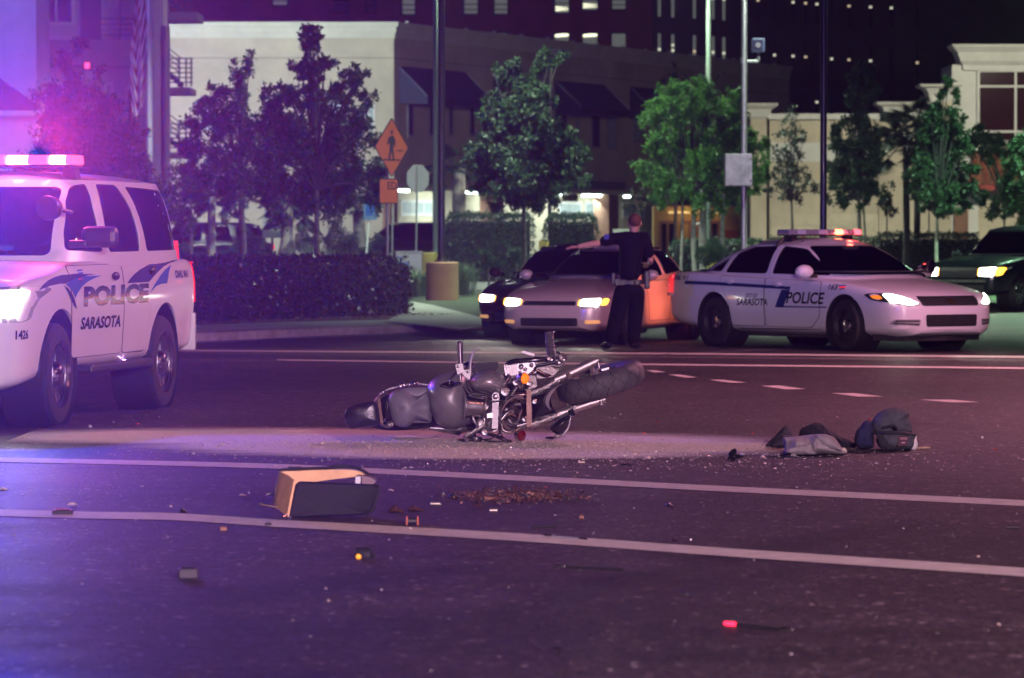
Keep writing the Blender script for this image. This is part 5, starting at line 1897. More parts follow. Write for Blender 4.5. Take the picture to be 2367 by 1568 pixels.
    def light_bar(s, c, L, dep, h, mods, feet=.45):
        """lens modules side by side on a dark tray; mods: list of (material, fraction)"""
        x, z = c
        base = s.part(MB().box((x, 0, z - h * .42), (dep * 1.02, L * .98, h * .22)), 'light_bar', M_BLKPL, bev=.01)
        y = -L / 2
        for k, (m, f) in enumerate(mods):
            w = L * f
            P = []
            end = (k == 0, k == len(mods) - 1)
            m_ = MB().box((x, y + w / 2, z + h * .1), (dep * .97, w - .008, h * .78), None, .93)
            q = s.part(m_, 'lamp_module', m, base)
            bevel(q, .012)
            y += w
        for sd in (-1, 1):
            s.part(MB().box((x, sd * L * feet, z - h * .5 - .055), (dep * .6, .12, .13), None, .7), 'bar_foot', M_BLKPL, base)
        return base
    def mirror(s, p, side, m, w=.20, h=.14, d=.10, arm=None):
        o = s.part(MB().ball(p, (d, w / 2, h / 2), 16, 9), 'door_mirror', m, smooth=True)
        if arm:
            s.part(MB().tube([arm, Vector(p) - Vector((0, side * w * .2, h * .2))], [.04, .03], 8), 'mirror_arm', M_BLKPL, o, smooth=True)
        return o
def n_up(e):
    return e.x > 0
def seat(car, x, y, z0, w=.5, h=.55, m=None):
    o = car.part(MB().box((x, y, z0 + h * .35), (.14, w, h * .7), (0, R(-12), 0), .9), 'seat', m or M_INT, bev=.04)
    car.part(MB().box((x - .09, y, z0 + h * .82), (.09, w * .5, h * .24), (0, R(-8), 0)), 'head_rest', m or M_INT, o, bev=.03)
# ---------------------------------------------------------------- white police SUV at the left
def z1(x, y):
    return x * .4288, 331.4 + y * .4288
SUV_ST = [(-2.68, .84, .56, 1.16, 1.20), (-2.62, .93, .47, 1.24, 1.26), (-2.3, .985, .45, 1.27, 1.30), (-1.473, 1.005, .42, 1.27, 1.30), (0, 1.005, .40, 1.27, 1.30), (1.05, 1.005, .40, 1.25, 1.29),
          (1.5, 1.0, .38, 1.17, 1.25), (2.0, .985, .33, 1.12, 1.20), (2.28, .95, .30, 1.07, 1.15), (2.40, .89, .30, 1.02, 1.08), (2.47, .80, .33, .92, .96)]
SUV_G = dict(rings=[(1.20, 1.22, -2.62, .985), (1.50, .98, -2.57, .945), (1.78, .66, -2.48, .875), (1.93, .42, -2.40, .805)], crown=.085, n=5.5, bow=.16, rbow=.07, taper=.02)
suv = Car('police_suv', 'white police SUV with lit roof bar and blue swoosh decals at the left edge', 'police SUV', (-4.21, 29.56, 0), math.atan2(-.984, -.180),
          SUV_ST, SUV_G, (1.473, -1.473), .40, .27, M_WHITEP, arch=1.20, archz=.03)
def cw(px, tree=None):
    out = []
    for p in px:
        q = suv.on(tree or suv.cv, *z1(*p))
        out.append((q.x, q.z))
    return out
suv.cabin([[(.80, 1.36), (.72, 1.50), (.46, 1.76), (.26, 1.885, .10), (.04, 1.90, .03), (.16, 1.70), (.20, 1.50), (.20, 1.345)],
           [(.05, 1.345), (.05, 1.55), (-.02, 1.76), (-.12, 1.90, .03), (-.62, 1.90, .08), (-.80, 1.70), (-.86, 1.50), (-.84, 1.35)],
           [(-1.02, 1.35), (-1.0, 1.50), (-.93, 1.72), (-.84, 1.89, .04), (-2.18, 1.87, .06), (-2.34, 1.36)]],
          front=[(-.74, 1.32), (.74, 1.32), (.66, 1.87), (-.66, 1.87)], rear=[(-.72, 1.36), (.72, 1.36), (.62, 1.85), (-.62, 1.85)], glass=glass_mat('suv_glass', (.16, .17, .2)), glass_side=M_GLASSD)
for x in (1.473, -1.473):
    for sd in (-1, 1):
        suv.wheel(x, sd, .40, .27, .86, dict(n=8, hole=.62, dish=.26, hub=.40, nuts=6, hubp=[(.28, .42), (.40, .36), (.50, .30), (.54, .24), (.55, .02)]), steer=R(2) if x > 0 else 0)
def sb(px):
    out = []
    for p in px:
        q = suv.on(suv.bv, *z1(*p))
        out.append((q.x, q.z))
    return out
# doors with their joints, handles
x_f, x_b, x_r = sb([(373, 720)])[0][0], sb([(658, 700)])[0][0], sb([(800, 780)])[0][0]
fd = suv.panel([(x_f, 1.235), (x_b + .012, 1.245), (x_b + .012, .52), (x_f - .05, .52), (x_f, .85)], 1, 'door', r=.06)
rd = suv.panel([(x_b - .012, 1.245), (-1.08, 1.25), (-1.08, 1.02), (-1.0, .92), (-.93, .72), (-.86, .52), (x_b - .012, .52)], 1, 'door', r=.05)
suv.panel([(x_f, 1.235), (x_b + .012, 1.245), (x_b + .012, .52), (x_f - .05, .52), (x_f, .85)], -1, 'door', r=.06)
suv.panel([(-1.62, 1.18), (-1.42, 1.18), (-1.42, 1.02), (-1.62, 1.02)], -1, 'fuel_flap', r=.04)
for px, dd in (((614, 716), fd), ((812, 686), rd)):
    q = suv.on(suv.bv, *z1(*px))
    o = suv.part(MB().ball(q + Vector((0, .018, 0)), (.085, .026, .035), 12, 7), 'door_handle', M_BLKPL, dd, smooth=True)
# decals
def deco(px, m, name='swoosh_decal', off=.0065):
    P = sb(px)
    P3 = smooth_line([Vector((*p, 0)) for p in P + [P[0]]], 3)[:-1] if False else [Vector((*p, 0)) for p in P]
    return suv.lay(poly_mesh([(p.x, p.y) for p in P3]), suv.bv, 1, off, name, m)
deco([(205, 797), (228, 766), (255, 742), (290, 724), (330, 712), (400, 705), (517, 706), (470, 713), (420, 727), (380, 742), (352, 757), (320, 758), (265, 770), (232, 782)], M_NAVYV)
deco([(352, 762), (376, 742), (405, 727), (440, 718), (545, 714), (505, 728), (470, 746), (440, 772), (415, 806), (402, 836), (388, 800), (370, 776)], M_BLUEV)
deco([(342, 768), (362, 782), (384, 810), (398, 840), (412, 895), (396, 880), (378, 835), (362, 800)], M_NAVYV)
deco([(682, 755), (700, 728), (722, 704), (754, 680), (790, 660), (830, 645), (870, 637), (955, 633), (915, 646), (880, 664), (850, 692), (822, 722), (800, 748)], M_NAVYV)
deco([(805, 808), (820, 778), (840, 748), (862, 714), (885, 684), (918, 655), (908, 690), (897, 755), (866, 758), (838, 770)], M_BLUEV)
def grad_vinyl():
    m = mat('vinyl_painted_reflection', (.5, .3, .1), .25, .6)
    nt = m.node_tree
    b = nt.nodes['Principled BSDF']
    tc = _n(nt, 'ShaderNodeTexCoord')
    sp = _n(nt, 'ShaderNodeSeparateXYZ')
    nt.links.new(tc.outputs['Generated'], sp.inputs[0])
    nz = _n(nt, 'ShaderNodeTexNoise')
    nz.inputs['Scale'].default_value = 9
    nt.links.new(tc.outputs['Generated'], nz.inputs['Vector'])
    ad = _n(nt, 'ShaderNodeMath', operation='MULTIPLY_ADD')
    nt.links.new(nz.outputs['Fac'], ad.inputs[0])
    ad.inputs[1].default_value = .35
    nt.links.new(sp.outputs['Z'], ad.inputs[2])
    cr = _n(nt, 'ShaderNodeValToRGB')  # reflection on the letters painted as colour bands by height
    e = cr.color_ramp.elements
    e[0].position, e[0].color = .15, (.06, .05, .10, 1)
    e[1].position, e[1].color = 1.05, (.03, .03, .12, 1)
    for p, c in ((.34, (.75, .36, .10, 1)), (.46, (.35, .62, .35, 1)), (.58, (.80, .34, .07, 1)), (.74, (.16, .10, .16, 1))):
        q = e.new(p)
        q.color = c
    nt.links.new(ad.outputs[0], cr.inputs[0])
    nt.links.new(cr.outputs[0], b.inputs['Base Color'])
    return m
def side_text(body, a, b, hpx, m, shear=0.0, bold=0.02, off=.0075):
    A, B = sb([a, b])
    c = ((a[0] + b[0]) / 2, (a[1] + b[1]) / 2)
    q0, q1 = sb([(c[0], c[1] - hpx / 2), (c[0], c[1] + hpx / 2)])
    # left side of the car: the text reads towards the tail
    me = text_mesh(body, 1.0, shear, bold, 1.0)
    xs = [v.co.x for v in me.vertices]
    ys = [v.co.y for v in me.vertices]
    w0, h0, cx, cy = max(xs) - min(xs), max(ys) - min(ys), (max(xs) + min(xs)) / 2, (max(ys) + min(ys)) / 2
    A, B = Vector(A), Vector(B)
    for v in me.vertices:
        f = (v.co.x - min(xs)) / w0
        p = A.lerp(B, f)
        v.co = (p.x, p.y + (v.co.y - cy) / h0 * abs(q0[1] - q1[1]), 0)
    return suv.lay(me, suv.bv, 1, off, 'lettering', m, step=.15)
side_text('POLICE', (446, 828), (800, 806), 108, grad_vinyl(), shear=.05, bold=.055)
side_text('SARASOTA', (430, 972), (646, 957), 66, M_BLKV, shear=.18, bold=.035)
side_text('1426', (80, 1034), (148, 1030), 50, M_BLKV, bold=.03)
side_text('DIAL 911', (942, 706), (1010, 704), 40, M_NAVYV, shear=.1, bold=.03)
for k in range(5):
    z_ = 1.205 - k * .022
    suv.lay(poly_mesh([(1.02, z_), (.88, z_ + .004), (.88, z_ - .008), (1.02, z_ - .012)]), suv.bv, 1, .0065, 'flag_decal', M_BLUEV if k < 2 else M_TAIL if k % 2 else M_NAVYV)
# rocker step, bumpers, lamps, mirror, spotlight
suv.part(MB().box((.0, 1.0, .42), (1.75, .14, .07)), 'running_board', M_BLKPL, bev=.02)
suv.part(MB().box((.0, -1.0, .42), (1.75, .14, .07)), 'running_board', M_BLKPL, bev=.02)
suv.part(MB().ball(suv.on(suv.bv, *z1(634, 1232)) * 1.0 + Vector((0, .08, -.0)), .030, 10, 7), 'step_light', emat('step_light', (.8, .45, 1), 14), smooth=True)
rb = MB().rings([[(-2.66, -.94, z), (-2.76, -.80, z), (-2.78, 0, z), (-2.76, .80, z), (-2.66, .94, z), (-2.40, 1.0, z), (-2.40, -1.0, z)] for z in (.48, .54, .76, .80)])
suv.part(rb, 'rear_bumper', M_WHITEP, smooth=True, angle=50)
for sd in (-1, 1):
    tl = suv.lay(poly_mesh(round_poly([(-2.675, .88), (-2.56, .90), (-2.53, 1.05), (-2.54, 1.245), (-2.655, 1.245)], .02)), suv.bv, sd, .012, 'tail_lamp', M_TAIL)
    suv.lay(poly_mesh(round_poly([(-2.615, 1.262), (-2.51, 1.262), (-2.52, 1.44), (-2.585, 1.44)], .02)), suv.cv, sd, .014, 'tail_lamp_top', M_TAIL, tl)
# front: grille, head lamps, bumper
hl = []
for sd in (-1, 1):
    ys = (.52, .95)
    P = [(sd * .50, .86), (sd * .93, .86), (sd * .955, 1.06), (sd * .52, 1.04)]
    o = suv.lay(poly_mesh(round_poly(P, .03)), suv.bv, 1, .012, 'head_lamp', M_HEAD, axis=0)
    suv.lay(poly_mesh(round_poly([(sd * .45, .82), (sd * .97, .82), (sd * .985, 1.09), (sd * .47, 1.07)], .04)), suv.bv, 1, .006, 'lamp_surround', M_LENSCL, o, axis=0)
suv.lay(poly_mesh(round_poly([(-.42, .74), (.42, .74), (.42, 1.03), (-.42, 1.03)], .04)), suv.bv, 1, .008, 'grille', M_BLKPL, axis=0)
suv.lay(poly_mesh(round_poly([(-.5, .38), (.5, .38), (.5, .55), (-.5, .55)], .04)), suv.bv, 1, .008, 'bumper_grille', M_BLKPL, axis=0)
q = suv.plane(*z1(540, 505), 0, .80)
mm = suv.part(MB().box(q, (.12, .30, .17)), 'door_mirror', M_BLKPL, bev=.05)
suv.part(MB().box(q + Vector((.02, -.17, -.055)), (.10, .16, .06)), 'mirror_arm', M_BLKPL, mm, bev=.02)
q = suv.plane(*z1(268, 350), 0, 1.08)
sp_ = suv.part(MB().lathe([(-.11, .02), (-.10, .06), (-.05, .09), (.03, .10), (.06, .095)], q, (1, -.1, 0), 18), 'spot_lamp', M_BLKPL, smooth=True)
suv.part(MB().tube([q + Vector((-.08, 0, 0)), q + Vector((-.25, .10, -.03))], .018, 8), 'spot_arm', M_CHROME, sp_, smooth=True)
for x, y in ((.25, .42), (.25, -.42), (-.75, .45), (-.75, -.45)):
    seat(suv, x, y, 1.22, .5, .55)
suv.part(MB().box((.93, .30, 1.38), (.03, .26, .04)), 'dash_light', emat('blue_dash_led', (.1, .3, 1), 6))
M_REDL = emat('red_strobe', (1, .20, .16), 60)
M_PINK = emat('pink_strobe', (1, .07, .13), 2.6)
M_HOT = emat('hot_strobe', (1, .42, .36), 5)
M_BLUL = emat('blue_strobe', (.12, .16, 1), 60)
bar = suv.light_bar((.02, 2.085), 1.40, .30, .098, [(M_BLUL, .18), (M_BLUL, .16), (M_BLUL, .14), (M_PINK, .10), (M_HOT, .13), (M_PINK, .13), (M_HOT, .10), (M_PINK, .06)])
for y, c, p in ((.50, (1, .10, .26), 140), (.22, (1, .07, .30), 140), (-.20, (.04, .06, 1), 1000), (-.50, (.04, .06, 1), 1000)):
    lamp('strobe_light', 'SPOT', (.20, y, 2.15), c, p, size=.05, spot=R(168), blend=.3, parent=bar).rotation_euler = (R(97), 0, R(-90))
    lamp('strobe_light', 'SPOT', (-.18, y, 2.15), c, p * (1.8 if c[2] > .9 else .10), size=.05, spot=R(165), blend=.3, parent=bar).rotation_euler = (R(97), 0, R(90))
# added narrow beams aimed near the camera, to make the haze veil glow
_ci = suv.inv @ Vector((0, 0, 1.75))
for y, c, p, sz in ((.42, (1, .04, .18), 60000, 5.5), (-.22, (.05, .06, 1), 42000, 12), (-.52, (.03, .05, 1), 54000, 13)):
    q = Vector((.24, y, 2.13))
    lamp('veil_beam', 'SPOT', q, c, p, size=.05, spot=R(sz), blend=1.0, parent=bar).rotation_euler = (_ci - q).to_track_quat('-Z', 'Y').to_euler()
for sd in (-1, 1):
    lamp('head_beam', 'SPOT', (2.52, sd * .72, .95), (.85, .85, 1), 110, None, .08, R(70), .8, suv.t).rotation_euler = (R(82), 0, R(-90))
# ---------------------------------------------------------------- white police saloon (right of the middle)
def z3(x, y):
    return 1533.8 + x * .352, 492.3 + y * .352
SAL_ST = [(-2.64, .58, .46, .80, .84), (-2.60, .74, .38, .92, .96), (-2.45, .86, .30, .985, 1.02), (-2.1, .915, .26, 1.0, 1.04), (-1.405, .93, .22, .985, 1.03), (0, .93, .20, .95, .98), (.95, .925, .20, .915, .985),
          (1.405, .92, .20, .865, .945), (1.9, .895, .20, .80, .875), (2.2, .84, .205, .735, .80), (2.36, .74, .225, .665, .725), (2.44, .60, .26, .60, .65), (2.47, .48, .30, .54, .58)]
SAL_G = dict(rings=[(.90, 1.46, -2.34, .905), (1.06, 1.14, -2.06, .85), (1.25, .72, -1.62, .775), (1.385, .36, -1.16, .68)], crown=.095, n=5.2, bow=.16, rbow=.14, taper=.05)
sal = Car('police_saloon', 'white police saloon with blue stripe and side lettering behind the fallen motorcycle', 'police car', (4.30, 48.56, 0), math.atan2(-2.34, 1.56),
          SAL_ST, SAL_G, (1.405, -1.405), .338, .225, M_WHITEP, arch=1.17, archz=.015)
sal.cabin([[(.93, .985), (.72, 1.12), (.26, 1.335, .08), (-.16, 1.375), (-.20, 1.00)], [(-.30, 1.00), (-.27, 1.375), (-.80, 1.36), (-1.12, 1.27), (-1.26, 1.01)], [(-1.34, 1.02), (-1.24, 1.22), (-1.50, 1.12), (-1.74, 1.03)]],
          front=[(-.78, 1.0), (.78, 1.0), (.56, 1.375), (-.56, 1.375)], rear=[(-.66, 1.08), (.66, 1.08), (.5, 1.37), (-.5, 1.37)], glass=glass_mat('saloon_windscreen', (.72, .80, .76)), glass_side=glass_mat('saloon_side_glass', (.74, .80, .80)))
STEEL_W = dict(n=10, hole=.30, dish=.22, hub=.42, nuts=5, hubp=[(.24, .44), (.34, .40), (.38, .30)], hub_m=M_CHROME)
M_BLKST = mat('black_steel_wheel', (.010, .010, .011), .6)
for x in (1.405, -1.405):
    for sd in (-1, 1):
        w = sal.wheel(x, sd, .338, .225, .80, STEEL_W, steer=R(-6) if x > 0 else 0, rim_m=M_BLKST)
M_AMBDIM = mat('dim_amber_lens', (.6, .18, .02), .2, emit=(1, .28, .02), estr=.8)
def on3(px):
    return [(q.x, q.z) for q in (sal.on(sal.bv, *z3(*p)) for p in px)]
xb = -.27
fdo = sal.panel([(.92, .90), (xb + .01, .935), (xb + .01, .30), (.72, .30), (.90, .45)], -1, 'door')
rdo = sal.panel([(xb - .01, .935), (-1.28, .965), (-1.24, .85), (-1.06, .62), (-1.0, .30), (xb - .01, .30)], -1, 'door')
for px, dd in (((750, 470), fdo), ((440, 452), rdo)):
    q = sal.on(sal.bv, *z3(*px))
    sal.part(MB().ball(q + Vector((0, -.012, .0)), (.09, .022, .03), 12, 7), 'door_handle', M_WHITEP, dd, smooth=True)
def lay3(px, m, name='stripe_decal', off=.0065):
    return sal.lay(poly_mesh(on3(px)), sal.bv, -1, off, name, m)
lay3([(142, 446), (300, 452), (470, 461), (650, 472), (836, 485), (832, 505), (765, 500), (560, 488), (330, 475), (140, 468)], M_NAVYV)
lay3([(776, 505), (832, 505), (808, 566), (788, 622), (733, 620), (755, 560)], M_NAVYV)
lay3([(790, 611), (930, 614), (1072, 616), (1074, 624), (930, 622), (788, 621)], M_NAVYV)
def text3(body, a, b, hpx, m, shear=0.0, bold=.02):
    A, B = on3([a, b])
    c = ((a[0] + b[0]) / 2, (a[1] + b[1]) / 2)
    q0, q1 = on3([(c[0], c[1] - hpx / 2), (c[0], c[1] + hpx / 2)])
    me = text_mesh(body, 1.0, shear, bold, 1.0)
    xs = [v.co.x for v in me.vertices]
    ys = [v.co.y for v in me.vertices]
    w0, h0, cy = max(xs) - min(xs), max(ys) - min(ys), (max(ys) + min(ys)) / 2
    A, B = Vector(A), Vector(B)
    for v in me.vertices:
        p = A.lerp(B, (v.co.x - min(xs)) / w0)
        v.co = (p.x, p.y + (v.co.y - cy) / h0 * abs(q0[1] - q1[1]), 0)
    return sal.lay(me, sal.bv, -1, .0075, 'lettering', m, step=.15)
text3('POLICE', (806, 556), (1060, 562), 78, M_BLKV, .22, .025)
text3('CITY OF', (540, 542), (618, 544), 26, M_BLKV, .2, .01)
text3('SARASOTA', (481, 583), (684, 587), 46, M_BLKV, .22, .02)
text3('163', (1086, 488), (1144, 489), 36, M_BLKV, .1, .02)
me_ = text_mesh('DIAL 911', 1.0, .22, .02)
_w = [v.co.x for v in me_.vertices]
for v in me_.vertices:
    v.co = (-2.40 + (v.co.x - min(_w)) / (max(_w) - min(_w)) * .40, .925 + v.co.y * .085, 0)
sal.lay(me_, sal.bv, -1, .0075, 'lettering', M_NAVYV, step=.15)
for k in range(3):
    lay3([(1152 + k * 4, 476 + k * 10), (1204 - k * 5, 474 + k * 10), (1200 - k * 5, 482 + k * 10), (1150 + k * 4, 484 + k * 10)], (M_BLUEV, M_TAIL, M_NAVYV)[k], 'flag_decal')
# rocker shadow line, painted on as a dark strip
lay3([(500, 752), (780, 758), (1046, 763), (1046, 767), (780, 763), (500, 757)], M_SEAM, 'rocker_shade_strip')
# front end
def layf(pts, m, name, off=.008, parent=None, r=.03):
    return sal.lay(poly_mesh(round_poly(pts, r)), sal.bv, 1, off, name, m, parent, axis=0)
gr = layf([(-.47, .60), (.47, .60), (.50, .71), (-.50, .71)], M_BLKPL, 'grille')
for k in range(3):
    layf([(-.46, .618 + k * .028), (.46, .618 + k * .028), (.46, .630 + k * .028), (-.46, .630 + k * .028)], M_CHROME if k == 3 else M_SEAM, 'grille_bar', .014, gr, .003)
layf([(-.48, .705), (.48, .705), (.49, .718), (-.49, .718)], M_CHROME, 'grille_trim', .012, gr, .004)
# gold cross shaped badge
layf([(-.075, .640), (-.028, .640), (-.028, .628), (.036, .628), (.036, .640), (.085, .640), (.072, .664), (.030, .664), (.030, .676), (-.034, .676), (-.034, .664), (-.086, .664)], mat('gold_badge', (.75, .55, .2), .25, 1), 'badge', .02, gr, .003)
lg = layf([(-.42, .335), (.42, .335), (.43, .49), (-.43, .49)], M_BLKPL, 'lower_grille')
for k in range(4):
    layf([(-.41, .36 + k * .034), (.41, .36 + k * .034), (.41, .368 + k * .034), (-.41, .368 + k * .034)], M_CHROME if k == 9 else M_SEAM, 'grille_bar', .013, lg, .002)
for k in range(5):
    layf([(-.32 + k * .16, .34), (-.31 + k * .16, .34), (-.31 + k * .16, .485), (-.32 + k * .16, .485)], M_SEAM, 'grille_bar', .0135, lg, .002)
for sd in (-1, 1):
    fs = layf([(sd * .52, .345), (sd * .83, .365), (sd * .80, .43), (sd * .50, .43)], M_LENSCL, 'fog_surround', .006)
    layf([(sd * .53, .355), (sd * .80, .372), (sd * .80, .388), (sd * .53, .376)], M_BLKPL, 'fog_slot', .011, fs, .004)
    layf([(sd * .53, .398), (sd * .79, .400), (sd * .78, .420), (sd * .53, .420)], M_BLKPL, 'fog_slot', .011, fs, .004)
    # head lamp wraps from the nose to the wing: laid from the side and from the front
    hs = layf([(sd * .50, .615), (sd * .66, .60), (sd * .89, .665), (sd * .893, .76), (sd * .80, .765), (sd * .66, .715)], M_BLKPL, 'lamp_surround', .006)
    layf([(sd * .52, .625), (sd * .655, .612), (sd * .82, .655), (sd * .84, .745), (sd * .79, .75), (sd * .66, .70)], M_HEAD, 'head_lamp', .013, hs)
    layf([(sd * .850, .685), (sd * .882, .69), (sd * .882, .735), (sd * .850, .735)], M_AMBDIM, 'turn_lamp', .013, hs)
    mb = MB().rings([[(x0, sd * y0, z) for x0, y0 in ((-2.645, .56), (-2.655, .70), (-2.58, .83), (-2.42, .895), (-2.40, .84), (-2.5, .6))] for z in (.72, .80, .93)] + [[(x0 + .03, sd * y0 * .97, .985) for x0, y0 in ((-2.63, .60), (-2.63, .70), (-2.56, .80), (-2.46, .86), (-2.45, .80), (-2.5, .6))]])
    tl = sal.part(mb, 'tail_lamp', M_TAIL, smooth=True, angle=50)
    sal.part(MB().rings([[(x0, sd * y0, z) for x0, y0 in ((-2.66, .56), (-2.668, .70), (-2.59, .84), (-2.43, .90), (-2.42, .84), (-2.5, .6))] for z in (.68, .72)]), 'reverse_lens', M_LENSCL, tl)
    lamp('head_beam', 'SPOT', (2.52, sd * .66, .68), (1, .93, .8), 260, None, .06, R(60), .8, sal.t).rotation_euler = (R(82), 0, R(-90))
    q = Vector((.72, sd * 1.03, 1.03))
    mm = sal.mirror(q, sd, M_WHITEP, .27, .19, .10)
    sal.part(MB().box((.75, sd * .93, .98), (.09, .12, .05)), 'mirror_arm', M_BLKPL, mm)
# dark air dam, sills
sal.part(MB().rings([[(2.20, y, z) for y in ()] or [(1.9, -.84, z), (2.30, -.62, z), (2.38, 0, z), (2.30, .62, z), (1.9, .84, z), (1.8, 0, z)] for z in (.15, .23)]), 'air_dam', M_BLKPL)
sal.part(MB().box((0, 0, .20), (2.1, 1.5, .08)), 'floor_pan', M_BLKPL)
# bonnet and boot joints
# interior
for x, y in ((.05, .38), (.05, -.38), (-.85, .36), (-.85, -.36)):
    seat(sal, x, y, .97, .46, .50, mat('blue_grey_seat', (.035, .045, .07), .9))
ri = MB().lathe([(0, .16), (.012, .17), (.024, .16)], (.66, .36, 1.03), (-1, 0, .45), 20, cap=False)
sal.part(ri, 'steering_wheel', M_INT, smooth=True)
sal.part(MB().box((.72, -.12, 1.08), (.03, .24, .17), (0, R(-20), R(10))), 'laptop_screen', emat('laptop_glow', (.25, .35, .5), .25), bev=.01)
sal.part(MB().box((.45, -.04, 1.33), (.05, .24, .07)), 'interior_mirror', M_INT, bev=.01)
sal.part(MB().box((.43, -.02, 1.285), (.02, .05, .03)), 'red_indicator', emat('red_led', (1, .05, .05), 5))
# spot lamp on the far pillar
sp_ = sal.part(MB().lathe([(-.10, .02), (-.08, .06), (-.03, .085), (.05, .09), (.06, .07)], (1.0, .86, 1.10), (1, .1, 0), 16), 'spot_lamp', M_CHROME, smooth=True)
sal.part(MB().tube([(.92, .86, 1.09), (.80, .80, 1.06)], .014, 6), 'spot_arm', M_CHROME, sp_)
M_BARCL = mat('clear_bar_lens', (.46, .44, .58), .12, .5, coat=1)
M_BARON = emat('amber_red_module', (1, .12, .05), 14)
M_BARON2 = emat('red_module', (1, .05, .07), 7)
M_BARW = mat('frosted_white_module', (.62, .62, .78), .2, .3, emit=(.5, .5, .9), estr=.02, coat=1)
b2 = sal.light_bar((-.26, 1.550), 1.26, .28, .085, [(M_BARCL, .12), (M_BARW, .13), (M_BARCL, .16), (M_BARW, .14), (M_BARCL, .10), (M_BARON, .10), (M_BARW, .07), (M_BARCL, .09), (M_BARON2, .09)][::1], feet=.38)
sal.part(MB().tube([(-.26, -.52, 1.50), (-.26, -.62, 1.46), (-.26, -.72, 1.37)], [.03, .03, .02], 6), 'bar_strap', M_BLKPL, b2)
lamp('strobe_light', 'POINT', (.05, .33, 1.57), (1, .10, .06), 4, size=.04, parent=b2)
lamp('strobe_light', 'SPOT', (-2.75, -.3, .80), (1, .17, .08), 75, None, .1, R(120), .6, sal.t).rotation_euler = (R(84), 0, R(100))
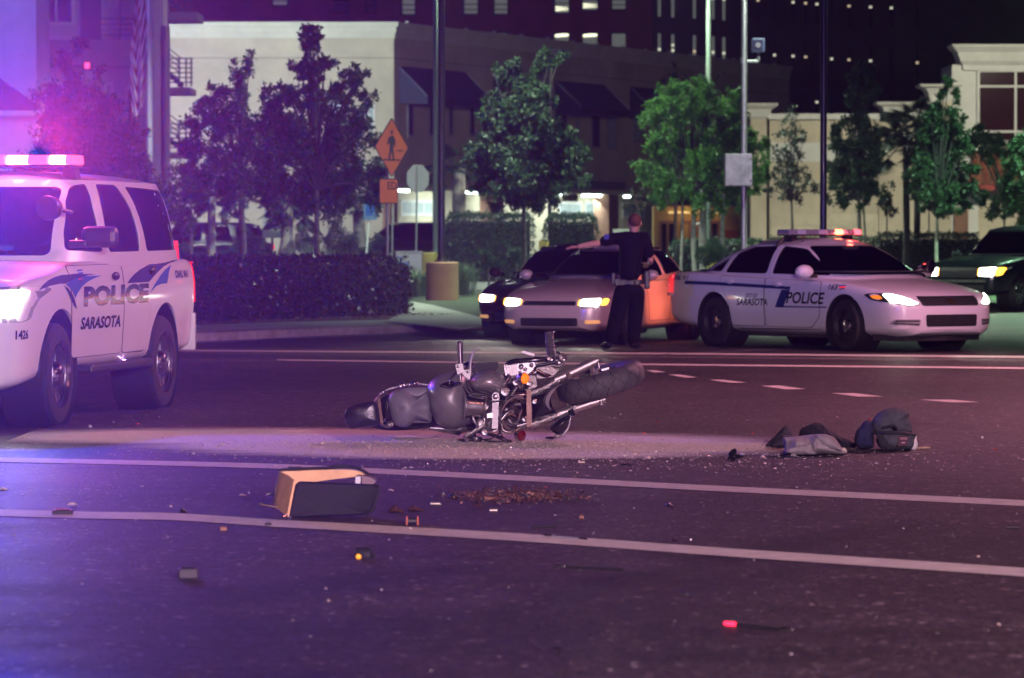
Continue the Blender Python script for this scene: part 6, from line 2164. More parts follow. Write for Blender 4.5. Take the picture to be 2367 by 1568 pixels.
# ---------------------------------------------------------------- other traffic
def plain_car(name, label, loc, rz, paint, L=4.6, W=.87, H=1.40, lit=True, suv_=False, glass=None, group=None, hl=(.42, .74, .53, .64), wheelstyle=None, amber=True, wr=.31):
    f = L / 2
    k = 1.0 if not suv_ else 1.28
    if suv_:
        st = [(-f, W * .84, .5, 1.0, 1.05), (-f + .08, W * .95, .42, 1.10, 1.12), (-f + .5, W, .38, 1.14, 1.17), (0, W, .36, 1.12, 1.15), (f * .42, W, .36, 1.10, 1.14), (f * .65, W, .36, 1.04, 1.10), (f * .86, W * .97, .34, .96, 1.04), (f * .97, W * .90, .34, .88, .95), (f, W * .80, .38, .78, .82)]
        g = dict(rings=[(1.07, f * .50, -f + .05, W * .97), (1.35, f * .36, -f + .12, W * .90), (H - .10, f * .16, -f + .28, W * .80)], crown=.09, n=5, bow=.16, rbow=.08, taper=.05)
        sides = [[(f * .34, 1.17), (f * .12, H - .16), (-.12, H - .13), (-.12, 1.18)], [(-.22, 1.18), (-.22, H - .13), (-f * .42, H - .13), (-f * .45, 1.18)], [(-f * .52, 1.18), (-f * .50, H - .14), (-f + .42, H - .16), (-f + .28, 1.18)]]
        fr = [(-W * .74, 1.18), (W * .74, 1.18), (W * .62, H - .15), (-W * .62, H - .15)]
        xw = (f * .60, -f * .58)
        hl = (.46, .86, .72, .90)
    else:
        st = [(-f, W * .62, .42, .74, .78), (-f + .06, W * .82, .34, .86, .90), (-f + .3, W * .95, .26, .93, .96), (-f * .55, W, .2, .92, .965), (0, W, .19, .885, .91), (f * .36, W * .995, .19, .85, .92), (f * .62, W * .98, .19, .78, .86), (f * .84, W * .92, .19, .69, .76), (f * .95, W * .80, .22, .60, .66), (f * .99, W * .62, .26, .54, .58), (f, W * .5, .3, .5, .53)]
        g = dict(rings=[(.84, f * .46, -f * .78, W * .95), (1.02, f * .33, -f * .68, W * .89), (1.2, f * .16, -f * .54, W * .80), (H - .085, -.02, -f * .40, W * .70)], crown=.085, n=4.2, bow=.18, rbow=.14, taper=.05)
        sides = [[(f * .30, .94), (f * .03, H - .13), (-.16, H - .10), (-.18, .95)], [(-.27, .95), (-.25, H - .10), (-f * .36, H - .13), (-f * .52, .97)]]
        fr = [(-W * .76, .96), (W * .76, .96), (W * .56, H - .11), (-W * .56, H - .11)]
        xw = (f * .60, -f * .57)
    c = Car(name, label, 'car' if not suv_ else 'SUV', loc, rz, st, g, xw, wr * (1 if not suv_ else 1.18), .2, paint, arch=1.15, group=group)
    c.cabin(sides, front=fr, rear=[(y * .92, z + .03) for y, z in fr], glass=glass or M_GLASSD, glass_side=M_GLASSD)
    for x in xw:
        for sd in (-1, 1):
            c.wheel(x, sd, wr * (1 if not suv_ else 1.18), .21, W - .12, wheelstyle or dict(n=7, hole=.5, dish=.28, hub=.3))
    def layf(pts, m, nm, off=.008, parent=None, r=.025):
        return c.lay(poly_mesh(round_poly(pts, r)), c.bv, 1, off, nm, m, parent, axis=0)
    y0, y1, zl, zh = hl
    for sd in (-1, 1):
        s = layf([(sd * y0, zl), (sd * y1, zl - .0), (sd * (y1 + .05), zh + .02), (sd * y0, zh)], M_LENSCL, 'lamp_surround', .006)
        layf([(sd * (y0 + .03), zl + .015), (sd * (y1 - .06), zl + .01), (sd * (y1 - .04), zh - .0), (sd * (y0 + .03), zh - .015)], M_HEAD if lit else M_LENSCL, 'head_lamp', .013, s)
        if lit and amber:
            layf([(sd * (y1 - .04), zl + .02), (sd * (y1 + .02), zl + .03), (sd * (y1 + .03), zh), (sd * (y1 - .025), zh)], M_HEADY, 'turn_lamp', .013, s)
            layf([(sd * (y0 - .0), zl + .02), (sd * (y0 + .02), zl + .02), (sd * (y0 + .02), zh - .02), (sd * (y0 - .0), zh - .02)], M_HEADY, 'turn_lamp', .013, s)
        dz = 0 if not suv_ else .22
        c.mirror(Vector((f * .34, sd * (W + .08), .96 + dz)), sd, paint, .20, .15, .09, (f * .34, sd * W * .93, .93 + dz))
        yb = W * .80
        mb = MB().box((-f + .045, sd * yb, .78 + dz), (.12, .26, .16))
        c.part(mb, 'tail_lamp', M_TAIL, bev=.02)
        if lit:
            lamp('head_beam', 'SPOT', (f + .06, sd * .58, (zl + zh) / 2), (1, .93, .78), 130, None, .06, R(60), .8, c.t).rotation_euler = (R(82), 0, R(-90))
    if not suv_:
        layf([(-.40, .55), (.40, .55), (.38, .605), (-.38, .605)], M_BLKPL, 'grille')
        layf([(-.42, .27), (.42, .27), (.42, .38), (-.42, .38)], M_BLKPL, 'lower_grille')
        for sd in (-1, 1):
            layf([(sd * .52, .30), (sd * .70, .31), (sd * .70, .35), (sd * .52, .35)], mat('amber_marker', (.8, .4, .1), .3, emit=(1, .5, .2), estr=.5), 'marker_lamp')
    else:
        layf([(-.42, .70), (.42, .70), (.42, .90), (-.42, .90)], M_BLKPL, 'grille')
        layf([(-.6, .42), (.6, .42), (.6, .55), (-.6, .55)], M_BLKPL, 'lower_grille')
        layf([(-.66, .60), (.66, .60), (.66, .66), (-.66, .66)], M_CHROME, 'bumper_bar', .03)
    dz = 0 if not suv_ else .2
    for sd in (-1, 1):
        d1 = c.panel([(f * .33, .86 + dz), (-.22, .88 + dz), (-.22, .32), (f * .26, .32)], sd, 'door')
        d2 = c.panel([(-.24, .88 + dz), (-f * .46, .90 + dz), (-f * .42, .62), (-f * .34, .32), (-.24, .32)], sd, 'door')
        for x, d in ((-.12, d1), (-f * .40, d2)):
            c.part(MB().ball((x, sd * (W * .998 + .012), .80 + dz), (.08, .022, .025), 10, 6), 'door_handle', paint, d, smooth=True)
    for x, y in ((.0, .36), (.0, -.36), (-.8, .35), (-.8, -.35)):
        seat(c, x, y, .9 + dz, .44, .48)
    return c
M_PEARL = mat('pale_beige_paint', (.62, .55, .50), .25, .15, coat=.8)
M_MAROON = mat('dark_maroon_paint', (.045, .020, .028), .2, .3, coat=.9)
M_DKGRN = mat('dark_green_paint', (.006, .014, .014), .2, .3, coat=.9)
M_BLACKP = mat('black_car_paint', (.008, .008, .012), .15, .2, coat=1)
f1 = math.atan2(-.926, -.378)
pc = plain_car('saloon_car', 'pale beige saloon with lit headlamps passing behind the officer', (1.376, 51.68, 0), f1, M_PEARL, glass=glass_mat('pale_car_glass', (.14, .13, .14)))
plain_car('saloon_car', 'dark maroon saloon half hidden behind the pale beige saloon', (.86, 55.2, 0), f1 + R(4), M_MAROON, W=.84)
f3 = math.atan2(-.79, -.62)
ds = plain_car('dark_suv', 'dark green SUV with lit headlamps behind the nose of the police saloon', (10.53, 75.0, 0), f3, M_DKGRN, L=4.8, W=.92, H=1.78, suv_=True)
plain_car('dark_suv', 'black SUV parked on the lot behind the road sign posts', tuple(at(925, HOR, 138))[:2] + (zg(138),), math.atan2(-.55, -.83), M_BLACKP, L=4.9, W=.95, H=1.82, lit=False, suv_=True)
plain_car('dark_suv', 'dark SUV parked behind the tail of the police SUV', tuple(at(440, HOR, 108))[:2] + (zg(108),), R(200), M_BLACKP, L=4.7, W=.93, H=1.75, lit=False, suv_=True)
# ================================================================ THE FALLEN MOTORCYCLE
BY = 25.75
def bz(x, y, d=0.0):
    """point of the machine from a magnified view of it; d: metres behind its middle plane"""
    return at((820 + x / 3.0346) / 1.0562, (780 + y / 3.0346) / 1.0562, BY + d)
BB = bz(1180, 905)
BB.z = 0
bike = thing('motorcycle', 'dark grey cruiser motorcycle lying on its right side in the pale granules', 'motorcycle', BB)
KM = 1 / 1014.0                       # metres per unit of that view
M_VINYL = mat('seat_vinyl', (.15, .152, .175), .42, var=.12, scale=6, bump=.12, bscale=300)
M_TANK = mat('carbon_grey_lacquer', (.20, .195, .20), .34, .35, var=.15, scale=5, bump=.10, bscale=500, coat=.8)
M_SILVD = mat('polished_silver_lacquer', (.60, .57, .56), .24, .75, var=.05, scale=4)
M_ALU = mat('cast_aluminium', (.30, .29, .29), .45, .8, var=.12, scale=9, bump=.1)
M_SLID = mat('fork_slider_aluminium', (.55, .50, .46), .36, .9, var=.18, scale=14, bump=.12, bscale=60)
M_SCUF = mat('scuffed_chrome', (.62, .59, .57), .30, 1.0, var=.5, scale=26, bump=.7, bscale=45)
M_CHROME = mat('bike_chrome', (.84, .82, .82), .24, 1.0, var=.12, scale=22)
M_GBLK = mat('gloss_black', (.010, .010, .013), .16, coat=.8)
M_CABLE = mat('cable_sheath', (.014, .014, .016), .42)
M_DARKM = mat('dark_cast_metal', (.20, .175, .165), .36, .7, var=.3, scale=18, bump=.3, bscale=60)
M_BROWNM = mat('brown_tinted_chrome', (.26, .17, .14), .2, 1.0, var=.3, scale=8)
M_AMBL = mat('amber_turn_lens', (.90, .25, .01), .12, emit=(1, .22, .005), estr=.75, coat=1)
M_REDL2 = mat('red_lens', (.14, .008, .008), .15, coat=1)
M_LENSG = glass_mat('lamp_glass', (.8, .8, .82))
def bpart(mb, name, m, parent=None, smooth=True, angle=40, bev=0):
    o = mb.build(name, m, parent or bike, smooth=smooth, angle=angle)
    o.data.transform(Matrix.Translation(-BB))
    if bev:
        bevel(o, bev, 2)
    return o
def Z(pts, d=0.0):
    return [bz(p[0], p[1], p[2] if len(p) > 2 else d) for p in pts]
def btube(pts, r, name, m, d=0.0, parent=None, n=10, sm=4):
    P = smooth_line(Z(pts, d), sm) if len(pts) > 2 and sm else Z(pts, d)
    rr = r
    if isinstance(r, (list, tuple)):
        t = np.linspace(0, len(r) - 1, len(P))
        rr = list(np.interp(t, range(len(r)), r))
    return bpart(MB().tube(P, rr, n), name, m, parent)
def slab(pts, d, th, name, m, parent=None, bev=.006, rnd=14, smooth=True):
    P = round_poly(pts, rnd, 4)
    pts3 = Z([(p.x, p.y) for p in P], d)
    return bpart(MB().prism(pts3, (0, th, 0)), name, m, parent, smooth, 35, bev)
def pillow(pts, d, bulge, th, name, m, parent=None, power=.5, rnd=30, n=14, tilt=(0, 0), c=None, dent=None):
    """domed body with the given outline, bulging towards the viewer, with a full back"""
    P = round_poly(pts, rnd, 4)
    P = [Vector((p.x, p.y)) for p in P]
    P = resample2(P, 72)
    c = Vector(c) if c else sum(P, Vector((0, 0))) / len(P)
    mb = MB()
    rings = []
    def pt(p, dd):
        q = p - c
        return bz(p.x, p.y, dd + tilt[0] * q.x * KM + tilt[1] * q.y * KM)
    back = [(0.02, .55), (.5, .5), (.85, .30), (1.0, .0)]
    for f, k in back[:-1]:
        rings.append([pt(c + (p - c) * f, d + th * (k / .55)) for p in P])
    for j in range(n + 1):
        f = math.cos(PI / 2 * j / n) if j < n else .004
        rise = (1 - f ** 2) ** power
        row = []
        for p in P:
            q = c + (p - c) * f
            e = 0.0
            if dent:
                for ux, uy, rr, a in dent:
                    e += a * math.exp(-((q.x - ux) ** 2 + (q.y - uy) ** 2) / rr ** 2)
            row.append(pt(q, d - bulge * rise + e))
        rings.append(row)
    mb.rings(rings)
    return bpart(mb, name, m, parent, True, 60)
def resample2(P, n):
    Q = P + [P[0]]
    L = [0]
    for a, b in zip(Q, Q[1:]):
        L.append(L[-1] + (b - a).length)
    out = []
    for k in range(n):
        t = L[-1] * k / n
        i = max(j for j in range(len(L)) if L[j] <= t)
        i = min(i, len(Q) - 2)
        f = (t - L[i]) / max(1e-9, L[i + 1] - L[i])
        out.append(Q[i].lerp(Q[i + 1], f))
    return out

# --- rear: pillion pad, mudguard, seat
pillow([(62, 700), (80, 655), (150, 632), (296, 604), (318, 660), (330, 766), (310, 785), (200, 803), (110, 816), (80, 790), (60, 740)], -.22, .045, .10, 'pillion_pad', mat('pillion_vinyl', (.014, .014, .022), .22, bump=.08, bscale=200, coat=.4), power=.28, rnd=40)
slab([(306, 592), (328, 578), (352, 770), (332, 782)], -.16, .03, 'pad_bracket', M_BROWNM, bev=.004, rnd=6)
pillow([(326, 588), (372, 560), (412, 556), (418, 752), (352, 764)], -.12, .05, .14, 'rear_mudguard', M_GBLK, power=.4, rnd=16)
pillow([(430, 548), (500, 506), (660, 500), (690, 510), (712, 690), (708, 768), (560, 770), (470, 700)], -.10, .05, .16, 'seat_side', M_VINYL, power=.4, rnd=20)
pillow([(384, 600), (400, 550), (440, 522), (500, 520), (548, 548), (590, 572), (640, 560), (682, 528), (700, 640), (704, 762), (650, 748), (590, 740), (566, 776), (530, 798), (480, 800), (430, 778), (398, 700)], -.16, .12, .14, 'seat', M_VINYL, power=.42, rnd=34, c=(540, 660), dent=[(478, 662, 14, .012), (640, 650, 60, .05)])
bpart(MB().ball(bz(480, 660, -.275), .008, 8, 6), 'seat_button', M_VINYL)
# tank
pillow([(668, 520), (690, 470), (740, 420), (815, 390), (895, 384), (955, 412), (985, 500), (1000, 640), (1010, 735), (965, 788), (885, 812), (800, 800), (742, 772), (708, 700), (680, 610)], -.12, .20, .22, 'fuel_tank', M_TANK, power=.62, rnd=60, c=(842, 600))
bpart(MB().lathe([(0, .040), (.018, .040), (.026, .030), (.028, .005)], bz(985, 350, -.05), (0, -.4, 1), 18), 'filler_cap', M_CHROME)
pillow([(968, 490), (1000, 425), (1068, 388), (1160, 376), (1230, 408), (1276, 470), (1268, 535), (1150, 560), (1040, 540), (980, 525)], -.08, .16, .12, 'silver_tank_flank', M_SILVD, power=.55, rnd=40, c=(1128, 466))
slab([(1008, 332), (1062, 322), (1206, 322), (1206, 352), (1190, 384), (1010, 398)], .10, .18, 'side_cover', M_GBLK, bev=.015)
# rail and fittings along the upper edge of the seat
btube([(288, 612, -.1), (352, 536, -.06), (480, 494, -.04), (590, 480, -.03), (690, 486, -.02)], .010, 'seat_rail', M_SCUF)
for x, y, r in ((352, 536, .014), (480, 490, .018), (505, 484, .015), (545, 482, .012)):
    bpart(MB().lathe([(-.012, r), (.012, r), (.016, r * .5)], bz(x, y, -.07), (.2, -1, .5), 8), 'rail_bolt', M_CHROME)
bpart(MB().ball(bz(582, 474, -.05), (.032, .03, .016), 14, 8), 'rear_turn_lamp', M_CHROME)
btube([(336, 776, -.16), (372, 794, -.14), (410, 788, -.12)], .010, 'rear_stay', M_DARKM)
for x, y in ((392, 784), (412, 776)):
    bpart(MB().lathe([(-.012, .020), (.012, .020), (.018, .010)], bz(x, y, -.15), (0, -1, .2), 8), 'stay_bolt', M_DARKM)
bpart(MB().ball(bz(362, 742, -.19), .007, 8, 6), 'rivet', M_CHROME)
# rear wheel, lying behind seat and tank
def torus(c, ax, R0, r, name, m, n=56, k=12, wide=1.0, parent=None):
    ax = Vector(ax).normalized()
    u = ax.orthogonal().normalized()
    w = ax.cross(u)
    rings = []
    for i in range(n):
        a = 2 * PI * i / n
        e = u * math.cos(a) + w * math.sin(a)
        rings.append([c + e * (R0 + r * math.cos(2 * PI * j / k)) + ax * r * wide * math.sin(2 * PI * j / k) for j in range(k)])
    mb = MB()
    rings.append(rings[0])
    mb.rings(rings, cap=False)
    return bpart(mb, name, m, parent)
rc = bz(560, 700, .42)
rw = torus(rc, (-.10, -.12, 1), .245, .075, 'rear_wheel', M_TYRE)
torus(rc, (-.10, -.12, 1), .185, .018, 'rim', M_CHROME, parent=rw)
bpart(MB().lathe([(-.07, .05), (.07, .05)], rc, (-.10, -.12, 1), 16), 'hub', M_DARKM, rw)
bpart(MB().lathe([(-.06, .012), (.16, .05), (.17, .05)], bz(752, 806, -.02), (1, .4, -.05), 12), 'silencer_tip', M_CHROME)
btube([(765, 806, .0), (900, 816, .06), (1010, 790, .12), (1180, 760, .15)], [.030, .034, .03, .022], 'silencer', M_DARKM)
# --- engine
slab([(960, 430), (1300, 400), (1480, 420), (1500, 560), (1440, 700), (1300, 760), (1040, 800), (960, 700)], .06, .24, 'crankcase', M_DARKM, bev=.02)
e1 = slab([(1246, 338), (1336, 326), (1348, 408), (1262, 422)], -.02, .20, 'cylinder_block', M_CHROME, bev=.006, rnd=6)
for k in range(6):
    slab([(1244 + k * 17, 336 - k * 2), (1252 + k * 17, 335 - k * 2), (1266 + k * 17, 424 - k * 2), (1258 + k * 17, 424 - k * 2)], -.045, .03, 'cooling_fin', M_SILVD, e1, bev=.001, rnd=1)
pillow([(1246, 330), (1290, 300), (1340, 288), (1470, 284), (1562, 278), (1582, 306), (1505, 316), (1345, 328), (1256, 350)], -.02, .04, .20, 'valve_cover', M_GBLK, power=.4, rnd=10)
e2 = slab([(1340, 330), (1476, 316), (1486, 392), (1420, 410), (1348, 408)], -.05, .16, 'cylinder_head', M_CHROME, bev=.012, rnd=10)
for x, y, r in ((1372, 352, .020), (1402, 372, .014), (1448, 340, .016), (1362, 392, .012), (1470, 380, .013)):
    bpart(MB().lathe([(0, r), (.018, r * .9), (.024, r * .4)], bz(x, y, -.052), (.1, -1, .25), 8), 'head_bolt', M_CHROME, e2)
slab([(1480, 320), (1560, 300), (1640, 300), (1660, 370), (1600, 430), (1490, 440)], .02, .22, 'gearbox_case', M_DARKM, bev=.015)
btube([(1420, 420, -.10), (1470, 380, -.10), (1482, 355, -.08)], .009, 'brake_pipe', M_BROWNM)
btube([(1490, 375, -.07), (1545, 405, -.07), (1590, 415, -.06)], .010, 'frame_stay', M_BROWNM)
btube([(1490, 340, -.06), (1560, 330, -.06), (1620, 315, -.06), (1636, 322, -.06)], .012, 'clutch_cable', M_CABLE)
# --- upper foot peg and shift linkage
P0, P1 = bz(1598, 280, -.05), bz(1578, 92, -.05)
ax = P1 - P0
prof = []
L = ax.length
for k in range(26):
    prof.append((L * (.10 + .86 * k / 26), .0290 if k % 2 else .0335))
pg = bpart(MB().lathe([(0, .018), (L * .08, .020), (L * .09, .031)] + prof + [(L * .975, .034), (L, .034), (L * 1.004, .012)], P0, ax, 18), 'foot_peg', mat('peg_rubber', (.065, .062, .070), .5), angle=25)
btube([(1606, 100, -.05), (1620, 88, -.05)], .008, 'peg_feeler', M_CHROME, parent=pg)
slab([(1372, 248), (1388, 232), (1478, 256), (1466, 276)], -.06, .03, 'shift_pedal', M_ALU, bev=.006, rnd=4)
btube([(1470, 266, -.05), (1540, 272, -.05), (1600, 262, -.05), (1650, 262, -.05)], [.007, .009, .012, .014], 'shift_rod', M_SCUF)
for x, y, r in ((1580, 292, .022), (1640, 262, .020), (1672, 280, .026), (1690, 300, .018), (1655, 320, .020), (1600, 300, .02)):
    bpart(MB().lathe([(-.02, r), (.02, r), (.026, r * .5)], bz(x, y, -.03), (.3, -1, .3), 10), 'linkage_boss', M_DARKM if r > .021 else M_CHROME)
btube([(1600, 340, .0), (1650, 350, 0), (1690, 320, 0)], .012, 'linkage_arm', M_DARKM)
# --- turn lamp
tl = bpart(MB().lathe([(-.055, .010), (-.045, .024), (-.02, .036), (.012, .042), (.016, .042)], bz(1386, 436, -.22), (.75, -.6, -.05), 20), 'turn_lamp', M_CHROME)
bpart(MB().lathe([(.014, .040), (.028, .036), (.040, .022), (.046, .004)], bz(1386, 436, -.22), (.75, -.6, -.05), 20), 'amber_lens', M_AMBL, tl)
btube([(1382, 470, -.20), (1380, 520, -.18)], .011, 'lamp_stem', M_CHROME, parent=tl)
# --- forks
up = btube([(1205, 596, -.10), (1250, 572, -.10), (1330, 566, -.10), (1440, 552, -.10)], [.026, .034, .036, .034], 'fork_shroud', M_BROWNM)
f1_ = btube([(1430, 556, -.09), (1520, 520, -.08), (1650, 446, -.06)], .031, 'fork_leg', M_SCUF, n=16)
btube([(1620, 452, -.06), (1760, 390, -.05), (1922, 312, -.04)], [.034, .034, .0335, .032], 'fork_slider', M_SLID, parent=f1_, n=18)
bpart(MB().lathe([(0, .030), (.014, .030), (.018, .018), (.03, .018)], bz(1918, 314, -.04), (.9, .1, .42), 14), 'fork_end', M_SLID, f1_)
for x, y in ((1884, 300), (1904, 296)):
    bpart(MB().lathe([(0, .012), (.016, .012)], bz(x, y, -.04), (-.2, 0, 1), 8), 'pinch_bolt', M_CHROME, f1_)
bpart(MB().lathe([(0, .018), (.050, .016)], bz(1720, 405, -.08), (.2, -.6, -.9), 12), 'caliper_lug', M_SLID, f1_)
btube([(1898, 352, -.06), (1902, 402, -.09)], .017, 'mudguard_stay', M_SLID, parent=f1_)
lo = btube([(1440, 782, -.12), (1540, 748, -.11), (1660, 706, -.10)], [.030, .031, .030], 'fork_leg', M_SCUF, n=16)
btube([(1640, 706, -.10), (1800, 652, -.08), (1992, 590, -.06)], [.031, .031, .029, .028], 'fork_slider', M_SLID, parent=lo, n=18)
bpart(MB().lathe([(-.004, .016), (.004, .016), (.006, .010)], bz(1994, 588, -.06), (.93, -.2, .3), 12), 'fork_end', M_CABLE, lo)
bpart(MB().lathe([(-.02, .038), (.02, .038)], bz(1762, 662, -.085), (.93, .05, .33), 16), 'fork_clamp', M_SCUF, lo)
bpart(MB().lathe([(0, .018), (.03, .016)], bz(1965, 606, -.08), (.1, -.3, -.9), 10), 'caliper_lug', M_SLID, lo)
bpart(MB().lathe([(0, .012), (.024, .012)], bz(1958, 576, -.07), (.1, -.3, .9), 10), 'pinch_bolt', M_CHROME, lo)
# --- front wheel with cut tread
fc = bz(1962, 462, -.02)
fax = Vector((-.27, -.07, .96)).normalized()
u = fax.orthogonal().normalized()
w = fax.cross(u)
n, k = 620, 40
vs = []
grv = []
for i in range(n):
    a = 2 * PI * i / n
    e = u * math.cos(a) + w * math.sin(a)
    for j in range(k):
        b = 2 * PI * j / k
        cb, sb_ = math.cos(b), math.sin(b)
        R0, rr, hw = .240, .082, .086
        rad = R0 + rr * math.copysign(abs(cb) ** .75, cb)
        v = sb_                                # -1..1 across
        dep = 0.0
        if cb > .12:
            s = a * 15 / (2 * PI)
            for ph, sg in ((0.0, 1), (.5, -1)):
                q = (s + ph + sg * (.75 * v - .35 * v * v * v)) % 1.0
                if sg * v > -.35:
                    dep = max(dep, math.exp(-((q - .5) / .034) ** 2))
            q = (s * 2 + .3 + .5 * abs(v)) % 1.0
            if .15 < abs(v) < .55:
                dep = max(dep, .8 * math.exp(-((q - .5) / .034) ** 2))
        rad -= .007 * dep
        grv.append(dep)
        vs.append(fc + e * rad + fax * hw * math.copysign(abs(sb_) ** .9, sb_))
fs = [(i * k + j, ((i + 1) % n) * k + j, ((i + 1) % n) * k + (j + 1) % k, i * k + (j + 1) % k) for i in range(n) for j in range(k)]
mb = MB()
mb.v, mb.f, mb.mi = [tuple(p) for p in vs], fs, [0] * len(fs)
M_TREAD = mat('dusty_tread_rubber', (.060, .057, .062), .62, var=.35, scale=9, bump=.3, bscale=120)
_nt = M_TREAD.node_tree                # dust lies on the tread; the shade deep in the grooves is painted black
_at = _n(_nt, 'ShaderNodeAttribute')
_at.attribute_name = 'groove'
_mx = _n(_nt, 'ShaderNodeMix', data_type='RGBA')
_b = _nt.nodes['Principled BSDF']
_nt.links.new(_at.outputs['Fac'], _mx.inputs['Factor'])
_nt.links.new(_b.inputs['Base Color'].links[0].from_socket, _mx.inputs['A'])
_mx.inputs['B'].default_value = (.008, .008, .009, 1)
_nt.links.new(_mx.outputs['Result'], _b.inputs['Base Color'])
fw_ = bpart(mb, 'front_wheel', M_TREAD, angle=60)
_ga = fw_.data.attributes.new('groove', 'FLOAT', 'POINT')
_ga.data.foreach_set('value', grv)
torus(fc, fax, .178, .020, 'rim', M_CHROME, parent=fw_, wide=2.0)
bpart(MB().lathe([(-.10, .022), (-.06, .045), (.06, .045), (.10, .022)], fc, fax, 18), 'hub', M_ALU, fw_)
for i in range(10):
    a = 2 * PI * i / 10
    e = u * math.cos(a) + w * math.sin(a)
    bpart(MB().tube([fc + e * .04, fc + e * .175], [.013, .009], 6), 'spoke', M_GBLK, fw_)
bpart(MB().lathe([(.066, .14), (.071, .14), (.071, .06), (.066, .06)], fc, fax, 40, cap=False), 'brake_disc', M_CHROME, fw_)
bpart(MB().box(bz(1995, 368, -.16), (.07, .05, .03), (0, R(-16), 0)), 'valve_cap', M_CHROME, fw_, bev=.008)
btube([(1945, 322, -.02), (1985, 604, -.05)], .012, 'axle', M_CHROME)
# mudguard crescent at the back of the tyre and gloss black body between the fork legs
pillow([(1456, 566), (1540, 540), (1620, 490), (1644, 470), (1606, 540), (1594, 600), (1612, 660), (1640, 690), (1560, 716), (1452, 752)], -.13, .07, .14, 'front_mudguard', M_GBLK, power=.5, rnd=14)
mb = MB()
rings = []
for t in np.linspace(0, 1, 14):
    ang = R(-62) + t * R(124)
    cx, cy = 1700, 575
    x0 = cx - 118 * math.cos(ang) - 8
    y0 = cy + 118 * math.sin(ang) * .92
    x0 += (y0 - cy) * -.42
    tk = 26 * math.cos((t - .5) * 2.6) + 6
    rings.append([bz(x0 - tk, y0, -.20), bz(x0 - tk * .4, y0, -.235), bz(x0 + tk * .5, y0, -.22), bz(x0 + tk * .5, y0, -.19), bz(x0 - tk * .6, y0, -.17)])
mb.rings(rings)
bpart(mb, 'mudguard_edge', mat('pale_lacquer_edge', (.30, .28, .32), .3, .4, var=.2, scale=12))
# --- yokes and risers
slab([(1412, 520), (1448, 516), (1452, 796), (1414, 802)], -.22, .10, 'fork_yoke', M_BROWNM, bev=.008, rnd=8)
slab([(1158, 560), (1170, 542), (1200, 540), (1212, 560), (1206, 640), (1200, 820), (1170, 838), (1156, 820)], -.26, .07, 'handlebar_riser', M_ALU, bev=.012, rnd=14)
bpart(MB().lathe([(0, .020), (.006, .020), (.010, .012)], bz(1184, 572, -.265), (0, -1, 0), 14), 'riser_bolt', M_CHROME)
slab([(1118, 700), (1162, 690), (1162, 730), (1120, 732)], -.28, .05, 'switch_block', M_CHROME, bev=.006, rnd=4)
slab([(1128, 600), (1150, 600), (1150, 690), (1128, 690)], -.22, .05, 'bracket', M_GBLK, bev=.004, rnd=4)
slab([(1205, 560), (1400, 520), (1420, 600), (1225, 640)], -.02, .10, 'upper_yoke', M_DARKM, bev=.01)
slab([(1215, 640), (1420, 600), (1420, 800), (1230, 850)], -.04, .12, 'lower_yoke', M_DARKM, bev=.01)
# headlamp
hc = bz(1318, 690, -.20)
hax = Vector((.52, -.82, -.16)).normalized()
hd = bpart(MB().lathe([(-.20, .02), (-.18, .06), (-.12, .098), (-.03, .118), (.0, .126), (.016, .130), (.030, .126), (.030, .110), (.018, .108)], hc, hax, 36, cap=False), 'headlamp_shell', M_CHROME)
bpart(MB().lathe([(-.09, .02), (-.07, .05), (-.03, .09), (.012, .109)], hc, hax, 30, cap=False), 'reflector', mat('lamp_reflector', (.55, .50, .48), .12, 1.0, var=.3, scale=18), hd)
bpart(MB().lathe([(-.06, .016), (-.02, .018), (-.01, .012)], hc, hax, 12), 'bulb', M_SILVD, hd)
bpart(MB().lathe([(.012, .1095), (.030, .090), (.042, .05), (.046, .003)], hc, hax, 30, cap=False), 'headlamp_glass', M_LENSG, hd)
# gauge pod
gc = bz(945, 642, -.30)
gp_ = bpart(MB().lathe([(0, .070), (.006, .086), (.014, .088), (.018, .080), (.05, .074), (.12, .070), (.15, .062), (.16, .02)], gc, (.97, .15, -.06), 30), 'gauge_pod', M_CHROME)
bpart(MB().lathe([(-.001, .066), (-.004, .05)], gc, (.97, .15, -.06), 24), 'gauge_face', M_GBLK, gp_)
bpart(MB().lathe([(.142, .074), (.156, .074)], gc, (.97, .15, -.06), 24, cap=True), 'pod_ring', M_DARKM, gp_)
# --- left (upper) handlebar
hb = btube([(918, 172, -.20), (920, 330, -.21), (924, 470, -.22), (950, 560, -.20), (1060, 640, -.16), (1180, 660, -.14)], .0125, 'handlebar', M_CHROME)
P0, P1 = bz(923, 332, -.21), bz(918, 168, -.20)
L = (P1 - P0).length
bpart(MB().lathe([(0, .021), (L * .9, .0215), (L * .96, .0225), (L, .019), (L * 1.03, .012)], P0, P1 - P0, 22), 'grip', mat('chrome_rubber_grip', (.46, .38, .42), .16, .95, var=.35, scale=30), hb)
btube([(902, 190, -.212), (906, 320, -.222)], .004, 'grip_band', M_GBLK, parent=hb)
cl = slab([(884, 336), (942, 326), (950, 400), (900, 410)], -.25, .07, 'lever_clamp', M_ALU, hb, .010, 8)
slab([(930, 384), (980, 372), (1002, 392), (992, 446), (972, 438), (944, 412)], -.24, .03, 'lever_bracket', M_ALU, hb, .006, 8)
btube([(984, 446, -.22), (994, 400, -.22), (996, 330, -.22), (1008, 278, -.22), (1030, 235, -.22), (1062, 212, -.22)], [.012, .014, .011, .009, .008, .009], 'clutch_lever', M_ALU, parent=hb)
for x, y in ((936, 402), (906, 350), (980, 388)):
    bpart(MB().lathe([(0, .010), (.008, .010), (.010, .005)], bz(x, y, -.256), (0, -1, 0), 10), 'clamp_screw', M_CHROME, hb)
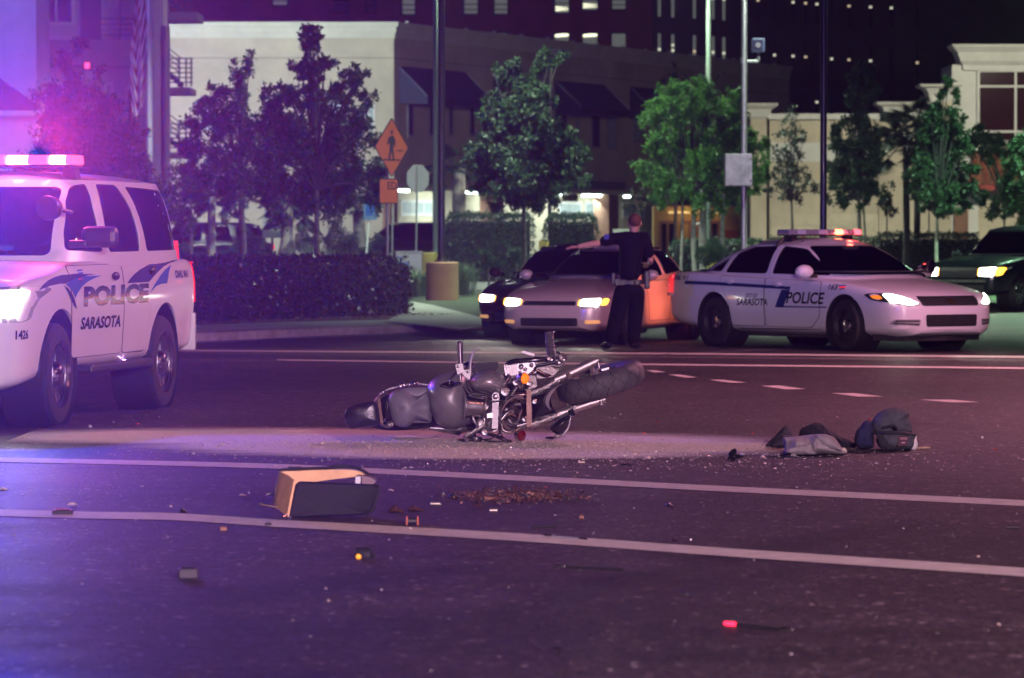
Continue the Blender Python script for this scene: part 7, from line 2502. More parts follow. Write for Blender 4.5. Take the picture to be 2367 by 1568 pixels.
btube([(890, 392, -.24), (866, 425, -.26), (842, 448, -.27)], .009, 'mirror_stem', M_CABLE, parent=hb)
bpart(MB().ball(bz(842, 456, -.27), .014, 12, 8), 'mirror_ball', M_CHROME, hb)
P = Z([(780, 488, -.33), (848, 466, -.26), (942, 474, -.24), (850, 504, -.36)])
bpart(MB().prism(P, (0, 0, .010)), 'mirror', M_GBLK, hb, False)
btube([(780, 491, -.33), (850, 506, -.36), (942, 477, -.24)], .0035, 'mirror_rim', M_CHROME, parent=hb, sm=0)
# cables
for pts, r in [(((940, 486, -.27), (965, 520, -.27), (1010, 548, -.26), (1090, 556, -.25), (1150, 580, -.24)), .008), (((1004, 420, -.25), (1012, 470, -.26), (1030, 510, -.26), (1062, 534, -.25)), .006),
               (((950, 500, -.28), (990, 552, -.28), (1060, 566, -.27), (1130, 600, -.26)), .007), (((1062, 534, -.25), (1120, 548, -.25), (1170, 580, -.24)), .006), (((975, 450, -.24), (985, 500, -.25), (1020, 545, -.25)), .005),
               (((1010, 700, -.26), (1030, 760, -.26), (1070, 790, -.25), (1100, 760, -.25), (1098, 720, -.25)), .012), (((1130, 612, -.27), (1240, 604, -.25)), .006),
               (((1040, 880, -.22), (1030, 850, -.24), (1060, 828, -.26), (1140, 850, -.26), (1200, 860, -.24)), .006), (((1060, 830, -.26), (1120, 826, -.28), (1190, 812, -.26)), .006),
               (((1050, 880, -.26), (1110, 892, -.30), (1180, 870, -.30), (1210, 840, -.28), (1215, 790, -.24)), .005), (((1120, 850, -.2), (1200, 880, -.3), (1260, 905, -.32), (1300, 906, -.3)), .006),
               (((1215, 800, -.3), (1222, 850, -.32), (1260, 890, -.33), (1300, 900, -.3)), .005), (((1100, 900, -.33), (1180, 906, -.34), (1280, 902, -.34)), .005),
               (((1000, 820, -.25), (1080, 842, -.24), (1160, 852, -.24), (1240, 880, -.26)), .008)]:
    btube(pts, r, 'cable', M_CABLE if r < .0115 else M_CHROME)
# --- right (lower) handlebar on the road
btube([(1180, 660, -.14), (1140, 720, -.20), (1112, 760, -.24), (1060, 808, -.26), (990, 846, -.26), (962, 872, -.25), (972, 896, -.24)], [.013, .013, .014, .016, .017, .018, .016], 'handlebar', M_SCUF)
btube([(985, 858, -.22), (1040, 884, -.20), (1080, 896, -.20)], .021, 'grip', M_TYRE)
pillow([(1008, 876), (1040, 862), (1064, 868), (1066, 900), (1020, 908)], -.24, .03, .05, 'switch_housing', M_ALU, power=.5, rnd=10)
pillow([(1068, 720), (1160, 700), (1165, 800), (1120, 815), (1085, 810)], -.16, .05, .12, 'cover', M_SILVD, power=.5, rnd=14)
btube([(1218, 760, -.24), (1240, 820, -.26), (1300, 838, -.25), (1400, 790, -.2)], .012, 'lower_stay', M_CHROME)
btube([(1228, 740, -.30), (1262, 700, -.30), (1300, 672, -.29)], [.016, .013, .008], 'lamp_trim', M_CHROME)
btube([(1340, 792, -.2), (1420, 768, -.2)], .016, 'lower_bolt', M_CHROME)
t2 = bpart(MB().lathe([(-.05, .012), (-.03, .034), (.0, .042), (.012, .042)], bz(1366, 860, -.18), (.72, -.68, -.1), 18), 'turn_lamp', M_CHROME)
bpart(MB().lathe([(.010, .040), (.026, .034), (.036, .010)], bz(1366, 860, -.18), (.72, -.68, -.1), 18), 'red_lens', M_REDL2, t2)
btube([(1372, 826, -.16), (1384, 800, -.14)], .014, 'lamp_stem', M_GBLK, parent=t2)
mr = pillow([(1580, 822), (1600, 780), (1660, 730), (1728, 700), (1736, 730), (1722, 800), (1680, 850), (1640, 858)], -.14, .05, .06, 'mirror', M_GBLK, power=.5, rnd=18)
btube([(1738, 708, -.17), (1734, 760, -.18), (1716, 812, -.18), (1672, 862, -.18), (1612, 882, -.17)], [.006, .007, .008, .009, .007], 'mirror_rim', M_CHROME, parent=mr)
bpart(MB().ball(bz(1642, 864, -.17), (.028, .02, .012), 12, 7), 'mirror_glass', M_SILVD, mr)
btube([(1740, 670, -.12), (1752, 720, -.13)], .022, 'mirror_stem', M_GBLK, parent=mr)
pillow([(1548, 884), (1562, 870), (1600, 868), (1650, 878), (1600, 890)], -.16, .02, .03, 'broken_cap', M_GBLK, power=.5, rnd=6)


for pts, r in [(((1290, 420, -.10), (1220, 520, -.16), (1130, 640, -.20), (1080, 720, -.20), (1050, 800, -.16)), .019), (((1380, 420, -.06), (1330, 520, -.10), (1240, 640, -.14), (1150, 760, -.12), (1120, 840, -.10)), .019), (((1010, 560, -.18), (1060, 620, -.22), (1120, 650, -.22)), .010), (((1225, 430, -.06), (1300, 470, -.12), (1400, 500, -.14)), .011)]:
    btube(pts, r, 'exhaust_header' if r > .015 else 'chrome_pipe', M_CHROME, n=12)
for x, y, d, r in ((1082, 772, -.24, .045), (1250, 540, -.20, .036), (1430, 470, -.12, .030), (1330, 470, -.14, .028), (1470, 610, -.20, .022), (1392, 742, -.24, .020), (1100, 840, -.28, .026)):
    o_ = bpart(MB().lathe([(0, r), (.012, r * .98), (.020, r * .8), (.022, r * .3)], bz(x, y, d), (.2, -1, .25), 20), 'round_cover', M_CHROME)
    bpart(MB().lathe([(.020, r * .28), (.030, r * .25)], bz(x, y, d), (.2, -1, .25), 8), 'cover_bolt', M_DARKM, o_)
# ================================================================ THE OFFICER
def person_body(name, verts, edges, radii, m, parent, sub=2, root=0):
    me = bpy.data.meshes.new(name)
    me.from_pydata([tuple(v) for v in verts], edges, [])
    o = bpy.data.objects.new(name, me)
    COL.objects.link(o)
    sk = o.modifiers.new('skin', 'SKIN')
    sk.use_smooth_shade = True
    for i, r in enumerate(radii):
        d = me.skin_vertices[0].data[i]
        d.radius = r if isinstance(r, tuple) else (r, r)
        d.use_root = i == root
    sb_ = o.modifiers.new('sub', 'SUBSURF')
    sb_.levels = sb_.render_levels = sub
    dg = bpy.context.evaluated_depsgraph_get()
    dg.update()
    me2 = bpy.data.meshes.new_from_object(o.evaluated_get(dg), depsgraph=dg)
    bpy.data.objects.remove(o)
    bpy.data.meshes.remove(me)
    me2.polygons.foreach_set('use_smooth', [True] * len(me2.polygons))
    return link(name, me2, m, parent)
OY = 47.6
ob = gp(1456, 808)
OY = ob.y
off = thing('person', 'officer in dark uniform seen from behind with left arm stretched out', 'person', ob)
M_UNI = mat('dark_navy_uniform', (.004, .0045, .010), .95, spec=.12, var=.2, scale=12, bump=.35, bscale=16)
M_SKIN = mat('skin', (.42, .25, .19), .55)
M_HAIR = mat('short_reddish_hair', (.10, .045, .03), .8, bump=.5, bscale=120)
M_BELT = mat('black_leather', (.008, .008, .010), .4)
def o4(x, y, d=0.0):
    """point on the officer from the magnified view (origin at the feet)"""
    return at((1100 + x / 3.818) / 1.0562, (500 + y / 3.818) / 1.0562, OY + d) - ob
# trousers with both legs; weight on the right foot, left leg a step aside
V = [o4(1668, 800, .0), o4(1668, 720, 0), o4(1600, 850, -.02), o4(1560, 1000, -.06), o4(1520, 1150, -.05), o4(1490, 1300, -.02),
     o4(1735, 850, .02), o4(1722, 1000, .0), o4(1712, 1150, .02), o4(1700, 1310, .02)]
E = [(0, 1), (0, 2), (2, 3), (3, 4), (4, 5), (0, 6), (6, 7), (7, 8), (8, 9)]
Rr = [(.235, .165), (.235, .165), (.150, .135), (.122, .118), (.104, .104), (.094, .096), (.148, .135), (.120, .118), (.102, .104), (.092, .096)]
person_body('trousers', V, E, Rr, M_UNI, off)
# shirt: torso with sleeves; left arm out to the left of the picture, right arm bent in front
V = [o4(1668, 735), o4(1668, 600), o4(1680, 470), o4(1690, 360), o4(1700, 275), o4(1590, 300, .0), o4(1490, 318, .0), o4(1385, 362, -.02),
     o4(1805, 320), o4(1840, 420, .02), o4(1862, 500, .04)]
E = [(0, 1), (1, 2), (2, 3), (3, 4), (3, 5), (5, 6), (6, 7), (3, 8), (8, 9), (9, 10)]
Rr = [(.215, .15), (.225, .155), (.265, .17), (.27, .165), (.10, .09), (.115, .10), (.092, .086), (.082, .078), (.125, .11), (.092, .090), (.078, .076)]
person_body('shirt', V, E, Rr, M_UNI, off)
# skin: neck and head, forearm and hands
V = [o4(1706, 290), o4(1708, 235), o4(1712, 195, -.0), o4(1716, 150, .0), o4(1718, 110, .0)]
person_body('head', V, [(0, 1), (1, 2), (2, 3), (3, 4)], [.066, .060, (.078, .088), (.082, .102), (.068, .088)], M_SKIN, off)
for sd in (-1, 1):
    MB().ball(o4(1716 + sd * 58, 175, .0), (.014, .024, .034), 10, 8).build('ear', M_SKIN, off, smooth=True)
MB().tube([o4(1716, 170, .105), o4(1716, 185, .125), o4(1716, 195, .105)], [.010, .016, .010], 8).build('nose', M_SKIN, off, smooth=True)
hair = MB()
hc_ = o4(1717, 148, -.012)
hair.ball(hc_, (.087, .108, .098), 20, 14)
hm = hair.mesh('hair')
bm = bmesh.new()
bm.from_mesh(hm)
bmesh.ops.bisect_plane(bm, geom=bm.verts[:] + bm.edges[:] + bm.faces[:], plane_co=hc_ + Vector((0, .02, -.045)), plane_no=Vector((0, .45, -1)), clear_outer=True)
bm.to_mesh(hm)
bm.free()
link('hair', hm, M_HAIR, off, smooth=True)
person_body('forearm', [o4(1400, 358, -.02), o4(1300, 372, -.03), o4(1215, 388, -.04), o4(1175, 396, -.04)], [(0, 1), (1, 2), (2, 3)], [.050, .046, .034, .036], M_SKIN, off)
def hand(w, d, up, side, curl, parent):
    """palm, four fingers of their own lengths and a thumb from the side of the palm"""
    w, d, up = Vector(w), Vector(d).normalized(), Vector(up).normalized()
    s = d.cross(up).normalized() * side
    V, E, Rr = [w, w + d * .045, w + d * .085], [(0, 1), (1, 2)], [(.028, .018), (.040, .016), (.042, .014)]
    for k, L in enumerate((.068, .078, .072, .056)):
        b = w + d * .085 + s * (.030 - .020 * k)
        i = len(V)
        a = d * math.cos(curl) - up * math.sin(curl)
        a2 = d * math.cos(curl * 2.2) - up * math.sin(curl * 2.2)
        V += [b, b + a * L * .5, b + a * L * .5 + a2 * L * .5]
        E += [(2, i), (i, i + 1), (i + 1, i + 2)]
        Rr += [.0095, .0088, .0075]
    i = len(V)
    V += [w + d * .03 + s * .036, w + d * .065 + s * .062, w + d * .092 + s * .068]
    E += [(1, i), (i, i + 1), (i + 1, i + 2)]
    Rr += [.013, .011, .009]
    return person_body('hand', V, E, Rr, M_SKIN, parent, 1)
hand(o4(1185, 394, -.04), (-1, -.05, -.08), (0, -.25, 1), 1, .18, off)
person_body('forearm', [o4(1862, 500, .04), o4(1866, 530, .10), o4(1850, 548, .18)], [(0, 1), (1, 2)], [.048, .042, .034], M_SKIN, off)
hand(o4(1850, 548, .18), (-.3, 1, -.1), (.2, 0, 1), -1, .5, off)
# belt with pouches, holster, radio; collar; boots
pts = [o4(1668 + 168 * math.cos(a) / 1.0, 722, .13 * math.sin(a)) for a in np.linspace(0, 2 * PI, 24, False)]
mb = MB()
mb.rings([[p + Vector((0, 0, z)) for p in pts] for z in (-.03, .03)], cap=False)
b_ = mb.build('belt', M_BELT, off)
for x, y, sx, sy, sz in ((1560, 722, .09, .05, .10), (1600, 726, .08, .06, .08), (1740, 724, .08, .06, .08), (1690, 726, .07, .05, .07)):
    bevel(MB().box(o4(x, y, -.11), (sx, sy, sz)).build('pouch', M_BELT, b_), .012)
bevel(MB().box(o4(1832, 700, -.02), (.07, .10, .24)).build('holster', M_BELT, b_), .015)
bevel(MB().box(o4(1518, 690, -.06), (.05, .05, .16)).build('radio', M_BELT, b_), .01)
person_body('collar', [o4(1660, 282, -.02), o4(1700, 268, -.07), o4(1750, 280, -.02)], [(0, 1), (1, 2)], [.02, .024, .02], M_UNI, off, 1)
MB().box(o4(1455, 300, -.085), (.06, .004, .07), (0, R(15), 0)).build('sleeve_patch', mat('blue_patch', (.03, .06, .30), .7), off)
for x, d_, sg in ((1480, .0, -1), (1700, .0, 1)):
    p = o4(x, 1330, d_)
    p.z = 0
    person_body('boot', [p + Vector((0, .02, .10)), p + Vector((0, .0, .055)), p + Vector((sg * .05, .12, .048)), p + Vector((sg * .09, .21, .040))], [(0, 1), (1, 2), (2, 3)], [.062, (.058, .055), (.056, .044), (.050, .036)], M_BELT, off, 1)
# ================================================================ WHAT LIES ON THE ROAD
from mathutils import noise as mnoise
class Spot:
    """draws a thing from its outline in the picture, standing on the road at the depth of its foot"""
    def __init__(s, name, label, cat, foot, group=None):
        s.g = gp(*foot)
        s.Y = s.g.y
        s.t = thing(name, label, cat, s.g, 0, group)
    def p(s, x, y, d=0.0):
        q = at(x, y, s.Y + d) - s.g
        return q
    def fin(s, mb, name, m, parent=None, smooth=True, angle=40, bev=0):
        o = mb.build(name, m, parent or s.t, smooth=smooth, angle=angle)
        if bev:
            bevel(o, bev, 2)
        return o
    def cloth(s, pts, d, bulge, th, name, m, fold=.02, freq=9, parent=None, rnd=6, n=26, nr=120, seed=0, power=.5, stretch=(1, 1)):
        k = s.Y / FPX
        P = round_poly(pts, rnd, 4)
        P = resample2([Vector((q.x, q.y)) for q in P], nr)
        c = sum(P, Vector((0, 0))) / len(P)
        rings = []
        for f, kk in ((.02, .55), (.6, .45), (.9, .25)):
            rings.append([s.p(*(c + (q - c) * f), d + th * kk / .55) for q in P])
        for j in range(n + 1):
            f = math.cos(PI / 2 * j / n) if j < n else .004
            rise = (1 - f ** 2) ** power
            row = []
            for q in P:
                w = c + (q - c) * f
                v = Vector((w.x * k * freq * stretch[0] + seed * 7.3, w.y * k * freq * stretch[1], seed * 3.1))
                r1 = 1 - 2 * abs(mnoise.noise(v + Vector((0, 0, .3)) + mnoise.noise_vector(v * .6) * .5))
                r2 = 1 - 2 * abs(mnoise.noise(v * 2.3 + Vector((5, 1, 0))))
                e = fold * (r1 + .30 * r2) * min(1, rise * 2.5)
                row.append(s.p(w.x, w.y, d - bulge * rise - e))
            rings.append(row)
        return s.fin(MB().rings(rings), name, m, parent, True, 75)
def fabric(name, col, **k):
    return mat(name, col, .9, var=k.get('var', .18), scale=k.get('scale', 14), bump=.35, bscale=260)

# ---- broken hard case
c = Spot('broken_case', 'broken black hard case with tan lining lying open on the road', 'case', (690, 1197))
M_CASEB = mat('black_case_shell', (.005, .006, .013), .55, var=.2, scale=30, bump=.5, bscale=160)
M_TAN = mat('tan_case_lining', (.72, .45, .22), .75, var=.16, scale=7, bump=.25, bscale=40)
def cslab(px, d0, d1, name, m, rnd=8, bev=.008, parent=None):
    P = round_poly(px, rnd, 4)
    return c.fin(MB().prism([c.p(q.x, q.y, d0) for q in P], (0, d1 - d0, 0)), name, m, parent, True, 35, bev)
k = c.Y / FPX
# dished front panel, leaning back
P = resample2([Vector((q.x, q.y)) for q in round_poly([(684, 1112), (884, 1121), (863, 1190), (667, 1198)], 15, 5)], 80)
cc = sum(P, Vector((0, 0))) / len(P)
rings = []
for f, d in ((.02, .07), (.98, .06), (1.0, .04), (1.0, .0), (.985, -.012), (.94, -.016), (.90, -.008), (.02, -.004)):
    rings.append([c.p(*(cc + (q - cc) * f), d + (1198 - (cc + (q - cc) * f).y) * k * .35) for q in P])
c.fin(MB().rings(rings), 'case_panel', M_CASEB, None, True, 50)
def strip(rows, name, m, th=.012):
    """bent strip: list of (top point, bottom point)"""
    A = [c.p(*a) for a, b in rows]
    B = [c.p(*b) for a, b in rows]
    A, B = smooth_line(A, 5), smooth_line(B, 5)
    n = len(A)
    out = []
    for i in range(n):
        t = (A[min(i + 1, n - 1)] - A[max(i - 1, 0)]).normalized()
        nn = t.cross(B[i] - A[i]).normalized() * th
        out.append((A[i], A[i] + nn, B[i] + nn, B[i]))
    return c.fin(MB().rings([list(q) for q in out]), name, m, None, True, 50)
strip([((684, 1112, .05), (668, 1195, .0)), ((668, 1100, .16), (652, 1182, .12)), ((650, 1091, .29), (638, 1166, .26)), ((655, 1089, .36), (648, 1130, .36)), ((700, 1088, .38), (715, 1116, .37)), ((780, 1086, .38), (790, 1106, .38)), ((830, 1090, .38), (826, 1103, .37)), ((858, 1108, .34), (850, 1112, .34))], 'case_wall', M_TAN)
c.fin(MB().tube(smooth_line([c.p(648, 1090, .30), c.p(660, 1086, .37), c.p(740, 1083, .385), c.p(800, 1080, .385), c.p(835, 1086, .37), c.p(865, 1108, .34)], 5), .009, 8), 'case_edge', M_CASEB)
c.fin(MB().tube(smooth_line([c.p(648, 1090, .29), c.p(640, 1130, .28), c.p(636, 1166, .26)], 4), .008, 8), 'case_edge', M_GALV)
for x0, x1, y in ((664, 696, 1084), (766, 804, 1079)):
    cslab([(x0, y - 3), (x1, y - 4), (x1 + 2, y + 4), (x0 - 2, y + 5)], .36, .42, 'case_hinge', M_CASEB, 2, .003)
cslab([(822, 1102), (834, 1102), (833, 1118), (821, 1118)], .20, .36, 'case_latch', M_GALV, 2, .003)
cslab([(836, 1100), (858, 1104), (870, 1114), (862, 1120), (836, 1118)], .22, .34, 'torn_flap', mat('smoky_plastic', (.20, .14, .16), .3), 4, .003)
c.fin(MB().tube([c.p(600, 1166, .1), c.p(640, 1174, .08)], .010, 8), 'metal_strut', M_CHROME)
c.fin(MB().tube([c.p(616, 1143, .42), c.p(650, 1140, .42)], .006, 6), 'metal_strut', M_GALV)
c.fin(MB().tube([c.p(664, 1190, -.01), c.p(654, 1196, -.03)], .006, 6), 'metal_strut', M_CHROME)

# ---- heap of clothes and rucksack
g = Spot('jeans', 'crumpled dark jeans at the left of the clothes heap', 'jeans', (1800, 1036))
M_DENIM = fabric('dark_denim', (.032, .029, .040))
g.cloth([(1766, 1034), (1780, 1018), (1790, 1010), (1806, 992), (1815, 983), (1824, 985), (1832, 1000), (1834, 1036), (1800, 1038)], .10, .12, .20, 'trouser_leg', M_DENIM, .012, 16, seed=1)
g.cloth([(1779, 1036), (1790, 1014), (1818, 1005), (1832, 1010), (1836, 1036), (1800, 1037)], .0, .10, .16, 'trouser_leg', M_DENIM, .014, 18, seed=2)
g = Spot('jacket', 'dark blue jacket crumpled behind the grey shirt', 'jacket', (1900, 1036))
M_JACK = fabric('dark_blue_cloth', (.008, .008, .018))
g.cloth([(1846, 1012), (1850, 992), (1866, 984), (1884, 976), (1902, 980), (1918, 996), (1936, 1004), (1956, 1016), (1976, 1024), (1978, 1038), (1930, 1038), (1860, 1030)], .14, .14, .22, 'jacket_body', M_JACK, .018, 15, seed=3)
g.cloth([(1926, 1010), (1960, 1014), (1980, 1026), (1978, 1038), (1940, 1038)], .04, .08, .14, 'sleeve', M_JACK, .012, 18, seed=4)
g = Spot('shirt', 'grey shirt crumpled in front of the dark jacket', 'shirt', (1880, 1052))
M_SHIRT = fabric('grey_cotton', (.27, .245, .255))
g.cloth([(1808, 1050), (1813, 1040), (1812, 1024), (1806, 1012), (1826, 1010), (1850, 1008), (1880, 1004), (1908, 1003), (1930, 1012), (1940, 1026), (1948, 1038), (1960, 1048), (1950, 1052), (1900, 1052), (1860, 1053), (1830, 1051)], .02, .22, .20, 'shirt_body', M_SHIRT, .050, 9, seed=5)
g.cloth([(1882, 1006), (1908, 1004), (1930, 1014), (1942, 1034), (1948, 1044), (1920, 1040), (1898, 1030)], -.16, .07, .10, 'sleeve', M_SHIRT, .022, 8, seed=6)
g.cloth([(1812, 1046), (1820, 1038), (1850, 1028), (1880, 1024), (1888, 1040), (1886, 1052), (1840, 1052)], -.17, .06, .10, 'shirt_tail', M_SHIRT, .022, 8, seed=7)
g.cloth([(1944, 1036), (1952, 1034), (1960, 1044), (1952, 1050), (1944, 1048)], -.04, .03, .05, 'white_cuff', fabric('white_cotton', (.55, .50, .45)), .004, 20, seed=8, nr=40, n=8)
g = Spot('rucksack', 'grey blue rucksack with a dark label patch beside the clothes', 'rucksack', (2060, 1040))
M_RUCK = fabric('slate_nylon', (.062, .068, .084))
M_RUCKB = fabric('blue_nylon', (.016, .022, .070))
M_RUCKD = fabric('black_nylon', (.016, .018, .024))
g.cloth([(1976, 1030), (1974, 1012), (1980, 994), (1990, 986), (1998, 972), (2014, 972), (2020, 990), (2020, 1036), (1990, 1039)], .04, .15, .26, 'side_body', M_RUCKB, .022, 12, seed=11)
g.cloth([(2014, 990), (2018, 968), (2032, 952), (2050, 944), (2070, 942), (2090, 946), (2104, 956), (2100, 964), (2108, 980), (2110, 1000), (2060, 1010), (2024, 1008)], .06, .16, .24, 'top_flap', M_RUCK, .016, 10, seed=12)
g.cloth([(2030, 1004), (2060, 994), (2100, 998), (2115, 1006), (2116, 1030), (2108, 1040), (2060, 1042), (2034, 1036), (2024, 1020)], -.06, .16, .26, 'front_pocket', M_RUCK, .016, 9, seed=13)
g.cloth([(2024, 1002), (2034, 1002), (2052, 1020), (2064, 1038), (2056, 1041), (2034, 1034)], -.20, .03, .08, 'shadow_panel', M_RUCKD, .006, 14, seed=14)  # dark cloth patch put on for the shade beside the pocket
g.fin(MB().tube(smooth_line([g.p(2018, 1000, -.10), g.p(2050, 1001, -.20), g.p(2090, 1003, -.21), g.p(2116, 1006, -.10)], 5), .010, 8), 'zip', M_RUCKD)
pt = [g.p(2077, 1010, -.245), g.p(2100, 1009, -.235), g.p(2098, 1030, -.245), g.p(2075, 1032, -.25)]
lb = g.fin(MB().prism(pt, (0, .02, 0)), 'label_patch', mat('maroon_patch', (.045, .012, .025), .7), None, False)
for x0, x1, y0, y1 in ((2080, 2097, 1012, 1014), (2080, 2097, 1016, 1017), (2084, 2092, 1022, 1025)):
    g.fin(MB().prism([g.p(x0, y0, -.252), g.p(x1, y0, -.248), g.p(x1, y1, -.250), g.p(x0, y1, -.254)], (0, .004, 0)), 'patch_print', mat('pale_print', (.4, .2, .25), .7), lb, False)
g.fin(MB().tube(smooth_line([g.p(2042, 988, -.15), g.p(2066, 984, -.17), g.p(2076, 994, -.18)], 4), .010, 6), 'strap', M_RUCKD)
g.fin(MB().ball(g.p(2112, 1028, -.10), (.03, .03, .04), 12, 8), 'white_buckle', mat('white_plastic', (.6, .58, .55), .5))
g.fin(MB().tube([g.p(2117, 1006, -.05), g.p(2117, 1036, -.05)], .006, 6), 'white_piping', mat('white_plastic', (.6, .58, .55), .5))
g = Spot('torn_paper', 'torn pale paper scrap right of the rucksack', 'paper', (2132, 1038))
g.cloth([(2114, 1037), (2122, 1033), (2140, 1032), (2152, 1034), (2150, 1038), (2120, 1039)], .0, .05, .04, 'paper', mat('tan_paper', (.50, .38, .24), .8, var=.2), .012, 24, seed=15, nr=50, n=8)
g = Spot('black_part', 'black plastic part with pointed fins left of the clothes', 'debris', (1695, 1066))
g.cloth([(1680, 1064), (1682, 1050), (1690, 1040), (1700, 1036), (1704, 1042), (1702, 1050), (1714, 1052), (1728, 1052), (1716, 1058), (1704, 1062), (1702, 1067)], .0, .06, .08, 'housing', M_GBLK, .012, 26, seed=16, nr=60, n=10, rnd=2)

# ---- smaller bits
GRP = 'small wreckage on the road'
def bit(kind, label, foot, build, cat='debris', group=None):
    s = Spot(kind, label, cat, foot, group)
    build(s)
    return s
M_SOCK = mat('steel_socket', (.40, .36, .30), .35, .9, var=.3, scale=40)
M_RUST = mat('brown_dirty_steel', (.20, .10, .07), .6, .5, var=.4, scale=40)
def cyl(x0, y0, x1, y1, r, m, hole=True):
    def f(s):
        a, b = s.p(x0, y0), s.p(x1, y1)
        a.z, b.z = max(a.z, r), max(b.z, r)
        d = b - a
        L = d.length
        o = s.fin(MB().lathe([(0, r * .6), (0, r), (L, r), (L, r * .7), (L * .5, r * .65)], a, d, 16, cap=True), 'tube_body', m)
        if hole:
            s.fin(MB().lathe([(L * .9, r * .68), (L * .92, .001)], a, d, 14), 'bore', M_BLKPL, o)
    return f
bit('socket', 'pale steel socket lying nearest the case', (1005, 1170), cyl(995, 1166, 1018, 1168, .012, M_SOCK), 'socket')
bit('socket', 'brown steel socket with its dark bore towards the viewer', (1130, 1160), cyl(1120, 1152, 1136, 1156, .015, M_RUST), 'socket')
bit('socket', 'dull grey conical socket in front of the tool spill', (1142, 1186), cyl(1132, 1182, 1150, 1180, .013, M_SOCK), 'socket')
bit('socket', 'single socket lying apart on the right above the sticks', (1345, 1202), cyl(1349, 1196, 1339, 1199, .014, M_RUST), 'socket')
bit('socket', 'brown ring socket at the far end of the tool spill', (1266, 1156), cyl(1268, 1152, 1263, 1153, .011, M_RUST), 'socket')
def spool(s):
    for x in (941, 966):
        s.fin(MB().box(s.p(x, 1205), (.008, .06, .05)), 'flange', mat('orange_plastic', (.40, .08, .03), .5))
    s.fin(MB().lathe([(0, .018), (.055, .018)], s.p(941, 1205), (1, 0, 0), 12), 'core', M_BLKPL)
bit('spool', 'small spool with orange flanges below the tool spill', (953, 1213), spool, 'spool')
def stick(a, b, r, m, e0=None, e1=None):
    def f(s):
        p, q = s.p(*a), s.p(*b)
        A = gp(a[0], a[1] + 3) - s.g
        B = gp(b[0], b[1] + 3) - s.g
        A.z = B.z = r * 1.1
        d = (B - A).normalized()
        s.fin(MB().tube([A, B], r, 8), 'stick_body', m)
        if e0:
            s.fin(MB().lathe([(-.02, r * 1.1), (.03, r * 1.35), (.035, r)], A, d, 10), 'end_cap', e0)
        if e1:
            s.fin(MB().lathe([(-.03, r * 1.35), (.02, r * 1.1), (.025, r * .4)], B, d, 10), 'end_cap', e1)
    return f
M_CLR = mat('clear_tube', (.45, .45, .55), .1, .4, coat=1)
bit('light_stick', 'pale glossy stick lying just above the lower white line', (1305, 1248), stick((1265, 1239), (1350, 1247), .006, M_CLR, M_CHROME, M_CHROME), 'stick')
bit('dark_stick', 'thin dark stick below the lower white line', (1365, 1320), stick((1292, 1310), (1440, 1317), .006, M_BLKPL, M_CHROME, None), 'stick')
bit('dark_stick', 'short dark stick above the pale glossy stick', (1257, 1222), stick((1230, 1219), (1284, 1217), .006, M_BLKPL), 'stick')
bit('light_stick', 'dark stick with a red lit end nearest the camera', (1750, 1456), stick((1685, 1443), (1822, 1456), .006, M_BLKPL, emat('red_led_end', (1, .02, .06), 4), M_CHROME), 'stick')
bit('dark_stick', 'black stick at the right edge above the lower line', (2335, 1224), stick((2325, 1221), (2358, 1221), .008, M_BLKPL), 'stick')
def boxbit(w, d, h, m, rz=0.0):
    def f(s):
        bevel(s.fin(MB().box((0, 0, h / 2), (w, d, h), (0, 0, rz)), 'body', m, None, False), min(w, h) * .15)
        s.fin(MB().box((0, 0, h + .001), (w * .7, d * .6, .004), (0, 0, rz)), 'rim', M_GBLK, None, False)
    return f
bit('black_block', 'black rectangular block lying on the lower white line at the left', (145, 1190), boxbit(.10, .09, .026, M_BLKPL), 'debris')
bit('black_block', 'dark block with its own shadow in the left foreground', (435, 1338), boxbit(.085, .07, .045, M_BLKPL, .1), 'debris')
bit('black_block', 'tiny dark cube just below the lower line left of the case', (515, 1227), boxbit(.035, .04, .02, M_RUST, .2), 'debris')
bit('black_block', 'small dark lump on the lower line below the case', (620, 1216), boxbit(.026, .03, .014, M_BLKPL, .4), 'debris')
def lampbit(s):
    s.fin(MB().lathe([(-.04, .010), (-.035, .03), (.01, .036), (.035, .030), (.045, .012)], s.p(842, 1283) , (1, -.35, -.12), 16), 'housing', M_BLKPL)
    s.fin(MB().ball(s.p(829, 1287, -.025), (.014, .012, .012), 10, 7), 'amber_bulb', mat('amber_bulb', (.9, .35, .03), .2, emit=(1, .4, .03), estr=.8))
    s.fin(MB().tube(smooth_line([s.p(858, 1285), s.p(866, 1288), s.p(864, 1280)], 4), .005, 6), 'wire', M_BLKPL)
bit('broken_lamp', 'broken black lamp housing with an amber bulb below the case', (845, 1292), lampbit, 'lamp')
def lump(w, h, m, seed):
    def f(s):
        k = s.Y / FPX
        fx, fy = CX + s.g.x / k, 0
        bx = CX + (s.g.x) * FPX / s.Y
        by = (at(0, 0, 1), 0)[1]
        cx, cy = s.px
        s.cloth([(cx - w / 2, cy), (cx - w * .35, cy - h * .6), (cx - w * .05, cy - h), (cx + w * .2, cy - h * .55), (cx + w * .5, cy - h * .2), (cx + w * .45, cy + 1)], .0, .03, .04, 'body', m, .010, 40, seed=seed, nr=48, n=8, rnd=1)
    return f
def lumpbit(kind, label, foot, w, h, m, seed):
    s = Spot(kind, label, 'debris', foot)
    s.px = foot
    lump(w, h, m, seed)(s)
M_BRL = mat('brown_dirt', (.045, .013, .010), .95, var=.5, scale=60)
lumpbit('black_scrap', 'black scrap with a hump left of the tool spill', (1050, 1152), 34, 15, M_BLKPL, 1)
lumpbit('brown_scrap', 'brown crumpled scrap touching the case corner', (915, 1186), 38, 20, M_BRL, 2)
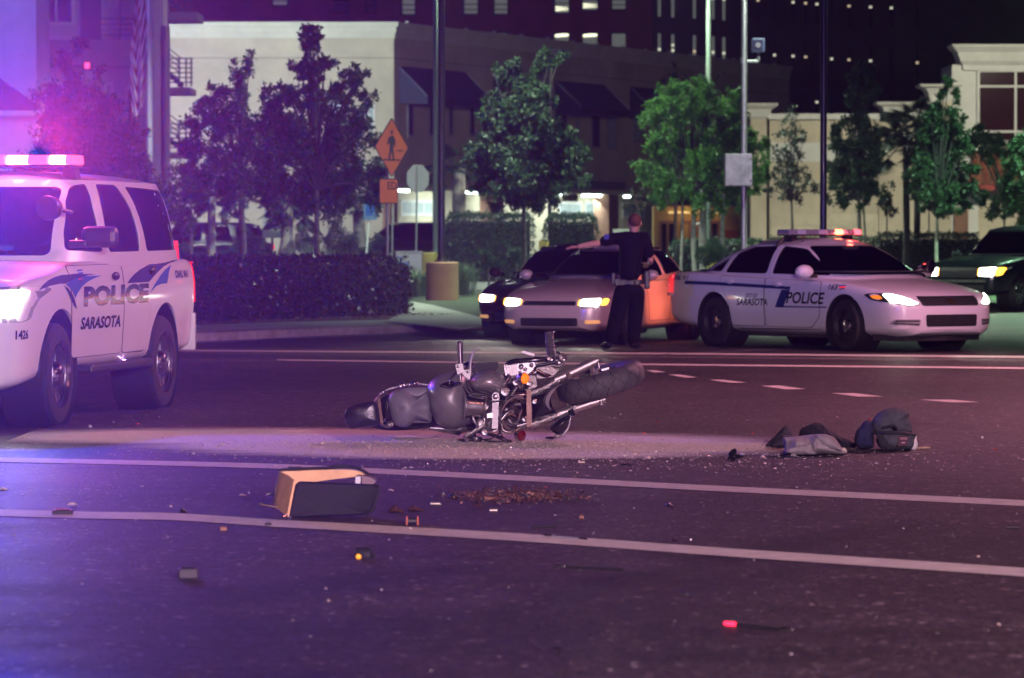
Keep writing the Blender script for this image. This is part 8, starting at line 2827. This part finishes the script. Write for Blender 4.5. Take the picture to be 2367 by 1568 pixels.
lumpbit('brown_scrap', 'brown crumpled scrap between the case and the pale socket', (960, 1182), 40, 16, M_BRL, 3)
lumpbit('black_scrap', 'small black cone shaped scrap above the lower line at the left', (423, 1185), 18, 14, M_BLKPL, 4)
lumpbit('black_scrap', 'flat black scrap near the bottom edge', (1290, 1498), 26, 5, M_BLKPL, 5)
lumpbit('black_scrap', 'black scrap with wires right of the tool spill', (1547, 1170), 18, 10, M_BLKPL, 6)
lumpbit('black_scrap', 'flat dark scrap beside the pale fragments', (1448, 1076), 34, 6, M_JACK, 7)
lumpbit('brown_scrap', 'brown scrap lying behind the dark stick', (1560, 1250), 14, 6, M_BRL, 8)
lumpbit('pale_scrap', 'pale torn scrap with a tail below the police SUV', (515, 1030), 36, 8, mat('pale_scrap_plastic', (.55, .48, .38), .6), 9)
lumpbit('pale_scrap', 'white scrap at the left edge between the two lines', (8, 1133), 26, 8, mat('white_scrap_plastic', (.7, .68, .68), .6), 10)
lumpbit('pale_scrap', 'pale chip beside the black part and the jeans', (1763, 1058), 12, 7, mat('cream_plastic', (.62, .52, .38), .5), 11)
for i, (x, y, w, h, lb) in enumerate([(1375, 1022, 30, 5, 'pale flat flake right of the fallen mirror'), (1545, 1031, 26, 5, 'pale flat flake farthest right in the granules'), (1610, 1048, 22, 5, 'cream flake between the granules and the black part'), (1470, 1052, 30, 6, 'widest cream flake in front of the front wheel'),
                                      (560, 1146, 16, 5, 'small pale chip above the case'), (1420, 1036, 20, 4, 'small pale flake left of the widest one'), (903, 1134, 16, 4, 'pale chip just right of the case top')]):
    lumpbit('pale_flake', lb, (x, y), w, h, mat('cream_flake', (.58, .50, .36), .5, var=.2), 20 + i)
for i, (x, y, w) in enumerate([(318, 1081 - 100, 12), (2010, 990 - 20, 8), (1740, 1003, 7), (1490, 1003, 16), (1520, 976, 6), (2300, 1040, 10), (660, 1125, 6), (1262, 1153 - 25, 8)]):
    lumpbit('red_chip', ['red chip below the police SUV', 'small red chip beyond the rucksack', 'red chip beyond the jeans', 'long red sliver right of the front wheel', 'tiny orange chip beside the front wheel', 'red chip right of the rucksack', 'small red chip above the case', 'red chip at the upper line'][i], (x, y), w, 4, mat('red_lens_chip', (.60, .07, .04), .25), 40 + i)

# ---- uncountable: glass crumbs and grit, dark spilled dirt
def scatter(name, label, cat, n, fn, size, m, seed, flat=.5, cols=None):
    rng = np.random.default_rng(seed)
    vs, fs = [], []
    mi = []
    while len(fs) < n * 5:
        x, y = fn(rng)
        s = size * rng.lognormal(0, .5)
        a = rng.uniform(0, 2 * PI)
        p = [(x + math.cos(a + q * PI / 2 + rng.normal() * .3) * s * rng.uniform(.5, 1), y + math.sin(a + q * PI / 2) * s * rng.uniform(.5, 1)) for q in range(4)]
        b = len(vs)
        h = s * flat * rng.uniform(.4, 1.4)
        vs += [(u_, v_, .009) for u_, v_ in p] + [(u_ * .75 + x * .25 + rng.normal() * s * .1, v_ * .75 + y * .25, .009 + h * rng.uniform(.6, 1.2)) for u_, v_ in p]
        fs += [(b + 4, b + 5, b + 6, b + 7), (b, b + 1, b + 5, b + 4), (b + 1, b + 2, b + 6, b + 5), (b + 2, b + 3, b + 7, b + 6), (b + 3, b, b + 4, b + 7)]
        q = int(rng.integers(0, len(m)))
        mi += [q] * 5
    me = bpy.data.meshes.new(name)
    me.from_pydata(vs, [], fs)
    me.polygons.foreach_set('material_index', mi)
    o = link(name, me, m)
    return tag(o, label, cat, kind='stuff')
def around(cx, cy, rx, ry):
    return lambda r: (cx + r.normal() * rx, cy + r.normal() * ry)
M_CR1 = mat('glass_crumb', (.62, .58, .58), .12, .3, coat=1)
M_CR2 = mat('cream_crumb', (.60, .50, .38), .6)
M_CR3 = mat('grey_crumb', (.28, .26, .28), .5)
def glassfn(r):
    u_ = r.random()
    if u_ < .50:
        return .25 + r.normal() * 1.0, 24.1 + r.normal() * .75
    if u_ < .80:
        return 1.1 + r.normal() * 1.3, 23.6 + r.normal() * .9
    return r.uniform(-4, 4), r.uniform(17, 30)
scatter('glass_crumbs', 'glittering crumbs of broken glass strewn in front of the motorcycle', 'glass crumbs', 3200, glassfn, .0052, [M_CR1, M_CR1, M_CR2, M_CR3], 5)
scatter('grit', 'coarse pale grit among the absorbent granules', 'grit', 7000, lambda r: [(q[0] - .2, q[1]) for q in [(-.2 + r.normal() * 1.0, 25.2 + r.normal() * .50)]][0], .0032, [M_CR2, M_CR2, M_CR3], 6)
scatter('stray_stones', 'small stones and chips scattered over the near road', 'stones', 700, lambda r: (r.uniform(-3.5, 3.5), r.uniform(11, 24)), .0035, [M_CR1, M_CR3, M_CR2], 7)
ctr = gp(1195, 1150)
scatter('spilled_dirt', 'dark brown dirt and small screws spilled beyond the case', 'dirt', 2400, lambda r: (ctr.x + r.normal() * .17 - .02, ctr.y + r.normal() * .26), .0055, [M_BRL, M_BRL, M_BLKPL, M_RUST], 8, .7)
scatter('leaf_litter', 'fallen leaves and chips on the mulch below the clipped hedge', 'litter', 1500, lambda r: (lambda f: (-9.2 + 7.4 * f + r.normal() * .25 + .55, 51.2 + 13.2 * f + r.normal() * .3 - .55))(r.random()), .02, [M_BRL, M_MULCH, M_RUST], 9, .4)
bpy.data.objects['leaf_litter'].location.z = .135
